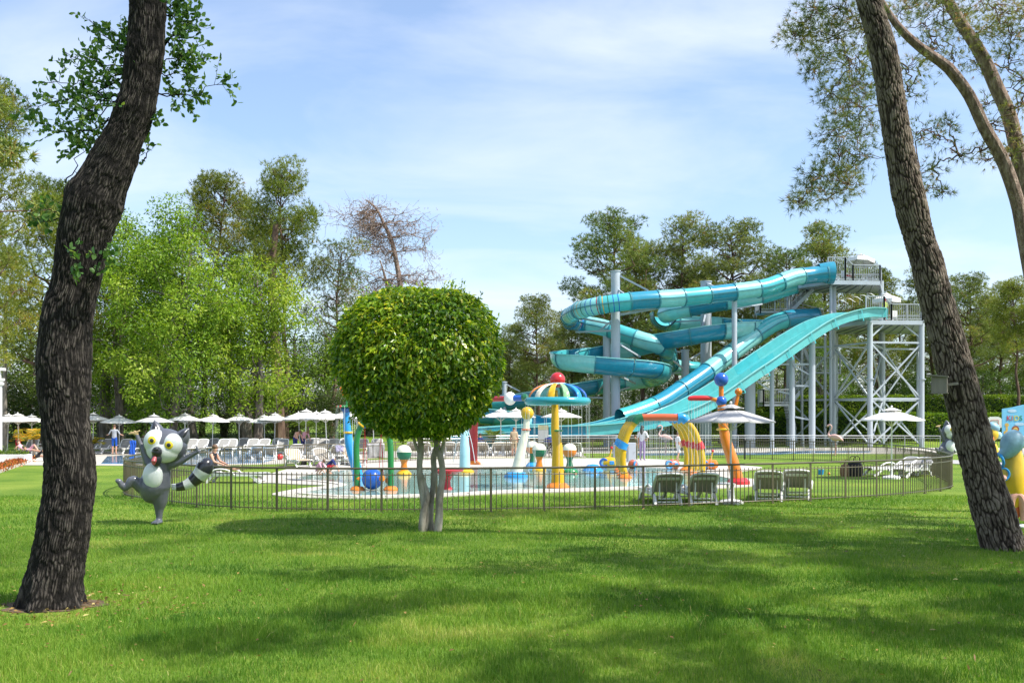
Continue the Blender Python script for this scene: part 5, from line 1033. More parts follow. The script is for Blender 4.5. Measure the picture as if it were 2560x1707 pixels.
# entry hood of the tube
mb = MB(); h0 = tp(2062, 682, 73.2); mb.lathe([(0.67, -0.5), (0.76, 0.0), (0.82, 0.35), (0.84, 0.6), (0.78, 0.6), (0.70, -0.02), (0.63, -0.5)], h0, 18, Matrix.Rotation(R(90), 3, 'Y'), closed=True); mb.build('entry_hood', m_teal_b, tw)
# stairs: three flights between landings
def stairs(a, b, w=1.1, n=14):
    a, b = Vector(a), Vector(b); s = Vector((b.x - a.x, b.y - a.y, 0)).normalized().cross(Vector((0, 0, 1)))
    for sg in (-1, 1): mb = MB(); mb.bar(a + s * sg * w / 2, b + s * sg * w / 2, 0.05, 0.25); mb.build('stringer', m_greyp, tw, 0)
    for i in range(n): q = a.lerp(b, (i + 0.5) / n); mb = MB(); mb.box(q, (0.28, w - 0.06, 0.04), math.atan2(b.y - a.y, b.x - a.x)); mb.build('stair_tread', m_galv, tw, 0)
    for sg in (-1, 1):
        mb = MB(); mb.bar(a + s * sg * w / 2 + Vector((0, 0, 1.0)), b + s * sg * w / 2 + Vector((0, 0, 1.0)), 0.05); mb.bar(a + s * sg * w / 2 + Vector((0, 0, 0.6)), b + s * sg * w / 2 + Vector((0, 0, 0.6)), 0.03)
        for i in range(0, n, 2): q = a.lerp(b, (i + 0.5) / n) + s * sg * w / 2; mb.bar(q, q + Vector((0, 0, 1.0)), 0.03)
        mb.build('stair_rail', m_galv, tw, 0)
def landing(c, wx, wy):
    mb = MB(); mb.box(c - Vector((0, 0, 0.08)), (wx, wy, 0.16)); mb.build('landing', m_galv, tw, 0); x, y, z = c
    railing([Vector((x - wx / 2, y + wy / 2, z)), Vector((x - wx / 2, y - wy / 2, z)), Vector((x + wx / 2, y - wy / 2, z))], 1.1)
g0 = tp(2010, 1110, 75); g0.z = 0; l1 = tp(1935, 1010, 75.5); l2 = tp(2060, 930, 77); l3 = tp(1930, 780, 76.5)
stairs(tp(1985, 1105, 75.5) * 1.0, l1 + Vector((1.0, 0, 0))); landing(l1, 2.0, 1.6); stairs(l1 + Vector((1.2, 0.9, 0)), l2 + Vector((-0.9, 0, 0))); landing(l2, 2.0, 1.6); stairs(l2 + Vector((-1.0, 0.2, 0)), tp(2000, 870, 77)); landing(tp(1975, 865, 77.5), 1.6, 1.5)
stairs(tp(1985, 865, 77), tp(2060, 800, 77)); landing(l3, 2.2, 1.6); stairs(l3 + Vector((1.2, 0, 0)), tp(2045, 706, 77.0)); stairs(tp(2045, 806, 78), l3 + Vector((1.0, 1.0, 0)), n=9)
# curved guard hoops above the racing slide
for k in range(5):
    x0 = 2095 + k * 18; a = tp(x0, 775 - k * 4, 72.5); mb = MB(); mb.tube([a + Vector((0, 0, 0)), a + Vector((0.05, 0, 0.75)), a + Vector((0.35, 0, 0.72)), a + Vector((0.75, 0, 0.45))], 0.016, 6); mb.build('guard_hoop', m_galv, tw)
# ---------------------------------------------------------------- splash-pool toys
def foot(mb, r, h): mb.lathe([(r, 0.0), (r * 0.98, h * 0.35), (r * 0.75, h * 0.8), (r * 0.45, h), (0.001, h)], n=18)
def streams(root, pts, z1, name='water_stream', r=0.004):
    for p in pts: mb = MB(); mb.cyl((p[0], p[1], p[2]), (p[0], p[1], z1), r, r * 0.8, n=5); mb.build(name, m_stream, root)
W0 = 0.04
def Lz(o, Y): return lambda px, py, dy=0.0: P(px, py, Y + dy) - o
# mushroom
o = G(1394, 1222); Y = o.y; e = empty('water_mushroom', o, 0, 'striped mushroom sprayer with a red ball on a yellow pole', 'water toy'); q = Lz(o, Y)
mb = MB(); mb.tube([(0, 0, 0), (0, 0, 1.2), q(1388, 1076), q(1387, 975)], [0.20, 0.155, 0.125, 0.085], 18); mb.build('pole', m_yel, e)
mb = MB(); foot(mb, 0.36, 0.20); mb.build('foot', m_org, e); zr = q(1387, 1003).z
mb = MB(); mb.torus((0, 0, q(1387, 1076).z), 0.135, 0.028, 20, 8); mb.build('collar', m_grn, e)
mb = MB(); mb.torus((0, 0, zr), 0.855, 0.115, 40, 12); mb.build('rim', m_teal_r, e)
rc = [m_yel, m_lgrn, m_sky, m_blue, m_cream, m_grn, m_sky, m_red, m_blue, m_org, m_cream, m_sky]; rc = [m_sky, m_blue, m_grn, m_cream, m_sky, m_org, m_org, m_cream, m_yel, m_lgrn, m_sky, m_blue]
for i in range(12):
    a = 2 * math.pi * i / 12 + 0.26; pr = [(0.86 * math.cos(t) + 0.0, 0.46 * math.sin(t)) for t in np.linspace(0.05, 1.42, 8)]; mb = MB(); vs = []; 
    for k, (r_, z_) in enumerate(pr):
        w = 0.098 * (0.35 + 0.65 * r_ / 0.86); c = Vector((r_ * math.cos(a), r_ * math.sin(a), zr + 0.06 + z_)); s = Vector((-math.sin(a), math.cos(a), 0)); nn = Vector((math.cos(a) * pr[k][1], math.sin(a) * pr[k][1], r_)).normalized() * 0.03
        vs += [c - s * w, c + s * w, c + s * w * .8 + nn, c - s * w * .8 + nn]
    fs = [(4 * k + j, 4 * k + (j + 1) % 4, 4 * k + 4 + (j + 1) % 4, 4 * k + 4 + j) for k in range(7) for j in range(4)]; mb.add(vs, [f[::-1] for f in fs]); mb.build('rib', rc[i], e, 40)
mb = MB(); mb.ell((0, 0, zr + 0.62), 0.225, 20, 12); mb.build('ball', m_red, e); mb = MB(); mb.lathe([(0.26, zr + 0.49), (0.24, zr + 0.53), (0.1, zr + 0.56)], n=18); mb.build('crown_plate', m_pblue, e)
streams(e, [(0.93 * math.cos(a), 0.93 * math.sin(a), zr - 0.1) for a in np.linspace(0, 6.28, 17)], W0, r=0.0045)
# cream pole with yellow ball
o = G(1290, 1196); Y = o.y; e = empty('ball_sprayer', o, 0, 'leaning cream pole topped by a yellow ball', 'water toy'); q = Lz(o, Y)
mb = MB(); mb.tube([q(1289, 1192), q(1295, 1165), q(1306, 1110), q(1315, 1074), q(1317, 1047)], [.22, .19, .155, .13, .10], 18); mb.build('pole', m_cream, e)
mb = MB(); mb.ell(q(1318, 1033), 16.5 / F * Y, 20, 12); mb.build('ball', m_yel, e); mb = MB(); mb.torus(q(1315, 1074), 0.135, 0.03, 20, 8); mb.build('collar', m_ora2, e)
mb = MB(); mb.lathe([(0.42, 0), (0.41, .12), (.3, .22), (.001, .24)], n=20); mb.build('foot', m_sky, e)
streams(e, [q(1318 + 17 * math.cos(a), 1030, 0.25 * math.sin(a)) for a in np.linspace(0, 6.28, 6)], W0, r=0.005)
# drum spinners
def drum(px, py, top, bot, stem, base, ft, label, s=1.0):
    o = G(px, py); e = empty('drum_spinner', o, 0, label, 'water toy', 'drum-headed spinners in the splash pool'); e.scale = (s, s, s)
    mb = MB(); mb.lathe([(.28, 0), (.27, .1), (.2, .18), (.13, .2)], n=18); mb.build('foot', ft, e); mb = MB(); mb.lathe([(.15, .18), (.12, .32), (.10, .42), (.12, .52), (.17, .6)], n=18); mb.build('stem', stem, e)
    mb = MB(); mb.lathe([(.17, .6), (.235, .68), (.265, .78), (.27, .86)], n=20); mb.build('bowl', bot, e); mb = MB(); mb.lathe([(.27, .862), (.262, .92), (.235, 1.0), (.17, 1.07), (.09, 1.105), (.001, 1.115)], n=20); mb.build('dome', top, e)
    mb = MB(); mb.torus((0, 0, .19), .15, .025, 18, 8); mb.build('collar', base, e)
drum(1010, 1190, m_cream, m_dgrn, m_org, m_yel, m_yel, 'green-bowled drum spinner on orange stem beside the ficus stems')
drum(1348, 1180, m_cream, m_dgrn, m_org, m_yel, m_yel, 'green-bowled drum spinner beside the yellow mushroom pole')
drum(1331, 1168, m_cream, m_org, m_dgrn, m_sky, m_sky, 'orange-bowled drum spinner half hidden behind the green-bowled one')
drum(1424, 1181, m_cream, m_org, m_dgrn, m_sky, m_sky, 'orange-bowled drum spinner standing alone beyond the mushroom pole')
# pale blue and dark red spray columns
o = G(1162, 1183); e = empty('spray_column', o, 0, 'pale blue tapered spray column on a yellow foot', 'water toy'); q = Lz(o, o.y)
mb = MB(); mb.tube([(0, 0, .1), (0, 0, .9), q(1160, 1072)], [.21, .19, .12], 18); mb.build('pole', m_pblue, e); mb = MB(); mb.lathe([(.36, 0), (.35, .1), (.2, .2), (.001, .21)], n=18); mb.build('foot', m_yel, e)
mb = MB(); mb.lathe([(.14, 0), (.15, .05), (.09, .09), (.001, .1)], q(1160, 1072), 14); mb.build('nozzle', m_org, e)
for sg in (-1, 1):
    tp_ = q(1160, 1069); mb = MB(); mb.tube([tp_ + Vector((sg * .13 * t, 0, .1 * t - .16 * t * t)) for t in np.linspace(0, 3.2, 10)], 0.012, 5); mb.build('water_stream', m_stream, e)
o = G(1182, 1162); e = empty('cannon_post', o, 0, 'tall dark red post with a blue water cannon', 'water toy'); q = Lz(o, o.y)
mb = MB(); mb.tube([(0, 0, 0), q(1184, 1072), q(1190, 1000)], [.21, .19, .15], 18); mb.build('pole', m_dred, e); mb = MB(); mb.lathe([(.36, 0), (.35, .1), (.2, .2), (.001, .21)], n=18); mb.build('foot', m_org, e)
mb = MB(); mb.tube([q(1190, 1000), q(1240, 997, -.5), q(1270, 996, -.8)], [.13, .12, .12], 14); mb.build('arm', m_dred, e); mb = MB(); mb.ell(q(1275, 996, -.85), (.27, .27, .29), 18, 12); mb.build('ball', m_white, e)
mb = MB(); mb.tube([q(1281, 995, -.9), q(1290, 995, -1), q(1306, 995, -1.1)], [.17, .13, .13], 14); mb.build('barrel', m_blue, e); mb = MB(); mb.tube([q(1306, 994, -1.1), q(1312, 993, -1.15), q(1318, 991, -1.2)], [.14, .17, .12], 14); mb.build('muzzle', m_dgrn, e)
# red funnel table
o = G(1118, 1226); e = empty('funnel_fountain', o, 0, 'red funnel-shaped water table behind the ficus stems', 'water toy'); mb = MB()
mb.lathe([(.16, 0), (.15, .06), (.10, .14), (.09, .28), (.15, .40), (.34, .50), (.46, .56), (.47, .60), (.44, .60), (.3, .53), (.1, .46), (.001, .45)], n=24); mb.build('bowl', m_red, e); mb = MB(); mb.lathe([(.2, 0), (.19, .05), (.12, .07)], n=16); mb.build('foot', m_red, e)
# green swing arch with the blue ball
o = G(933, 1229); Y = o.y; e = empty('swing_arch', o, 0, 'green tubular arch with yellow collars standing over the blue ball', 'water toy'); q = Lz(o, Y)
S = crom([q(894, 1228), q(892, 1160), q(891, 1110), q(897, 1078), q(911, 1054), q(930, 1046), q(953, 1053), q(967, 1076), q(975, 1105), q(977, 1160), q(977, 1230)], 50); mb = MB(); mb.tube([Vector(p) for p in S], .085, 14); mb.build('arch_tube', m_grn, e)
for px, py, d in ((903, 1062, .7), (957, 1060, -.7)): mb = MB(); mb.torus(q(px, py), .095, .03, 18, 8, Matrix.Rotation(d, 3, 'Y')); mb.build('collar', m_yel, e)
for px in (894, 977): mb = MB(); mb.lathe([(.22, 0), (.21, .08), (.15, .15), (.001, .18)], Vector((q(px, 1229).x, 0, 0)), 16); mb.build('foot', m_org, e)
mb = MB(); mb.ell(q(930, 1048, -.05), (.13, .11, .12), 14, 10); mb.build('top_knob', m_ora2, e)
for px, py in ((912, 1066), (952, 1066)): mb = MB(); mb.ell(q(px, py), .045, 10, 8); mb.build('rope_eye', m_blue, e)
o2 = Vector((o.x, o.y - .05, 0)); e2 = empty('ball_swing', o2, 0, 'big blue hanging ball with orange knobs under the green arch', 'water toy'); qb = Lz(o2, Y)
mb = MB(); mb.ell(qb(931, 1197), .295, 24, 14); mb.build('ball', m_blue, e2)
for px, py, dy in ((901, 1196, 0), (951, 1196, -.24), (963, 1200, .05), (917, 1190, .25)): mb = MB(); mb.lathe([(.05, 0), (.085, .04), (.09, .09), (.06, .12), (.001, .125)], qb(px, py, dy), 12, Vector(((qb(px, py, dy) - qb(931, 1197)).normalized())).to_track_quat('Z', 'Y').to_matrix()); mb.build('knob', m_org, e2)
for a, b in (((912, 1068), (906, 1180)), ((912, 1068), (917, 1172)), ((953, 1068), (948, 1172)), ((953, 1068), (958, 1185))): mb = MB(); mb.cyl(qb(*a), qb(*b), .008, n=6); mb.build('rope', c_red, e2)
# blue flower post
o = G(897, 1205); Y = o.y; e = empty('flower_sprayer', o, 0, 'curved blue post carrying an orange flower head and green dish', 'water toy'); q = Lz(o, Y)
S = crom([q(897, 1205), q(890, 1167), q(877, 1124), q(870, 1088), q(867, 1060), q(866, 1026)], 30); mb = MB(); mb.tube([Vector(p) for p in S], list(np.linspace(.19, .105, 30)), 16); mb.build('post', m_sky, e)
mb = MB(); mb.lathe([(.11, -.06), (.17, 0), (.19, .07), (.12, .09)], q(866, 1026), 16); mb.build('bowl', m_blue, e); mb = MB(); mb.lathe([(.10, 0), (.30, .02), (.32, .05), (.28, .08), (.05, .10)], q(866, 1020), 20); mb.build('dish', m_grn, e)
for k in range(6): a = k * math.pi / 3; c = q(866, 1016) + Vector((.29 * math.cos(a), .29 * math.sin(a), .0)); mb = MB(); mb.ell(c, (.05, .05, .04), 10, 8); mb.build('petal_tip', m_red, e)
mb = MB(); mb.torus(q(870, 1081), .135, .035, 18, 8); mb.build('collar', m_yel, e); mb = MB(); mb.cyl(q(866, 1018), q(867, 985), .03, n=8); mb.build('stem', m_grn, e)
mb = MB(); mb.ell(q(867, 975), (.19, .17, .17), 18, 12); mb.build('flower_head', m_org, e)
for k in range(9): a = k * 2 * math.pi / 9; c = q(867, 975) + Vector((.17 * math.cos(a), -.08, .15 * math.sin(a))); mb = MB(); mb.ell(c, (.06, .04, .06), 10, 8); mb.build('petal', m_ora2 if k % 2 else m_org, e)
streams(e, [q(866, 1014) + Vector((.33 * math.cos(a), .33 * math.sin(a), 0)) for a in np.linspace(0, 6.28, 9)], W0, r=.005)
# arch tunnel
Yf, Yr = 33.3, 38.4; ce = Vector((5.25, 35.8, 0)); e = empty('arch_tunnel', ce, 0, 'tunnel of yellow spray hoops with red top bars and blue collars', 'water toy')
for k in range(4):
    t = k / 3; c = Vector((5.09 + .39 * t, Yf + (Yr - Yf) * t, 0)) - ce; H = 2.12; hw = 1.30
    def A2(pts, m, nm, r0=.115): S = crom([c + Vector((x, 0, z)) for x, z in pts], 16); mb = MB(); mb.tube([Vector(p) for p in S], r0, 14); mb.build(nm, m, e)
    A2([(-1.28, .1), (-1.36, .6), (-1.34, 1.05)], m_yel, 'hoop_leg'); A2([(-1.30, 1.2), (-1.14, 1.62), (-.92, 1.95)], m_yel, 'hoop_leg'); A2([(-1.36, 1.02), (-1.33, 1.13), (-1.27, 1.24)], m_sky, 'collar', .15)
    A2([(-.95, 1.90), (-.86, 2.04), (-.68, 2.09)], m_dgrn, 'elbow', .145); A2([(-.70, 2.09), (0, 2.10), (.52, 2.09)], m_ora2, 'top_bar', .122); A2([(.50, 2.09), (.68, 2.08), (.80, 1.96)], m_sky, 'elbow', .15)
    A2([(.78, 1.98), (1.06, 1.62), (1.22, 1.2)], m_yel, 'hoop_leg'); A2([(1.20, 1.24), (1.25, 1.13), (1.28, 1.02)], m_red, 'collar', .15); A2([(1.27, 1.05), (1.34, .6), (1.30, .1)], m_yel, 'hoop_leg')
    for sx in (-1.27, 1.30):
        mb = MB(); mb.lathe([(.26, 0), (.24, .08), (.15, .17), (.001, .2)], c + Vector((sx, 0, 0)), 16); mb.build('foot', m_org, e)
    for x in np.linspace(-.6, .5, 7): mb = MB(); mb.cyl(c + Vector((x, 0, 2.0)), c + Vector((x + .02, 0, W0)), .0035, n=5); mb.build('water_stream', m_stream, e)
# orange sprayer with blue balls
o = G(1846, 1212); Y = o.y; e = empty('molecule_sprayer', o, 0, 'leaning orange pole with blue balls and a red spray arm behind the grey parasol', 'water toy'); q = Lz(o, Y)
S = crom([q(1846, 1211), q(1834, 1161), q(1815, 1100), q(1808, 1060), q(1804, 1012)], 30); mb = MB(); mb.tube([Vector(p) for p in S], list(np.linspace(.20, .13, 30)), 18); mb.build('pole', m_org, e); mb = MB(); mb.lathe([(.36, 0), (.35, .12), (.25, .22), (.001, .25)], n=18); mb.build('foot', m_red, e)
mb = MB(); mb.torus(q(1807, 1073), .165, .035, 20, 8); mb.build('collar', m_yel, e); mb = MB(); mb.ell(q(1803, 1003), .17, 18, 12); mb.build('joint_ball', m_blue, e); mb = MB(); mb.cyl(q(1803, 1000), q(1803, 960), .075, n=14); mb.build('rod', m_org, e)
mb = MB(); mb.ell(q(1803, 949), .218, 20, 14); mb.build('top_ball', m_blue, e); mb = MB(); mb.tube([q(1795, 1001), q(1778, 996), q(1770, 994)], [.07, .06, .06], 12); mb.build('arm_root', m_org, e)
mb = MB(); mb.tube([q(1782, 996), q(1770, 995), q(1735, 995), q(1722, 996), q(1719, 996)], [.05, .085, .085, .07, .02], 14); mb.build('spray_arm', m_red, e)
mb = MB(); mb.tube([q(1825, 1030), q(1840, 1010), q(1846, 983)], [.07, .06, .05], 12); mb.build('side_rod', m_org, e); mb = MB(); mb.ell(q(1846, 979), .115, 16, 10); mb.build('side_ball', m_org, e)
streams(e, [q(1722 + 7 * k, 997) for k in range(9)], W0, r=.0045)
# low blue step and small portholed spray toys
o = G(1482, 1179); e = empty('stepping_dome', o, 0, 'low blue dome lying in the water between mushroom and yellow hoops', 'water toy'); mb = MB(); mb.lathe([(.36, 0), (.36, .08), (.3, .2), (.18, .28), (.001, .30)], n=20); mb.build('dome', m_sky, e); mb = MB(); mb.torus((0, 0, .05), .36, .05, 20, 8); mb.build('rim', m_sky, e)
o = G(1426, 1187); e = empty('turtle_step', o, 0, 'small green and orange turtle-shaped step at the foot of a spinner', 'water toy'); mb = MB(); mb.ell((0, 0, .10), (.30, .26, .16), 16, 10); mb.build('shell', m_grn, e); mb = MB(); mb.ell((-.30, -.05, .14), .09, 12, 8); mb.build('head', m_org, e); mb = MB(); mb.lathe([(.45, -.01), (.45, .04), (.1, .06)], n=20); mb.build('base', m_sky, e)
for k in range(4): mb = MB(); mb.ell((.22 * math.cos(k * 1.57 + .78), .22 * math.sin(k * 1.57 + .78), .05), (.09, .07, .05), 10, 8); mb.build('fin', m_org, e)
def porthole_toy(px, py, body, ring, label, rz=0.0, stalk=True, s=1.0):
    o = G(px, py); e = empty('porthole_sprayer', o, rz, label, 'water toy', 'portholed spray toys beyond the hoops'); e.scale = (s, s, s)
    mb = MB(); mb.tube([(-.32, 0, .24), (-.25, 0, .24), (0, 0, .25), (.25, 0, .24), (.36, 0, .2)], [.05, .19, .25, .21, .06], 18); mb.build('body', body, e); mb = MB(); mb.torus((-.22, -.17, .25), .15, .045, 22, 8, Matrix.Rotation(R(90), 3, 'X')); mb.build('porthole_ring', ring, e)
    mb = MB(); mb.lathe([(.14, 0), (.001, .02)], (-.22, -.17, .25), 18, Matrix.Rotation(R(90), 3, 'X')); mb.build('porthole_glass', m_pblue, e); mb = MB(); mb.box((.1, -.2, .25), (.2, .12, .16)); bevel_mesh(mb.build('side_panel', m_sky, e, 0), .03)
    for x in (-.15, .18): mb = MB(); mb.box((x, 0, .02), (.14, .3, .06)); bevel_mesh(mb.build('skid', m_ora2, e, 0), .015)
    if stalk: mb = MB(); mb.tube([(.02, 0, .46), (.06, 0, .6), (.12, 0, .82)], [.05, .04, .03], 10); mb.build('stalk', m_yel, e); mb = MB(); mb.ell((.12, 0, .86), .06, 10, 8); mb.build('nozzle', m_red, e)
porthole_toy(1522, 1171, m_yel, m_blue, 'yellow portholed spray toy with a tall stalk beside the hoops'); porthole_toy(1582, 1173, m_ora2, m_sky, 'orange portholed spray toy behind the near hoop leg', 1.2, False, .8)
porthole_toy(1680, 1175, m_ora2, m_sky, 'orange portholed spray toy framed inside the hoops', .3, False, .9); porthole_toy(1775, 1175, m_org, m_sky, 'orange portholed spray toy with a bent stalk outside the hoops', -.3, True, .9)
# ---------------------------------------------------------------- loungers
def lounger_proto(textile, frame_m=m_white, ang=58, cushion=None, arms=True):
    e = empty('sun_lounger'); a = R(ang)
    def fr(name, pts, r, n=8): S = crom(pts, 14); mb = MB(); mb.tube([Vector(p) for p in S], r, n); return mb.build(name, frame_m, e)
    for s in (-1, 1):
        mb = MB(); S = crom([(s * .31, .42, .33), (s * .315, 0, .345), (s * .315, -.6, .34), (s * .31, -1.05, .36), (s * .29, -1.22, .33)], 16); mb.sweep([Vector(p) for p in S], [(-.03, -.055), (.03, -.055), (.03, .055), (-.03, .055)], closed=True); mb.build('side_rail', frame_m, e, 40)
        for y0, y1, y2 in ((.42, .62, .66), (-.75, -1.0, -1.12)):
            mb = MB(); S = crom([(s * .30, y0, .31), (s * .30, (y0 + y1) / 2, .22), (s * .30, y1, .08), (s * .30, y2, 0.0)], 10); mb.sweep([Vector(p) for p in S], [(-.032, -.042), (.032, -.042), (.032, .042), (-.032, .042)], closed=True); mb.build('leg', frame_m, e, 40)
        if arms: fr('armrest', [(s * .345, .46, .34), (s * .36, .40, .52), (s * .36, .1, .56), (s * .355, -.16, .46), (s * .345, -.26, .33)], .03)
    for y in (.60, -1.05): mb = MB(); mb.bar((-.3, y, .10), (.3, y, .10), .04); mb.build('cross_bar', frame_m, e, 0)
    mb = MB(); mb.box((0, -.42, .365), (.56, 1.30, .022)); bevel_mesh(mb.build('seat_panel', textile, e, 0), .008)
    M_ = Matrix.Rotation(a, 3, 'X'); h = Vector((0, .30, .36)); f = lambda x, y, z=0: h + M_ @ Vector((x, y, z))
    mb = MB(); S = crom([f(-.30, 0), f(-.315, .35), f(-.305, .66), f(-.25, .77), f(0, .80), f(.25, .77), f(.305, .66), f(.315, .35), f(.30, 0)], 40); mb.tube([Vector(p) for p in S], .036, 8); mb.build('back_frame', frame_m, e)
    mb = MB(); poly = [(-.285, .02), (.285, .02), (.295, .35), (.285, .66), (.23, .75), (-.23, .75), (-.285, .66), (-.295, .35)]; n = len(poly)
    mb.add([f(x, y, .012) for x, y in poly] + [f(x, y, -.012) for x, y in poly], [tuple(range(n)), tuple(range(2 * n - 1, n - 1, -1))] + [(i + n, (i + 1) % n + n, (i + 1) % n, i) for i in range(n)]); mb.build('back_panel', textile, e, 0)
    mb = MB(); mb.bar(f(-.2, .45, -.03), Vector((-.2, .62, .2)), .03); mb.bar(f(.2, .45, -.03), Vector((.2, .62, .2)), .03); mb.bar(Vector((-.22, .62, .2)), Vector((.22, .62, .2)), .03); mb.build('back_prop', frame_m, e, 0)
    mb = MB(); mb.box(f(0, .62, -.03), (.52, .10, .02), M=M_); mb.build('back_brace', frame_m, e, 0)
    if cushion:
        mb = MB(); mb.box((0, -.42, .40), (.52, 1.25, .04)); bevel_mesh(mb.build('seat_towel', cushion, e, 0), .015); mb = MB(); mb.box(f(0, .38, .035), (.52, .72, .04), M=M_); bevel_mesh(mb.build('back_towel', cushion, e, 0), .015)
    return e
LG = lounger_proto(m_textile, ang=46); LTp = lounger_proto(m_textile_t, ang=47); LBg = lounger_proto(m_textile_t, cushion=m_beige, ang=46); LW_ = lounger_proto(m_textile, ang=34); LFl = lounger_proto(m_textile, ang=10)
_used = set()
def lounger(proto, loc, rz, label, group=None, s=1.0):
    if proto.name in _used: o = copy_tree(proto)
    else: o = proto; _used.add(proto.name)
    o.location = loc; o.rotation_euler = (0, 0, rz); o.scale = (s, s, s * (.9 if proto is LG else .8)); tag(o, label, 'sun lounger', group)
    if not group and 'group' in o: del o['group']
    return o
near = 'loungers along the near railing'
lounger(LTp, G(1654, 1257.5), R(185), 'taupe lounger seen from behind, outermost of four along the near railing', near); lounger(LTp, G(1742, 1257), R(184), 'taupe lounger from behind next to the parasol base', near)
lounger(LTp, G(1922, 1249), R(165), 'taupe lounger from behind just past the parasol base', near); lounger(LTp, G(1993, 1244.5), R(163), 'taupe lounger from behind, last of four at the lawn end', near)
rl = 'white loungers on the lawn beside the bags'
lounger(LW_, G(2232, 1188), R(-68), 'reclined white lounger nearest the black bag', rl); lounger(LW_, G(2285, 1191), R(-50), 'white lounger close to the curved railing end', rl); lounger(LW_, G(2305, 1186), R(-48), 'white lounger last before the curved railing end', rl)
lounger(LFl, G(575, 1206), R(86), 'flat white lounger carrying the seated sunbather'); 
bl = 'beige-towelled loungers on the splash pool deck'
lounger(LBg, G(742, 1166), R(28), 'beige-towelled lounger with black bag, first beside the railing post', bl); lounger(LTp, G(812, 1166), R(28), 'bare taupe lounger between the two beige-towelled ones', bl); lounger(LBg, G(880, 1163), R(26), 'beige-towelled lounger with patterned shirt behind the blue post', bl)
far = 'loungers in the far poolside row'
xsf = [72, 110, 150, 190, 229, 258, 308, 338, 372, 405, 438, 471, 498, 524, 549, 575, 601, 626, 652, 690, 705, 762, 785, 806, 832, 858, 905, 940]
for i, px in enumerate(xsf):
    Y = 58.2 + (1.9 if i % 3 == 1 else 0) + (0.5 if i > 14 else 0); x = (px - 1280) / F * Y
    lounger(LG if i < 24 else LFl if False else LG, (x, Y, gz(x, Y) + .022), R(random.Random(i).uniform(-8, 8)), ORD[i] + ' grey lounger from the pavilion in the far poolside row', far)
mid = 'loungers behind the back railing'
for i, px in enumerate((1036, 1068, 1096, 1124, 1150, 1212, 1240, 1276, 1308, 1440)):
    Y = 55.0 if i < 9 else 53.8; x = (px - 1280) / F * Y; lounger(LTp, (x, Y, .024), R(180 + random.Random(i + 50).uniform(-14, 14)), ORD[i] + ' white-framed lounger from the ficus stems behind the back railing', mid)
for i, (px, py) in enumerate(((640, 1148), (668, 1150), (836, 1146), (868, 1147), (735, 1146), (795, 1146))):
    o = G(px, py); lounger(LTp, o, R(205), ORD[i] + ' taupe lounger turned away beyond the beige-towelled ones', 'taupe loungers between pool and splash pool')

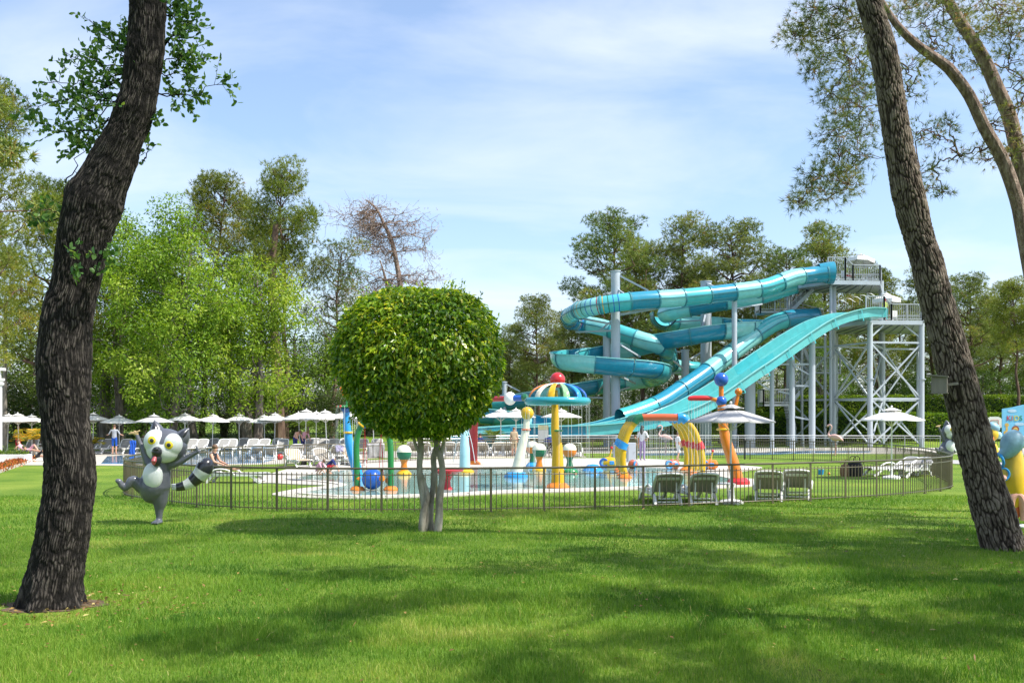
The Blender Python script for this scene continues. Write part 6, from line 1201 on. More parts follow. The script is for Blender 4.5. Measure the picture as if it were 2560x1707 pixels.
# ---------------------------------------------------------------- parasols
def parasol_proto(canvas, rad=1.10, zr=1.97, za=2.34, nrib=8, base=True, val=.025):
    e = empty('parasol'); mb = MB(); mb.cyl((0, 0, 0.05), (0, 0, za - .02), .024, n=10); mb.build('pole', m_white, e)
    if base: mb = MB(); mb.lathe([(.30, 0), (.30, .05), (.24, .09), (.06, .12), (.045, .32), (.03, .33)], n=20); mb.build('base', m_white, e)
    vr, vz = .30 * rad, za - .30 * (za - zr)
    def sheetpts(r0, z0, r1, z1, sag, lift=0.0):
        vs, fs = [], []; K_ = 5
        for k in range(nrib):
            a0, a1 = 2 * math.pi * k / nrib, 2 * math.pi * (k + 1) / nrib; p0 = Vector((math.cos(a0), math.sin(a0), 0)); p1 = Vector((math.cos(a1), math.sin(a1), 0))
            for i in range(K_ + 1):
                t = i / K_; r = r0 + (r1 - r0) * t; z = z0 + (z1 - z0) * (t ** 1.12)
                for j in range(5): u = j / 4; p = p0.lerp(p1, u) * r; vs.append((p.x, p.y, z - sag * math.sin(math.pi * u) * t + lift * math.sin(math.pi * u) * (1 if i == K_ else 0)))
        for k in range(nrib):
            b = k * (K_ + 1) * 5
            for i in range(K_):
                for j in range(4): fs.append((b + i * 5 + j, b + (i + 1) * 5 + j, b + (i + 1) * 5 + j + 1, b + i * 5 + j + 1))
        return vs, fs
    for k in range(nrib):
        pass
    vs, fs = sheetpts(.10 * rad, za - .10 * (za - zr) - .03, rad, zr, .018)
    n0 = len(vs)
    mb = MB(); mb.add(vs, fs); o = mb.build('canopy', canvas, e, 25); s = o.modifiers.new('solid', 'SOLIDIFY'); s.thickness = .008
    vs, fs = sheetpts(.01, za + .05, vr, vz + .045, .03, .055); mb = MB(); mb.add(vs, fs); o2 = mb.build('vent_cap', canvas, e, 25); s = o2.modifiers.new('solid', 'SOLIDIFY'); s.thickness = .006
    if val:
        vs, fs = [], []
        for k in range(nrib * 4): a = 2 * math.pi * (k / 4) / nrib; u = k % 4 / 4; a0, a1 = 2 * math.pi * (k // 4) / nrib, 2 * math.pi * (k // 4 + 1) / nrib; p = Vector((math.cos(a0), math.sin(a0), 0)).lerp(Vector((math.cos(a1), math.sin(a1), 0)), u) * (rad + .004); z = zr - .018 * math.sin(math.pi * u); vs += [(p.x, p.y, z), (p.x, p.y, z - val)]
        m = nrib * 4; fs = [(2 * k, 2 * k + 1, 2 * ((k + 1) % m) + 1, 2 * ((k + 1) % m)) for k in range(m)]; mb = MB(); mb.add(vs, fs); o3 = mb.build('valance', canvas, e, 0); s = o3.modifiers.new('solid', 'SOLIDIFY'); s.thickness = .006
    for k in range(nrib):
        a = 2 * math.pi * k / nrib; d = Vector((math.cos(a), math.sin(a), 0)); mb = MB(); mb.bar(d * .03 + Vector((0, 0, za - .06)), d * (rad - .02) + Vector((0, 0, zr - .02)), .018); mb.build('rib', m_white, e, 0)
        mb = MB(); mb.bar(d * .03 + Vector((0, 0, zr - .22)), d * (rad * .5) + Vector((0, 0, zr + (za - zr) * .42)), .014); mb.build('stretcher', m_white, e, 0)
    mb = MB(); mb.ell((0, 0, za + .08), .035, 10, 8); mb.build('finial', m_white, e); return e
UW = parasol_proto(m_canvas); UG = parasol_proto(m_canvas_g); UV = parasol_proto(m_canvas, 1.05, 1.78, 2.2, base=True, val=.28)
def parasol(proto, loc, rz, label, group=None, s=1.0):
    if proto.name in _used: o = copy_tree(proto)
    else: o = proto; _used.add(proto.name)
    o.location = loc; o.rotation_euler = (0, 0, rz); o.scale = (s, s, s); tag(o, label, 'parasol', group)
    if not group and 'group' in o: del o['group']
    return o
parasol(UG, G(1827, 1259), R(10), 'pale grey parasol planted between the near loungers')
parasol(UW, G(2229, 1196), R(4), 'white parasol over the lawn loungers and bags', None, 1.02)
parasol(UG, G(385, 1140), R(20), 'grey parasol behind the raised paw of the dancing figure', None, .97)
ux = [(18, 58.5), (48, 57), (80, 58), (232, 59), (298, 58.5), (462, 59), (472, 62), (530, 60), (598, 61), (662, 61), (686, 60.5), (750, 60), (762, 57.5), (790, 59.5), (818, 56.5), (862, 58), (892, 60), (935, 59)]
for i, (px, Y) in enumerate(ux):
    x = (px - 1280) / F * Y; parasol(UW, (x, Y, gz(x, Y) + .022), R(i * 17), ORD[i] + ' white parasol from the pavilion in the far poolside row', 'white parasols in the far poolside row', (.98 if i < 11 else 1.06) * (1 + .03 * math.sin(i * 2.7))).rotation_euler = (R(2.2 * math.sin(i * 1.9)), R(2.2 * math.cos(i * 2.3)), R(i * 17))
for i, (px, Y, lb) in enumerate(((1252, 58, 'white parasol at the ficus edge behind the cream pole'), (1290, 56.5, 'white parasol partly hidden by the yellow ball'), (1403, 58.5, 'white parasol right behind the mushroom pole'))):
    parasol(UW, ((px - 1280) / F * Y, Y, .022), R(i * 23), lb, 'white parasols before the slide run-outs', 1.10)
pl = P(2147, 700, 74.6); parasol(UV, (pl.x, 74.6, zH), R(12), 'white parasol tilted on the upper tower platform', None, 1.0).rotation_euler = (R(-7), R(9), R(12))
pl = P(2216, 800, 73.4); parasol(UV, (pl.x, 73.4, zL), R(0), 'white parasol above the lifeguard on the lower platform', None, 1.02)
# side table under the grey parasol
o = G(1800, 1252); e = empty('side_table', o, R(8), 'small white plastic side table beside the parasol base', 'table'); mb = MB(); mb.box((0, 0, .43), (.62, .46, .035)); bevel_mesh(mb.build('table_top', m_white, e, 0), .012)
for sx in (-1, 1):
    for sy in (-1, 1): mb = MB(); mb.bar((sx * .26, sy * .18, .42), (sx * .29, sy * .2, 0), .045); mb.build('leg', m_white, e, 0)
o = G(845, 1163); e = empty('side_table', o, R(20), 'white side table between the beige-towelled loungers', 'table'); mb = MB(); mb.box((0, 0, .43), (.6, .46, .035)); bevel_mesh(mb.build('table_top', m_white, e, 0), .012)
for sx in (-1, 1):
    for sy in (-1, 1): mb = MB(); mb.bar((sx * .26, sy * .18, .42), (sx * .29, sy * .2, 0), .045); mb.build('leg', m_white, e, 0)
# things lying about
def shirt(loc, rz, m, name, label, sx=.36, sz=.34, tilt=52):
    mb = MB(); n = 9; vs = []; rng_ = random.Random(3)
    for i in range(n):
        for j in range(n): u, v = i / (n - 1) - .5, j / (n - 1) - .5; vs.append((u * sx + .02 * math.sin(v * 9), v * sz + .02 * math.cos(u * 8), .03 * math.sin(u * 14 + v * 7) + .05))
    mb.add(vs, [(i * n + j, (i + 1) * n + j, (i + 1) * n + j + 1, i * n + j + 1) for i in range(n - 1) for j in range(n - 1)]); o = mb.build(name, m, None, 60); o.location = loc; o.rotation_euler = (R(tilt), 0, rz); s = o.modifiers.new('solid', 'SOLIDIFY'); s.thickness = .012; return tag(o, label, 'cloth')
m_print = mat('printed_cloth', (0.24, 0.22, 0.32), .9, var=.75, scale=16); m_stripe = mat('striped_cloth', (.55, .53, .55), .9, var=.1)
t_ = m_stripe.node_tree; wv = t_.nodes.new('ShaderNodeTexWave'); wv.inputs['Scale'].default_value = 9; tcn = t_.nodes.new('ShaderNodeTexCoord'); t_.links.new(tcn.outputs['Object'], wv.inputs['Vector']); rmp = t_.nodes.new('ShaderNodeValToRGB'); rmp.color_ramp.interpolation = 'CONSTANT'; rmp.color_ramp.elements[0].color = (.02, .02, .05, 1); rmp.color_ramp.elements[1].position = .5; rmp.color_ramp.elements[1].color = (.7, .68, .68, 1)
t_.links.new(wv.outputs['Fac'], rmp.inputs[0]); t_.links.new(rmp.outputs[0], [n for n in t_.nodes if n.type == 'BSDF_PRINCIPLED'][0].inputs['Base Color'])
shirt(P(848, 1122, 43.1), R(25), m_print, 'patterned_shirt', 'patterned shirt thrown over a beige-towelled lounger'); shirt(P(940, 1126, 52), R(10), m_stripe, 'striped_towel', 'black and white striped towel hanging beyond the green arch', .9, .8, 80)
shirt(P(332, 1120, 57), R(0), c_blue, 'blue_towel', 'blue towel hanging from the lounger beside the man', .35, .9, 75)
def bag(px, py, m, label, name, s=1.0, w=.42):
    o = G(px, py); e = empty(name, o, R(15), label, 'bag'); e.scale = (s, s, s); mb = MB(); mb.lathe([(.30, 0), (.34, .12), (.33, .3), (.25, .42), (.1, .46), (.001, .46)], n=16, M=Matrix.Diagonal((w / .6, .55, 1))); mb.build('body', m, e)
    for sy in (-1, 1): S = crom([(-.12, sy * .1, .42), (-.08, sy * .1, .60), (.08, sy * .1, .60), (.12, sy * .1, .42)], 14); mb = MB(); mb.tube([Vector(p) for p in S], .012, 6); mb.build('handle', m, e)
bag(2137, 1190, c_black, 'large black bag standing on the lawn by the white lounger', 'black_bag', 1.15, .5); bag(2113, 1190, m_brownwood, 'brown bag leaning against the black one', 'brown_bag', .95, .36); bag(757, 1164, c_black, 'black pouch lying on the first beige-towelled lounger', 'pouch', .6)
o = G(2052, 1186); e = empty('toy_bucket', o, 0, 'small blue toy bucket on the lawn near the bags', 'toy'); mb = MB(); mb.lathe([(.09, 0), (.12, .18), (.11, .18), (.08, .02)], n=14, closed=True); mb.build('pail', m_sky, e); S = crom([(-.12, 0, .18), (0, -.06, .27), (.12, 0, .18)], 10); mb = MB(); mb.tube([Vector(p) for p in S], .008, 6); mb.build('handle', m_white, e)
for px, py, m, nm, lb, r in ((2072, 1187, m_org, 'toy_ball', 'tiny orange ball on the lawn beside the toy bucket', .05), (700, 1150, m_red, 'beach_ball', 'red-orange ball by the loungers beyond the railing', .16)):
    o = G(px, py); mb = MB(); mb.ell((0, 0, r), r, 14, 10); ob = mb.build(nm, m); ob.location = o; tag(ob, lb, 'ball')
# pushchair
o = G(1368, 1141); e = empty('pushchair', o, R(30), 'dark pushchair parked behind the mushroom pole', 'pushchair')
mb = MB(); S = crom([(-.2, 0, .35), (0, 0, .42), (.22, 0, .62), (.3, 0, .95)], 10); mb.sweep([Vector(p) for p in S], [(-.2, -.02), (.2, -.02), (.2, .02), (-.2, .02)], closed=True); mb.build('seat', c_black, e); mb = MB(); mb.lathe([(.001, .32), (.2, .28), (.3, .15), (.32, 0)], (.12, 0, .75), 14); mb.build('hood', c_navy, e)
for sy in (-.22, .22): mb = MB(); mb.bar((-.35, sy, .12), (.45, sy, 1.02), .025); mb.bar((.35, sy, .12), (-.1, sy, .55), .025); mb.build('frame', m_galv, e, 0)
for x in (-.35, .35):
    for sy in (-.24, .24): mb = MB(); mb.torus((x, sy, .12), .10, .022, 18, 8, Matrix.Rotation(R(90), 3, 'X')); mb.build('wheel', m_black, e)
mb = MB(); mb.bar((.45, -.22, 1.02), (.45, .22, 1.02), .03); mb.build('handle', m_black, e, 0)
# board and panels behind the hoops
for i, (px, w) in enumerate(((1543, .35), (1578, .4))):
    o = G(px, 1156); e = empty('equipment_cabinet', o, R(5), ('grey equipment cabinet behind the near hoop legs', 'grey equipment cabinet beside the pool gate')[i], 'cabinet'); mb = MB(); mb.box((0, 0, .48), (w, .3, .92)); bevel_mesh(mb.build('cabinet_body', m_greyp, e, 0), .02); mb = MB(); mb.box((0, -.156, .5), (w - .08, .012, .78)); mb.build('cabinet_door', m_greyp, e, 0); mb = MB(); mb.cyl((w * .3, -.16, .5), (w * .3, -.19, .5), .015, n=8); mb.build('door_handle', m_galv, e)
o = G(1358, 1133); e = empty('notice_board', o, 0, 'white notice board with a yellow top behind the mushroom pole', 'sign'); mb = MB(); mb.box((0, 0, 1.05), (.62, .04, .72)); mb.build('board', m_white, e, 0); mb = MB(); mb.box((0, 0, 1.56), (.62, .05, .28)); mb.build('header', mat('cream_board', (.7, .66, .42), .6), e, 0)
for sx in (-.25, .25): mb = MB(); mb.cyl((sx, .05, 0), (sx, .05, 1.7), .025, n=8); mb.build('leg', m_galv, e)
# ---------------------------------------------------------------- people
def evaluated(o):
    dg = bpy.context.evaluated_depsgraph_get(); me = bpy.data.meshes.new_from_object(o.evaluated_get(dg)); return me
BASE = dict(pel=(0, 0, .95), wai=(0, .01, 1.10), che=(0, .01, 1.32), nek=(0, .015, 1.47), hdb=(0, .0, 1.56), hdt=(0, 0, 1.66), shl=(.165, .01, 1.42), ell=(.215, .03, 1.14), hal=(.215, -.05, .90), fil=(.21, -.08, .80), shr=(-.165, .01, 1.42), elr=(-.215, .03, 1.14), har=(-.215, -.05, .90), fir=(-.21, -.08, .80),
            hil=(.085, 0, .90), knl=(.095, -.01, .50), anl=(.095, .03, .09), tol=(.11, -.13, .035), hir=(-.085, 0, .90), knr=(-.095, -.01, .50), anr=(-.095, .03, .09), tor=(-.11, -.13, .035))
RAD = dict(pel=(.15, .11), wai=(.13, .095), che=(.155, .105), nek=(.05, .052), hdb=(.072, .085), hdt=(.078, .09), shl=(.058, .058), ell=(.042, .042), hal=(.030, .030), fil=(.028, .018), hil=(.088, .088), knl=(.057, .057), anl=(.038, .04), tol=(.036, .026))
EDG = [('pel', 'wai', 't'), ('wai', 'che', 't'), ('che', 'nek', 't'), ('nek', 'hdb', 's'), ('hdb', 'hdt', 's'), ('che', 'shl', 't'), ('shl', 'ell', 'u'), ('ell', 'hal', 's'), ('hal', 'fil', 's'), ('che', 'shr', 't'), ('shr', 'elr', 'u'), ('elr', 'har', 's'), ('har', 'fir', 's'),
       ('pel', 'hil', 'b'), ('hil', 'knl', 'b'), ('knl', 'anl', 'c'), ('anl', 'tol', 'f'), ('pel', 'hir', 'b'), ('hir', 'knr', 'b'), ('knr', 'anr', 'c'), ('anr', 'tor', 'f')]
def person(label, loc, rz, top, bottom, pose=None, skin=m_skin, hair=m_hair, sleeves=True, trousers=False, s=1.0, longhair=False, cap=None, torso_bare=False, group=None, wide=1.0):
    J = {k: Vector(v) for k, v in BASE.items()}
    for k, v in (pose or {}).items(): J[k] = Vector(v)
    names = list(J); me = bpy.data.meshes.new('skeleton'); me.from_pydata([J[k] for k in names], [(names.index(a), names.index(b)) for a, b, _ in EDG], [])
    tmp = bpy.data.objects.new('tmp_skeleton', me); COL.objects.link(tmp); tmp.modifiers.new('skin', 'SKIN')
    for i, k in enumerate(names):
        kk = k[:2] + 'l' if k not in RAD and k[:2] + 'l' in RAD else k; r = RAD.get(kk, (.06, .06)); me.skin_vertices[0].data[i].radius = (r[0] * wide, r[1] * wide); me.skin_vertices[0].data[i].use_root = (k == 'pel')
    sb = tmp.modifiers.new('sub', 'SUBSURF'); sb.levels = 2; sb.render_levels = 2
    bme = evaluated(tmp); bpy.data.objects.remove(tmp)
    mats = [skin, top, bottom]; code = {'t': 0 if torso_bare else 1, 'u': 1 if sleeves and not torso_bare else 0, 's': 0, 'b': 2, 'c': 2 if trousers else 0, 'f': 2 if trousers else 0}
    bme.materials.clear()
    for m in mats: bme.materials.append(m)
    A_ = np.array([J[a] for a, b, c in EDG]); B_ = np.array([J[b] for a, b, c in EDG]); cd = np.array([code[c] for a, b, c in EDG])
    ct = np.array([p.center for p in bme.polygons]); ab = B_ - A_; t = np.clip(((ct[:, None] - A_[None]) * ab[None]).sum(-1) / ((ab ** 2).sum(-1) + 1e-9)[None], 0, 1); dd = np.linalg.norm(ct[:, None] - (A_[None] + ab[None] * t[..., None]), axis=-1)
    bme.polygons.foreach_set('material_index', cd[dd.argmin(1)].astype(np.int32)); bme.polygons.foreach_set('use_smooth', np.ones(len(bme.polygons), bool)); bme.name = 'body'
    e = empty('person', loc, rz, label, 'person', group); e.scale = (s, s, s); link(bpy.data.objects.new('body', bme), e)
    h = (J['hdb'] + J['hdt']) / 2; upv = (J['hdt'] - J['hdb']).normalized(); mb = MB(); M_ = upv.to_track_quat('Z', 'Y').to_matrix()
    mb.ell(h + upv * .045 + Vector((0, .018, 0)), (.088, .098, .085), 14, 10, M_)
    if longhair: mb.ell(h + Vector((0, .07, -.14)), (.10, .06, .22), 12, 8)
    mb.build('hair', cap or hair, e)
    mb = MB(); mb.ell(h + Vector((0, -.092, -.005)), (.014, .02, .02), 8, 6); mb.build('nose', skin, e)
    return e
SIT = dict(pel=(0, 0, .48), wai=(0, .03, .62), che=(0, .03, .84), nek=(0, 0, .99), hdb=(0, -.03, 1.07), hdt=(0, -.05, 1.17), shl=(.165, .02, .94), ell=(.2, -.10, .70), hal=(.12, -.34, .62), fil=(.10, -.42, .60), shr=(-.165, .02, .94), elr=(-.2, -.10, .70), har=(-.12, -.34, .62), fir=(-.10, -.42, .60),
           hil=(.09, -.06, .46), knl=(.11, -.45, .52), anl=(.1, -.80, .46), tol=(.1, -.88, .56), hir=(-.09, -.06, .46), knr=(-.11, -.45, .54), anr=(-.1, -.82, .45), tor=(-.1, -.9, .55))
CRO = dict(pel=(0, .1, .28), wai=(0, .02, .42), che=(0, -.14, .60), nek=(0, -.26, .68), hdb=(0, -.33, .72), hdt=(0, -.41, .78), shl=(.16, -.18, .66), ell=(.2, -.32, .42), hal=(.12, -.44, .2), fil=(.1, -.48, .1), shr=(-.16, -.18, .66), elr=(-.2, -.32, .42), har=(-.12, -.44, .2), fir=(-.1, -.48, .1),
           hil=(.1, .05, .28), knl=(.2, -.30, .42), anl=(.13, .02, .08), tol=(.15, -.14, .035), hir=(-.1, .05, .28), knr=(-.2, -.30, .42), anr=(-.13, .02, .08), tor=(-.15, -.14, .035))
BEND = dict(pel=(0, .05, .93), wai=(0, -.03, 1.06), che=(0, -.18, 1.22), nek=(0, -.30, 1.30), hdb=(0, -.38, 1.32), hdt=(0, -.47, 1.34), shl=(.16, -.20, 1.28), ell=(.2, -.34, 1.03), hal=(.15, -.48, .85), fil=(.13, -.54, .78), shr=(-.16, -.20, 1.28), elr=(-.2, -.34, 1.03), har=(-.15, -.48, .85), fir=(-.13, -.54, .78))
LIE = dict(pel=(0, 0, .15), wai=(0, .15, .19), che=(0, .36, .32), nek=(0, .48, .45), hdb=(0, .53, .53), hdt=(0, .57, .63), shl=(.16, .42, .38), ell=(.24, .55, .22), hal=(.22, .34, .12), fil=(.2, .26, .1), shr=(-.16, .42, .38), elr=(-.24, .55, .22), har=(-.22, .34, .12), fir=(-.2, .26, .1),
           hil=(.09, -.06, .14), knl=(.1, -.42, .46), anl=(.1, -.72, .1), tol=(.1, -.86, .1), hir=(-.09, -.06, .14), knr=(-.1, -.48, .20), anr=(-.1, -.9, .12), tor=(-.1, -.96, .2))
CROSSED = dict(ell=(.24, .02, 1.16), hal=(.02, -.14, 1.14), fil=(-.08, -.15, 1.16), elr=(-.24, .02, 1.16), har=(-.02, -.15, 1.18), fir=(.08, -.16, 1.2))
REACH = dict(elr=(-.30, .0, 1.18), har=(-.40, -.16, 1.12), fir=(-.45, -.2, 1.12), ell=(.30, .0, 1.18), hal=(.42, -.14, 1.14), fil=(.48, -.18, 1.14))
HIP = dict(elr=(-.33, .05, 1.16), har=(-.18, -.06, 1.0), fir=(-.13, -.09, .98))
o = P(46, 1100, 57.5); person('person in yellow shirt with folded arms standing behind the planter', (o.x, 57.5, .02), R(15), c_yel, c_red, CROSSED, m_skin2)
o = P(286, 1100, 56.2); person('man in grey shirt and blue shorts standing with back turned', (o.x, 56.2, .02), R(186), c_grey, c_blue, REACH, m_skin, m_hair2)
o = G(85, 1152); person('sunbather in a dark swimsuit lying with raised knee near the planter', (o.x, o.y, .06), R(75), c_black, c_black, LIE, m_skin2, m_hair, sleeves=False)
mb = MB(); mb.box((0, 0, .03), (2.1, .8, .05), R(-15)); bevel_mesh(ob := mb.build('white_towel', c_white, None, 0), .02); ob.location = (o.x + .1, o.y, .02); tag(ob, 'white towel spread on the deck under the sunbather', 'towel')
o = G(18, 1148); person('sunbather lying nearest the pavilion column', (o.x, o.y + 2, .25), R(70), c_pink, c_pink, LIE, m_skin, m_hair2, sleeves=False)
o = G(560, 1206); person('sunbather with tied hair sitting on the flat white lounger', (o.x - .32, o.y, -.02), R(78), c_black, c_black, SIT, m_skin, m_hair2, sleeves=False)
for i, (px, lb) in enumerate(((738, 'bare-backed person bending over a lounger in the far row'), (757, 'second person bending next to the bare-backed one'))):
    Y = 57 + i * .4; x = (px - 1280) / F * Y; person(lb, (x, Y, .02), R(55), c_pink, c_navy, BEND, m_skin, m_hair2, torso_bare=(i == 0), s=.98)
o = G(822, 1187); person('child in navy and red crouching in the shallow water', (o.x, o.y, .03), R(95), c_navy, c_red, CRO, m_skin, m_hair, s=.78)
o = G(795, 1189); person('child in pink crouching beside the one in navy', (o.x, o.y, .03), R(70), c_pink, c_pink, CRO, m_skin, m_hair2, s=.66)
o = G(1606, 1153); person('woman in white top and lilac trousers standing at the pool gate', (o.x, o.y, .03), R(150), c_white, c_purple, HIP, m_skin, m_hair, trousers=True, longhair=True, s=.99)
o = G(1592, 1152); person('child in olive clothes beside the woman in lilac trousers', (o.x, o.y + .6, .03), R(160), c_green, c_green, None, m_skin, m_hair2, trousers=True, s=.72)
o = G(1695, 1153); person('child in white swimwear walking behind the yellow hoops', (o.x, o.y, .03), R(120), c_white, c_white, dict(knl=(.095, -.12, .5), anl=(.095, -.08, .09), tol=(.1, -.24, .05), anr=(-.095, .2, .12), tor=(-.11, .08, .04)), m_skin, m_hair2, s=.80)
o = P(2212, 806, 72.4); person('lifeguard in yellow shirt, red trousers and red cap standing on the lower platform', (o.x, 72.4, zL), R(195), c_lime, c_red, None, m_skin2, m_hair, trousers=True, cap=c_red, s=1.0)
o = P(2113, 704, 74.6); person('lifeguard in yellow and red sitting on the upper platform', (o.x, 74.6, zH), R(120), c_lime, c_red, SIT, m_skin2, m_hair, s=1.05)
o = P(1285, 1100, 54.2); person('person in a beige cover-up standing behind the cream pole', (o.x, 54.2, .02), R(180), c_beige, c_beige, None, m_skin, m_hair2, s=.92, wide=1.25)
o = P(1200, 1100, 55.8); person('dark-haired person sitting among the loungers by the dark red post', (o.x, 55.8, .02), R(170), c_navy, c_navy, SIT, m_skin2, m_hair, s=1.0)
# platform chair for the seated lifeguard
def plastic_chair(loc, rz, label):
    e = empty('plastic_chair', loc, rz, label, 'chair'); mb = MB(); mb.box((0, 0, .42), (.44, .42, .03)); mb.build('seat', m_white, e, 0); mb = MB(); mb.box((0, .21, .68), (.42, .03, .46)); mb.build('backrest', m_white, e, 0)
    for sx in (-1, 1):
        for sy in (-1, 1): mb = MB(); mb.bar((sx * .19, sy * .18, .42), (sx * .22, sy * .22, 0), .035); mb.build('leg', m_white, e, 0)
        mb = MB(); mb.bar((sx * .22, -.16, .62), (sx * .22, .2, .64), .035); mb.build('armrest', m_white, e, 0)
q = P(2113, 704, 74.6); plastic_chair((q.x, 74.6, zH), R(120), 'white plastic chair under the seated lifeguard'); q = P(2232, 806, 73); plastic_chair((q.x, 73, zL), R(200), 'white plastic chair behind the standing lifeguard')

# ---------------------------------------------------------------- lemur statues
m_lg = mat('statue_grey', (.098, .105, .128), .32, var=.10, scale=3, coat=.2); m_lw = mat('statue_white', (.62, .66, .64), .35, var=.06, scale=3, coat=.2); m_lk = mat('statue_black', (.022, .024, .032), .28, var=.1, coat=.3); m_eye = mat('statue_eye_yellow', (.72, .56, .02), .25, coat=.4); m_tng = mat('statue_tongue', (.52, .10, .12), .35); m_tan = mat('statue_palm', (.50, .36, .18), .4)
kz = 19.1 / F / 3.484
def LM(zx, zy, dy=0.0): return Vector(((zx - 1385) * kz, dy, (1420 - zy) * kz))
def remesh(mb, mat_, name, parent, vox=.022, sm=6):
    tmp = bpy.data.objects.new('tmp', mb.mesh('tmp', mat_, 0)); COL.objects.link(tmp); r = tmp.modifiers.new('r', 'REMESH'); r.mode = 'VOXEL'; r.voxel_size = vox; s = tmp.modifiers.new('s', 'SMOOTH'); s.iterations = sm; s.factor = .5
    me = evaluated(tmp); bpy.data.objects.remove(tmp); me.polygons.foreach_set('use_smooth', np.ones(len(me.polygons), bool)); me.name = name
    if not me.materials: me.materials.append(mat_)
    return link(bpy.data.objects.new(name, me), parent)
lem = empty('lemur_statue', G(398, 1309), 0, 'grey dancing lemur statue on one leg beside the curved railing', 'statue')
mb = MB(); tilt = Matrix.Rotation(R(8), 3, 'Y')
S = crom([tuple(LM(1405, 850)) + (.17,), tuple(LM(1385, 930)) + (.22,), tuple(LM(1360, 1030)) + (.275,), tuple(LM(1345, 1110)) + (.30,), tuple(LM(1360, 1180)) + (.24,), tuple(LM(1375, 1210)) + (.15,)], 18); mb.tube([Vector(p[:3]) for p in S], list(S[:, 3]), 18)
S = crom([tuple(LM(1375, 1140)) + (.22,), tuple(LM(1390, 1230)) + (.145,), tuple(LM(1385, 1300)) + (.085,), tuple(LM(1385, 1370)) + (.06,), tuple(LM(1383, 1405)) + (.065,)], 14); mb.tube([Vector(p[:3]) for p in S], list(S[:, 3]), 14); mb.ell(LM(1380, 1402, -.06), (.095, .16, .045), 14, 8)
for tx in (-.05, 0, .05): mb.ell(LM(1380, 1405, -.19) + Vector((tx, 0, 0)), (.028, .05, .032), 10, 6)
S = crom([tuple(LM(1300, 1120)) + (.19,), tuple(LM(1235, 1085, -.1)) + (.13,), tuple(LM(1185, 1030, -.2)) + (.085,), tuple(LM(1160, 1075, -.22)) + (.07,), tuple(LM(1125, 1110, -.22)) + (.06,)], 16); mb.tube([Vector(p[:3]) for p in S], list(S[:, 3]), 14)
mb.tube([LM(1130, 1120, -.2), LM(1105, 1080, -.26), LM(1085, 1035, -.28)], [.05, .06, .055], 12); mb.ell(LM(1080, 1040, -.28), (.06, .06, .05), 10, 8)
for a in (([(1300, 900), (1265, 820), (1235, 750), (1205, 680), (1190, 640)]), ([(1480, 905), (1560, 885), (1640, 840), (1700, 805), (1725, 790)])):
    S = crom([tuple(LM(x, y, -.02)) + (r,) for (x, y), r in zip(a, (.095, .07, .05, .042, .038))], 16); mb.tube([Vector(p[:3]) for p in S], list(S[:, 3]), 12)
mb.ell(LM(1442, 745), (.415, .30, .342), 24, 16, tilt)
remesh(mb, m_lg, 'body', lem, .018, 3)
mb = MB(); mb.ell(LM(1365, 1000, -.215), (.190, .125, .262), 20, 14); mb.build('belly_patch', m_lw, lem)
mb = MB(); mb.ell(LM(1375, 705, -.135), (.225, .19, .24), 20, 14, tilt); mb.ell(LM(1520, 735, -.135), (.20, .19, .23), 20, 14, tilt); mb.ell(LM(1438, 790, -.15), (.31, .19, .22), 20, 14, tilt); remesh(mb, m_lw, 'face_mask', lem, .016, 8)
for ex, ey, r in ((1372, 697, .098), (1517, 735, .098)):
    c = LM(ex, ey, -.275); mb = MB(); mb.ell(c + Vector((0, .02, 0)), (r * 1.16, .055, r * 1.16), 20, 12); mb.build('eye_ring', m_lk, lem); mb = MB(); mb.ell(c, (r, .06, r), 20, 12); ey_o = mb.build('eye', m_eye, lem); mb = MB(); mb.ell(c + Vector((.004, -.048, .004)), (.042, .018, .042), 14, 10); mb.build('pupil', m_lk, ey_o)
mb = MB(); mb.ell(LM(1420, 790, -.33), (.10, .12, .10), 18, 12); mb.ell(LM(1412, 848, -.31), (.098, .10, .165), 16, 12); remesh(mb, m_lk, 'muzzle', lem, .012, 5)
mb = MB(); mb.ell(LM(1425, 768, -.43), (.055, .04, .04), 14, 10); mb.build('nose', m_lk, lem); mb = MB(); mb.tube([LM(1412, 835, -.39), LM(1408, 868, -.43), LM(1404, 898, -.42)], [.035, .05, .022], 12); mb.build('tongue', m_tng, lem)
for bx_, by_, tx_, ty_ in ((1372, 655, 1342, 522), (1565, 690, 1645, 590)):
    b_, t_e = LM(bx_, by_, .02), LM(tx_, ty_, .0); mb = MB(); S = crom([tuple(b_) + (.165,), tuple(b_.lerp(t_e, .35)) + (.135,), tuple(b_.lerp(t_e, .7) + Vector((0, 0, .01))) + (.075,), tuple(t_e) + (.006,)], 12); mb.tube([Vector(p[:3]) for p in S], list(S[:, 3]), 16); eo = mb.build('ear', m_lg, lem, 60)
    mb = MB(); c_ = b_.lerp(t_e, .58) + Vector((0, -.055, 0)); S = crom([tuple(b_.lerp(t_e, .30) + Vector((0, -.09, 0))) + (.07,), tuple(c_) + (.058,), tuple(b_.lerp(t_e, .9) + Vector((0, -.02, 0))) + (.012,)], 10); mb.tube([Vector(p[:3]) for p in S], list(S[:, 3]), 12); mb.build('inner_ear', m_lk, eo, 60)
for base, tips in (((1190, 640), ((1125, 640), (1140, 628), (1175, 612), (1225, 610), (1200, 618))), ((1725, 790), ((1712, 745), (1725, 770), (1748, 815), (1735, 812), (1700, 770)))):
    mb = MB()
    mb.ell(LM(*base, -.03), (.05, .03, .04), 10, 8)
    for t in tips: mb.tube([LM(*base, -.03), (LM(*base, -.03) + LM(*t, -.05)) / 2 + Vector((0, 0, .012)), LM(*t, -.04)], [.026, .020, .014], 8)
    remesh(mb, m_tan if base[0] < 1300 else m_lg, 'hand', lem, .009, 2)
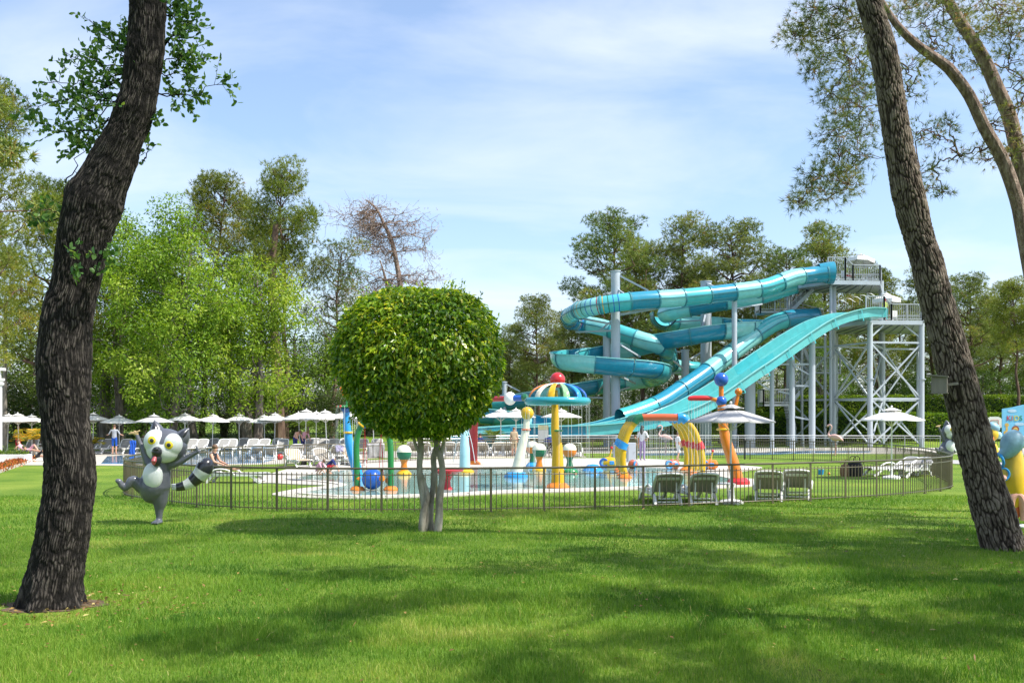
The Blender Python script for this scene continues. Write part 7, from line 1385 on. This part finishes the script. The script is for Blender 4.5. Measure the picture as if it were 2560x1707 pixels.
S = crom([tuple(LM(1460, 1110, .2)) + (.065,), tuple(LM(1530, 1105, .26)) + (.085,), tuple(LM(1610, 1075, .3)) + (.115,), tuple(LM(1680, 1015, .32)) + (.145,), tuple(LM(1730, 950, .32)) + (.165,), tuple(LM(1745, 890, .32)) + (.14,), tuple(LM(1735, 855, .32)) + (.03,)], 49)
cuts = [0, 4, 12, 20, 28, 36, 48]; cl = [m_lw, m_lk, m_lw, m_lk, m_lw, m_lk]
for i in range(6):
    mb = MB(); seg = S[cuts[i]:cuts[i + 1] + 1]; mb.tube([Vector(p[:3]) for p in seg], list(seg[:, 3]), 18); mb.build('tail_band', cl[i], lem, 60)
lem2 = copy_tree(lem); p2 = G(2371, 1172); lem2.location = p2; lem2.rotation_euler = (0, 0, R(6)); lem2['label'] = 'grey lemur statue half hidden behind the leaning pine trunk'; lem['group'] = lem2['group'] = 'lemur statues'

# ---------------------------------------------------------------- flamingo statues
m_pinkf = mat('flamingo_pink', (.66, .40, .36), .5, var=.10, scale=5); m_pinkl = mat('flamingo_leg', (.52, .28, .24), .5)
def flamingo(px, Y, rz, label, s=1.0):
    x = (px - 1280) / F * Y; e = empty('flamingo_statue', (x, Y, 0), rz, label, 'statue', 'flamingo statues'); e.scale = (s, s, s); mb = MB(); mb.ell((.05, 0, .98), (.32, .17, .19), 18, 12, Matrix.Rotation(R(12), 3, 'Y')); mb.tube([(.3, 0, .93), (.42, 0, .86), (.5, 0, .8)], [.12, .07, .02], 10)
    S = crom([(-.2, 0, 1.02), (-.33, 0, 1.12), (-.30, 0, 1.3), (-.18, 0, 1.45), (-.16, 0, 1.62), (-.26, 0, 1.70), (-.36, 0, 1.64)], 24); mb.tube([Vector(p) for p in S], list(np.r_[np.linspace(.10, .045, 8), np.full(12, .04), np.linspace(.045, .06, 4)]), 12); mb.ell((-.37, 0, 1.63), (.075, .055, .06), 12, 8); remesh(mb, m_pinkf, 'body', e, .02, 4)
    mb = MB(); mb.tube([(-.42, 0, 1.61), (-.48, 0, 1.55), (-.48, 0, 1.49)], [.04, .03, .008], 10); mb.build('beak', m_lk, e)
    for sy in (-.06, .07): mb = MB(); mb.tube([(.05, sy, .82), (.07, sy, .45), (.03, sy, .0)], [.022, .024, .018], 8); mb.build('leg', m_pinkl, e); mb = MB(); mb.box((-.02, sy, .012), (.18, .10, .02)); mb.build('foot', m_pinkl, e, 0)
    for sy in (-1, 1): mb = MB(); mb.ell((.12, sy * .155, 1.0), (.27, .03, .13), 14, 10, Matrix.Rotation(R(14), 3, 'Y')); mb.build('wing', m_pinkf, e)
flamingo(1662, 57.5, R(0), 'pink flamingo statue framed by the yellow hoops', 1.0); flamingo(2086, 56.5, R(-35), 'pink flamingo statue before the tower legs', 1.02)

# ---------------------------------------------------------------- nest box, sign, hoop, bird figures
nb = P(2349, 962, RT.y - .35); e = empty('nest_box', nb, R(-28), 'grey wooden nest box fixed to the leaning pine trunk', 'nest box'); mb = MB(); mb.box((0, 0, 0), (.22, .17, .24)); bevel_mesh(mb.build('box_body', m_wood, e, 0), .004); mb = MB(); mb.box((-.02, -.02, .135), (.29, .24, .02), M=Matrix.Rotation(R(6), 3, 'Y')); mb.build('roof', m_wood, e, 0)
mb = MB(); mb.cyl((-.112, -.01, .03), (-.116, -.01, .03), .022, n=14); mb.build('dark_hole_disc', m_black, e); mb = MB(); mb.box((0, 0, -.125), (.24, .19, .015)); mb.build('floor_board', m_wood, e, 0); mb = MB(); mb.bar((.1, 0, .0), (.26, .02, .02), .04); mb.build('bracket', m_wood, e, 0)  # flat black disc stands in for the shade inside the entrance hole
Ys = 46.0; so = P(2545, 1085, Ys); e = empty('kids_sign', (so.x, Ys, 0), R(-4), 'blue board lettered KIDS with a giraffe and a lion', 'sign'); Ls = lambda px, py, dy=0: Matrix.Rotation(R(4), 3, 'Z') @ (P(px, py, Ys) - Vector((so.x, Ys, 0))) + Vector((0, dy, 0))
m_sb = mat('sign_blue', (.16, .47, .70), .5, var=.06); a, b = Ls(2506, 1022), Ls(2506, 1090); top = [(a.x, a.z), (Ls(2530, 1018).x, Ls(2530, 1018).z), (Ls(2560, 1011).x, Ls(2560, 1011).z), (Ls(2590, 1011).x, Ls(2590, 1011).z), (Ls(2620, 1022).x, Ls(2620, 1022).z), (Ls(2620, 1090).x, b.z), (b.x, b.z)]
mb = MB(); n = len(top); mb.add([(x, -.03, z) for x, z in top] + [(x, .03, z) for x, z in top], [tuple(range(n))[::-1], tuple(range(n, 2 * n))] + [(i, (i + 1) % n, n + (i + 1) % n, n + i) for i in range(n)]); mb.build('board', m_sb, e, 0)
for px in (2512, 2612): q = Ls(px, 1080); mb = MB(); mb.cyl((q.x, .06, 0), (q.x, .06, q.z), .04, n=10); mb.build('post', m_brownwood, e)
for i, (ch, c) in enumerate((('K', (.45, .03, .06)), ('I', (.60, .16, .03)), ('D', (.62, .55, .06)), ('S', (.04, .26, .10)))):
    cu = bpy.data.curves.new('letter', 'FONT'); cu.body = ch; cu.size = .33; cu.extrude = .006; t = bpy.data.objects.new('tmp_t', cu); COL.objects.link(t); me = evaluated(t); bpy.data.objects.remove(t); me.name = 'letter'; me.materials.clear(); me.materials.append(mat('letter_' + ch, c, .5))
    lo = link(bpy.data.objects.new('letter', me), e); q = Ls((2516, 2528, 2534, 2547)[i], 1051); lo.location = (q.x, -.042, q.z); lo.rotation_euler = (R(90), 0, 0)
m_gi = mat('giraffe_yellow', (.55, .36, .08), .6, var=.3, scale=9); m_li = mat('lion_mane', (.26, .07, .03), .6)
def disc(pts, m, nm, dy):
    for px, py, rx, ry in pts: q = Ls(px, py); mb = MB(); mb.lathe([(1, 0), (1, .008), (.001, .012)], (q.x, dy, q.z), 18, Matrix.Rotation(R(90), 3, 'X') @ Matrix.Diagonal((rx / F * Ys, ry / F * Ys, 1))); mb.build(nm, m, e)
disc(((2517, 1062, 5, 5),), m_gi, 'giraffe_head', -.034); disc(((2517, 1072, 2.6, 9),), m_gi, 'giraffe_neck', -.031); disc(((2516, 1081, 7, 5),), m_gi, 'giraffe_body', -.034); disc(((2538, 1072, 9, 8),), m_li, 'lion_mane', -.034); disc(((2538, 1073, 5.5, 5),), m_gi, 'lion_face', -.048); disc(((2538, 1082, 11, 4),), m_gi, 'lion_body', -.031)
disc(((2530, 1027, 11, 4), (2548, 1060, 12, 4)), mat('sign_cloud', (.42, .58, .72), .6), 'cloud', -.032)
Yh = 55.0; q = P(2486, 1056, Yh); e = empty('basketball_hoop', (q.x, Yh, 0), R(-6), 'rounded white basketball backboard with red square', 'basketball hoop'); mb = MB(); bp_ = [(-.44, -.28), (.44, -.28), (.46, 0), (.36, .24), (.2, .33), (-.2, .33), (-.36, .24), (-.46, 0)]; n = 8
mb.add([(x, -.02, z + q.z) for x, z in bp_] + [(x, .02, z + q.z) for x, z in bp_], [tuple(range(n)), tuple(range(2 * n - 1, n - 1, -1))] + [(i + n, (i + 1) % n + n, (i + 1) % n, i) for i in range(n)]); mb.build('backboard', m_white, e, 0)
for a, b in (((-.2, -.16), (.2, -.16)), ((.2, -.16), (.2, .14)), ((.2, .14), (-.2, .14)), ((-.2, .14), (-.2, -.16))): mb = MB(); mb.bar((a[0], -.03, a[1] + q.z), (b[0], -.03, b[1] + q.z), .03, .012); mb.build('target_line', m_red, e, 0)
mb = MB(); mb.torus((0, -.26, q.z - .2), .22, .015, 22, 6); mb.build('rim', m_red, e); mb = MB(); mb.cyl((0, .12, 0), (0, .06, q.z), .05, n=10); mb.build('post', m_galv, e)
# draped yellow bird figure behind the trunk
o = G(2545, 1318); Y = o.y; e = empty('bird_statue', o, 0, 'tall yellow bird figure in a blue cape behind the leaning trunk', 'statue', 'yellow bird figures'); q = Lz(o, Y); m_ny = fibreglass('statue_yellow', (.66, .44, .02), .35); m_cape = mat('statue_cape', (.22, .40, .50), .45, var=.28, scale=5); m_pk = mat('statue_pink', (.62, .34, .26), .45)
mb = MB(); S = crom([tuple(q(2530, 1270)) + (.10,), tuple(q(2533, 1235)) + (.19,), tuple(q(2533, 1190)) + (.21,), tuple(q(2534, 1150)) + (.18,), tuple(q(2528, 1110)) + (.13,)], 18); mb.tube([Vector(p[:3]) for p in S], list(S[:, 3]), 18)
S = crom([tuple(q(2535, 1240)) + (.14,), tuple(q(2550, 1255)) + (.11,), tuple(q(2568, 1262)) + (.08,), tuple(q(2580, 1290)) + (.06,)], 12); mb.tube([Vector(p[:3]) for p in S], list(S[:, 3]), 12); remesh(mb, m_ny, 'body', e)
mb = MB(); S = crom([tuple(q(2497, 1138, -.12)) + (.05,), tuple(q(2515, 1130, -.12)) + (.14,), tuple(q(2530, 1108, -.1)) + (.20,), tuple(q(2540, 1090, -.08)) + (.17,), tuple(q(2546, 1083, -.06)) + (.06,)], 16); mb.tube([Vector(p[:3]) for p in S], list(S[:, 3]), 18); mb.build('cape', m_cape, e, 60); mb = MB(); mb.tube([q(2520, 1084, -.1), q(2535, 1085, -.16), q(2549, 1084, -.1)], [.02, .03, .02], 10); mb.build('cape_hem', m_white, e)
mb = MB(); mb.torus(q(2500, 1150, -.1), .12, .028, 24, 8, Matrix.Rotation(R(75), 3, 'Y')); mb.build('blue_ring', m_sky, e); mb = MB(); mb.torus(q(2508, 1185, -.16), .11, .022, 24, 8, Matrix.Rotation(R(90), 3, 'X')); mb.build('blue_hoop', m_sky, e)
mb = MB(); mb.ell(q(2508, 1197, -.2), (.05, .03, .045), 10, 8)
for k in range(5): a = -1.0 + k * .5; mb.tube([q(2508, 1197, -.2), q(2508 + 8 * math.sin(a), 1194 - 6 * math.cos(a), -.24), q(2508 + 9 * math.sin(a), 1200 - 4 * math.cos(a), -.26)], [.022, .018, .014], 8)
remesh(mb, m_pk, 'hand', e, .008, 2)
mb = MB(); S = crom([q(2524, 1272, -.1), q(2530, 1244, -.12), q(2544, 1236, -.12), q(2556, 1256, -.12), q(2562, 1300, -.12)], 24); mb.tube([Vector(p) for p in S], .075, 12); mb.build('leg_arch', m_pk, e); mb = MB(); mb.ell(q(2540, 1274, -.05), (.10, .05, .17), 14, 10); mb.build('inner_panel', m_ora2, e); mb = MB(); mb.ell(q(2560, 1316, -.15), (.13, .2, .05), 14, 8); mb.build('foot', m_white, e)
o = G(2480, 1162); Y = o.y; e = empty('bird_statue', o, 0, 'smaller yellow bird figure in a blue bonnet between trunk and sign', 'statue', 'yellow bird figures'); q = Lz(o, Y)
mb = MB(); mb.ell(q(2481, 1085), (.26, .24, .32), 18, 14); mb.tube([q(2482, 1110), q(2484, 1130), q(2484, 1158)], [.16, .24, .16], 14); remesh(mb, m_ny, 'body', e); mb = MB(); mb.ell(q(2483, 1068, .03), (.30, .28, .22), 18, 12, Matrix.Rotation(R(30), 3, 'Y')); mb.build('bonnet', m_cape, e); mb = MB(); mb.ell(q(2474, 1073, -.21), (.06, .03, .06), 12, 8); eo = mb.build('eye', m_white, e); mb = MB(); mb.ell(q(2474, 1073, -.24), (.025, .012, .03), 10, 8); mb.build('pupil', m_lk, eo)
mb = MB(); mb.tube([q(2478, 1095, -.2), q(2480, 1102, -.36), q(2482, 1106, -.42)], [.12, .09, .02], 12); mb.build('beak', m_org, e); mb = MB(); mb.ell(q(2498, 1088, 0), (.12, .12, .16), 12, 10); mb.build('ribbon', m_pblue, e); mb = MB(); mb.ell(q(2484, 1160, -.1), (.25, .3, .06), 14, 8); mb.build('foot', m_org, e)

# ---------------------------------------------------------------- pavilion corner, planter, flowers, pole
Yp = 46.2; q0 = P(0, 1000, Yp); e = empty('pavilion', (q0.x - .35, Yp, 0), 0, 'corner of a white pavilion with round column at the picture edge', 'pavilion'); q = Lz(Vector(e.location), Yp)
mb = MB(); mb.cyl((.18, 0, .2), (.18, 0, 3.85), .245, n=24); mb.build('column', m_wallw, e); mb = MB(); mb.lathe([(.26, 3.6), (.33, 3.66), (.33, 3.74), (.27, 3.78), (.36, 3.86), (.36, 3.95), (.25, 3.95)], (.18, 0, 0), 24); mb.build('capital', m_wallw, e); mb = MB(); mb.box((-3.25, 0, 4.15), (6.9, .8, .36)); mb.build('beam', m_wallw, e, 0); mb = MB(); mb.box((-3.2, 0, 4.4), (7.1, 1.1, .12)); mb.build('cornice', m_wallw, e, 0); mb = MB(); mb.box((-5.6, 2.6, 4.55), (6.4, 5.6, .16)); mb.build('roof', m_wallw, e, 0); mb = MB(); mb.box((-2.4, .3, .1), (6.2, 1.6, .22)); mb.build('plinth', m_coping, e, 0)
o = G(36, 1160); e = empty('planter', o, R(0), 'low white planter wall with small plants beside the pavilion column', 'planter'); mb = MB(); mb.box((-.3, .3, .22), (1.6, .7, .44)); bevel_mesh(mb.build('planter_wall', m_wallw, e, 0), .015)
rng = np.random.default_rng(91); n = 700; V_, F_, A_ = leaves(np.stack([rng.uniform(-1.05, .45, n), rng.uniform(0, .6, n), .44 + rng.exponential(.06, n)], 1), rng.normal(size=(n, 3)) + np.array([0, 0, .8]), .12, .05, rng); fast_obj('foliage', V_, F_, m_mid, e, attrs={'rnd': A_})
a, b = G(-30, 1186), G(72, 1153); e = empty('flower_border', (a + b) / 2, 0, 'strip of red and orange flowers edging the lawn by the pavilion', 'flower bed'); n = 5200; t = rng.random(n); c = (a + b) / 2; pts = np.stack([a.x + (b.x - a.x) * t - c.x + rng.normal(0, .14, n), a.y + (b.y - a.y) * t - c.y + rng.normal(0, .14, n), rng.uniform(.02, .24, n)], 1); V_, F_, A_ = leaves(pts, rng.normal(size=(n, 3)) + np.array([0, 0, 1]), .09, .06, rng); fast_obj('blossoms', V_, F_, m_redfl, e, attrs={'rnd': A_})
mb = MB(); mb.bar(a - c + Vector((.1, .3, .05)), b - c + Vector((.1, .3, .05)), .12, .12); mb.build('edging', m_coping, e, 0)
def frond_plant(px, py, label, m, n=16, L=1.1, name='palm_plant', cat='plant', h=.35):
    o = G(px, py); rng = np.random.default_rng(px); e = empty(name, o, 0, label, cat); mb = MB(); mb.cyl((0, 0, 0), (0, 0, h), .09, .06, n=10); mb.build('stem', m_bark_g, e); V, Fc, A, off = [], [], [], 0
    for i in range(n):
        a = i * 2.4; el = rng.uniform(.5, 1.2); t = np.linspace(0, 1, 22)[:, None]; d = np.array([math.cos(a) * math.cos(el), math.sin(a) * math.cos(el), math.sin(el)]); p = np.array([0, 0, h]) + d * t * L + np.array([0, 0, -.55 * L]) * t ** 2; side = np.array([-math.sin(a), math.cos(a), 0])
        for s in (-1, 1): v, f, aa = leaves(p, np.repeat((side * s + d * .5 + np.array([0, 0, -.2]))[None], 22, 0), .28 * L, .035, rng); V.append(v); Fc.append(f + off); A.append(aa); off += len(v)
    fast_obj('fronds', np.vstack(V), np.vstack(Fc), m, e, attrs={'rnd': np.concatenate(A)})
frond_plant(85, 1137, 'palm with yellow fronds behind the sunbather', m_yelfl, 18, 1.4, h=.9); frond_plant(232, 1134, 'yellow-fronded palm beside the bent dark trunk', m_yelfl, 14, 1.0, h=.6); frond_plant(1232, 1128, 'small green palm behind the ficus edge', m_mid, 14, 1.3, h=.8)
frond_plant(770, 1128, 'fan of palm fronds among the parasol poles', m_mid, 16, 1.8, h=1.6)
o = P(12, 900, 64); e = empty('timber_pole', (o.x, 64, 0), 0, 'grey timber pole rising behind the pavilion roof', 'pole'); mb = MB(); mb.tube([(0, 0, 0), (0, 0, 5), (0.05, 0, P(12, 744, 64).z)], [.15, .13, .11], 12); mb.build('shaft', m_wood, e); mb = MB(); mb.cyl((.05, 0, P(12, 744, 64).z), (.05, 0, P(12, 744, 64).z + .08), .12, .05, n=12); mb.build('cap', m_wood, e)
# rubbish-bin sized speaker posts by the far lawn
o = G(1862, 1148); e = empty('lamp_post', o, 0, 'short dark bollard lamp on the far lawn', 'bollard'); mb = MB(); mb.cyl((0, 0, 0), (0, 0, .85), .04, n=10); mb.build('shaft', m_black, e); mb = MB(); mb.lathe([(.07, .85), (.08, .88), (.08, 1.0), (.04, 1.06), (.001, 1.07)], n=12); mb.build('head', m_black, e)
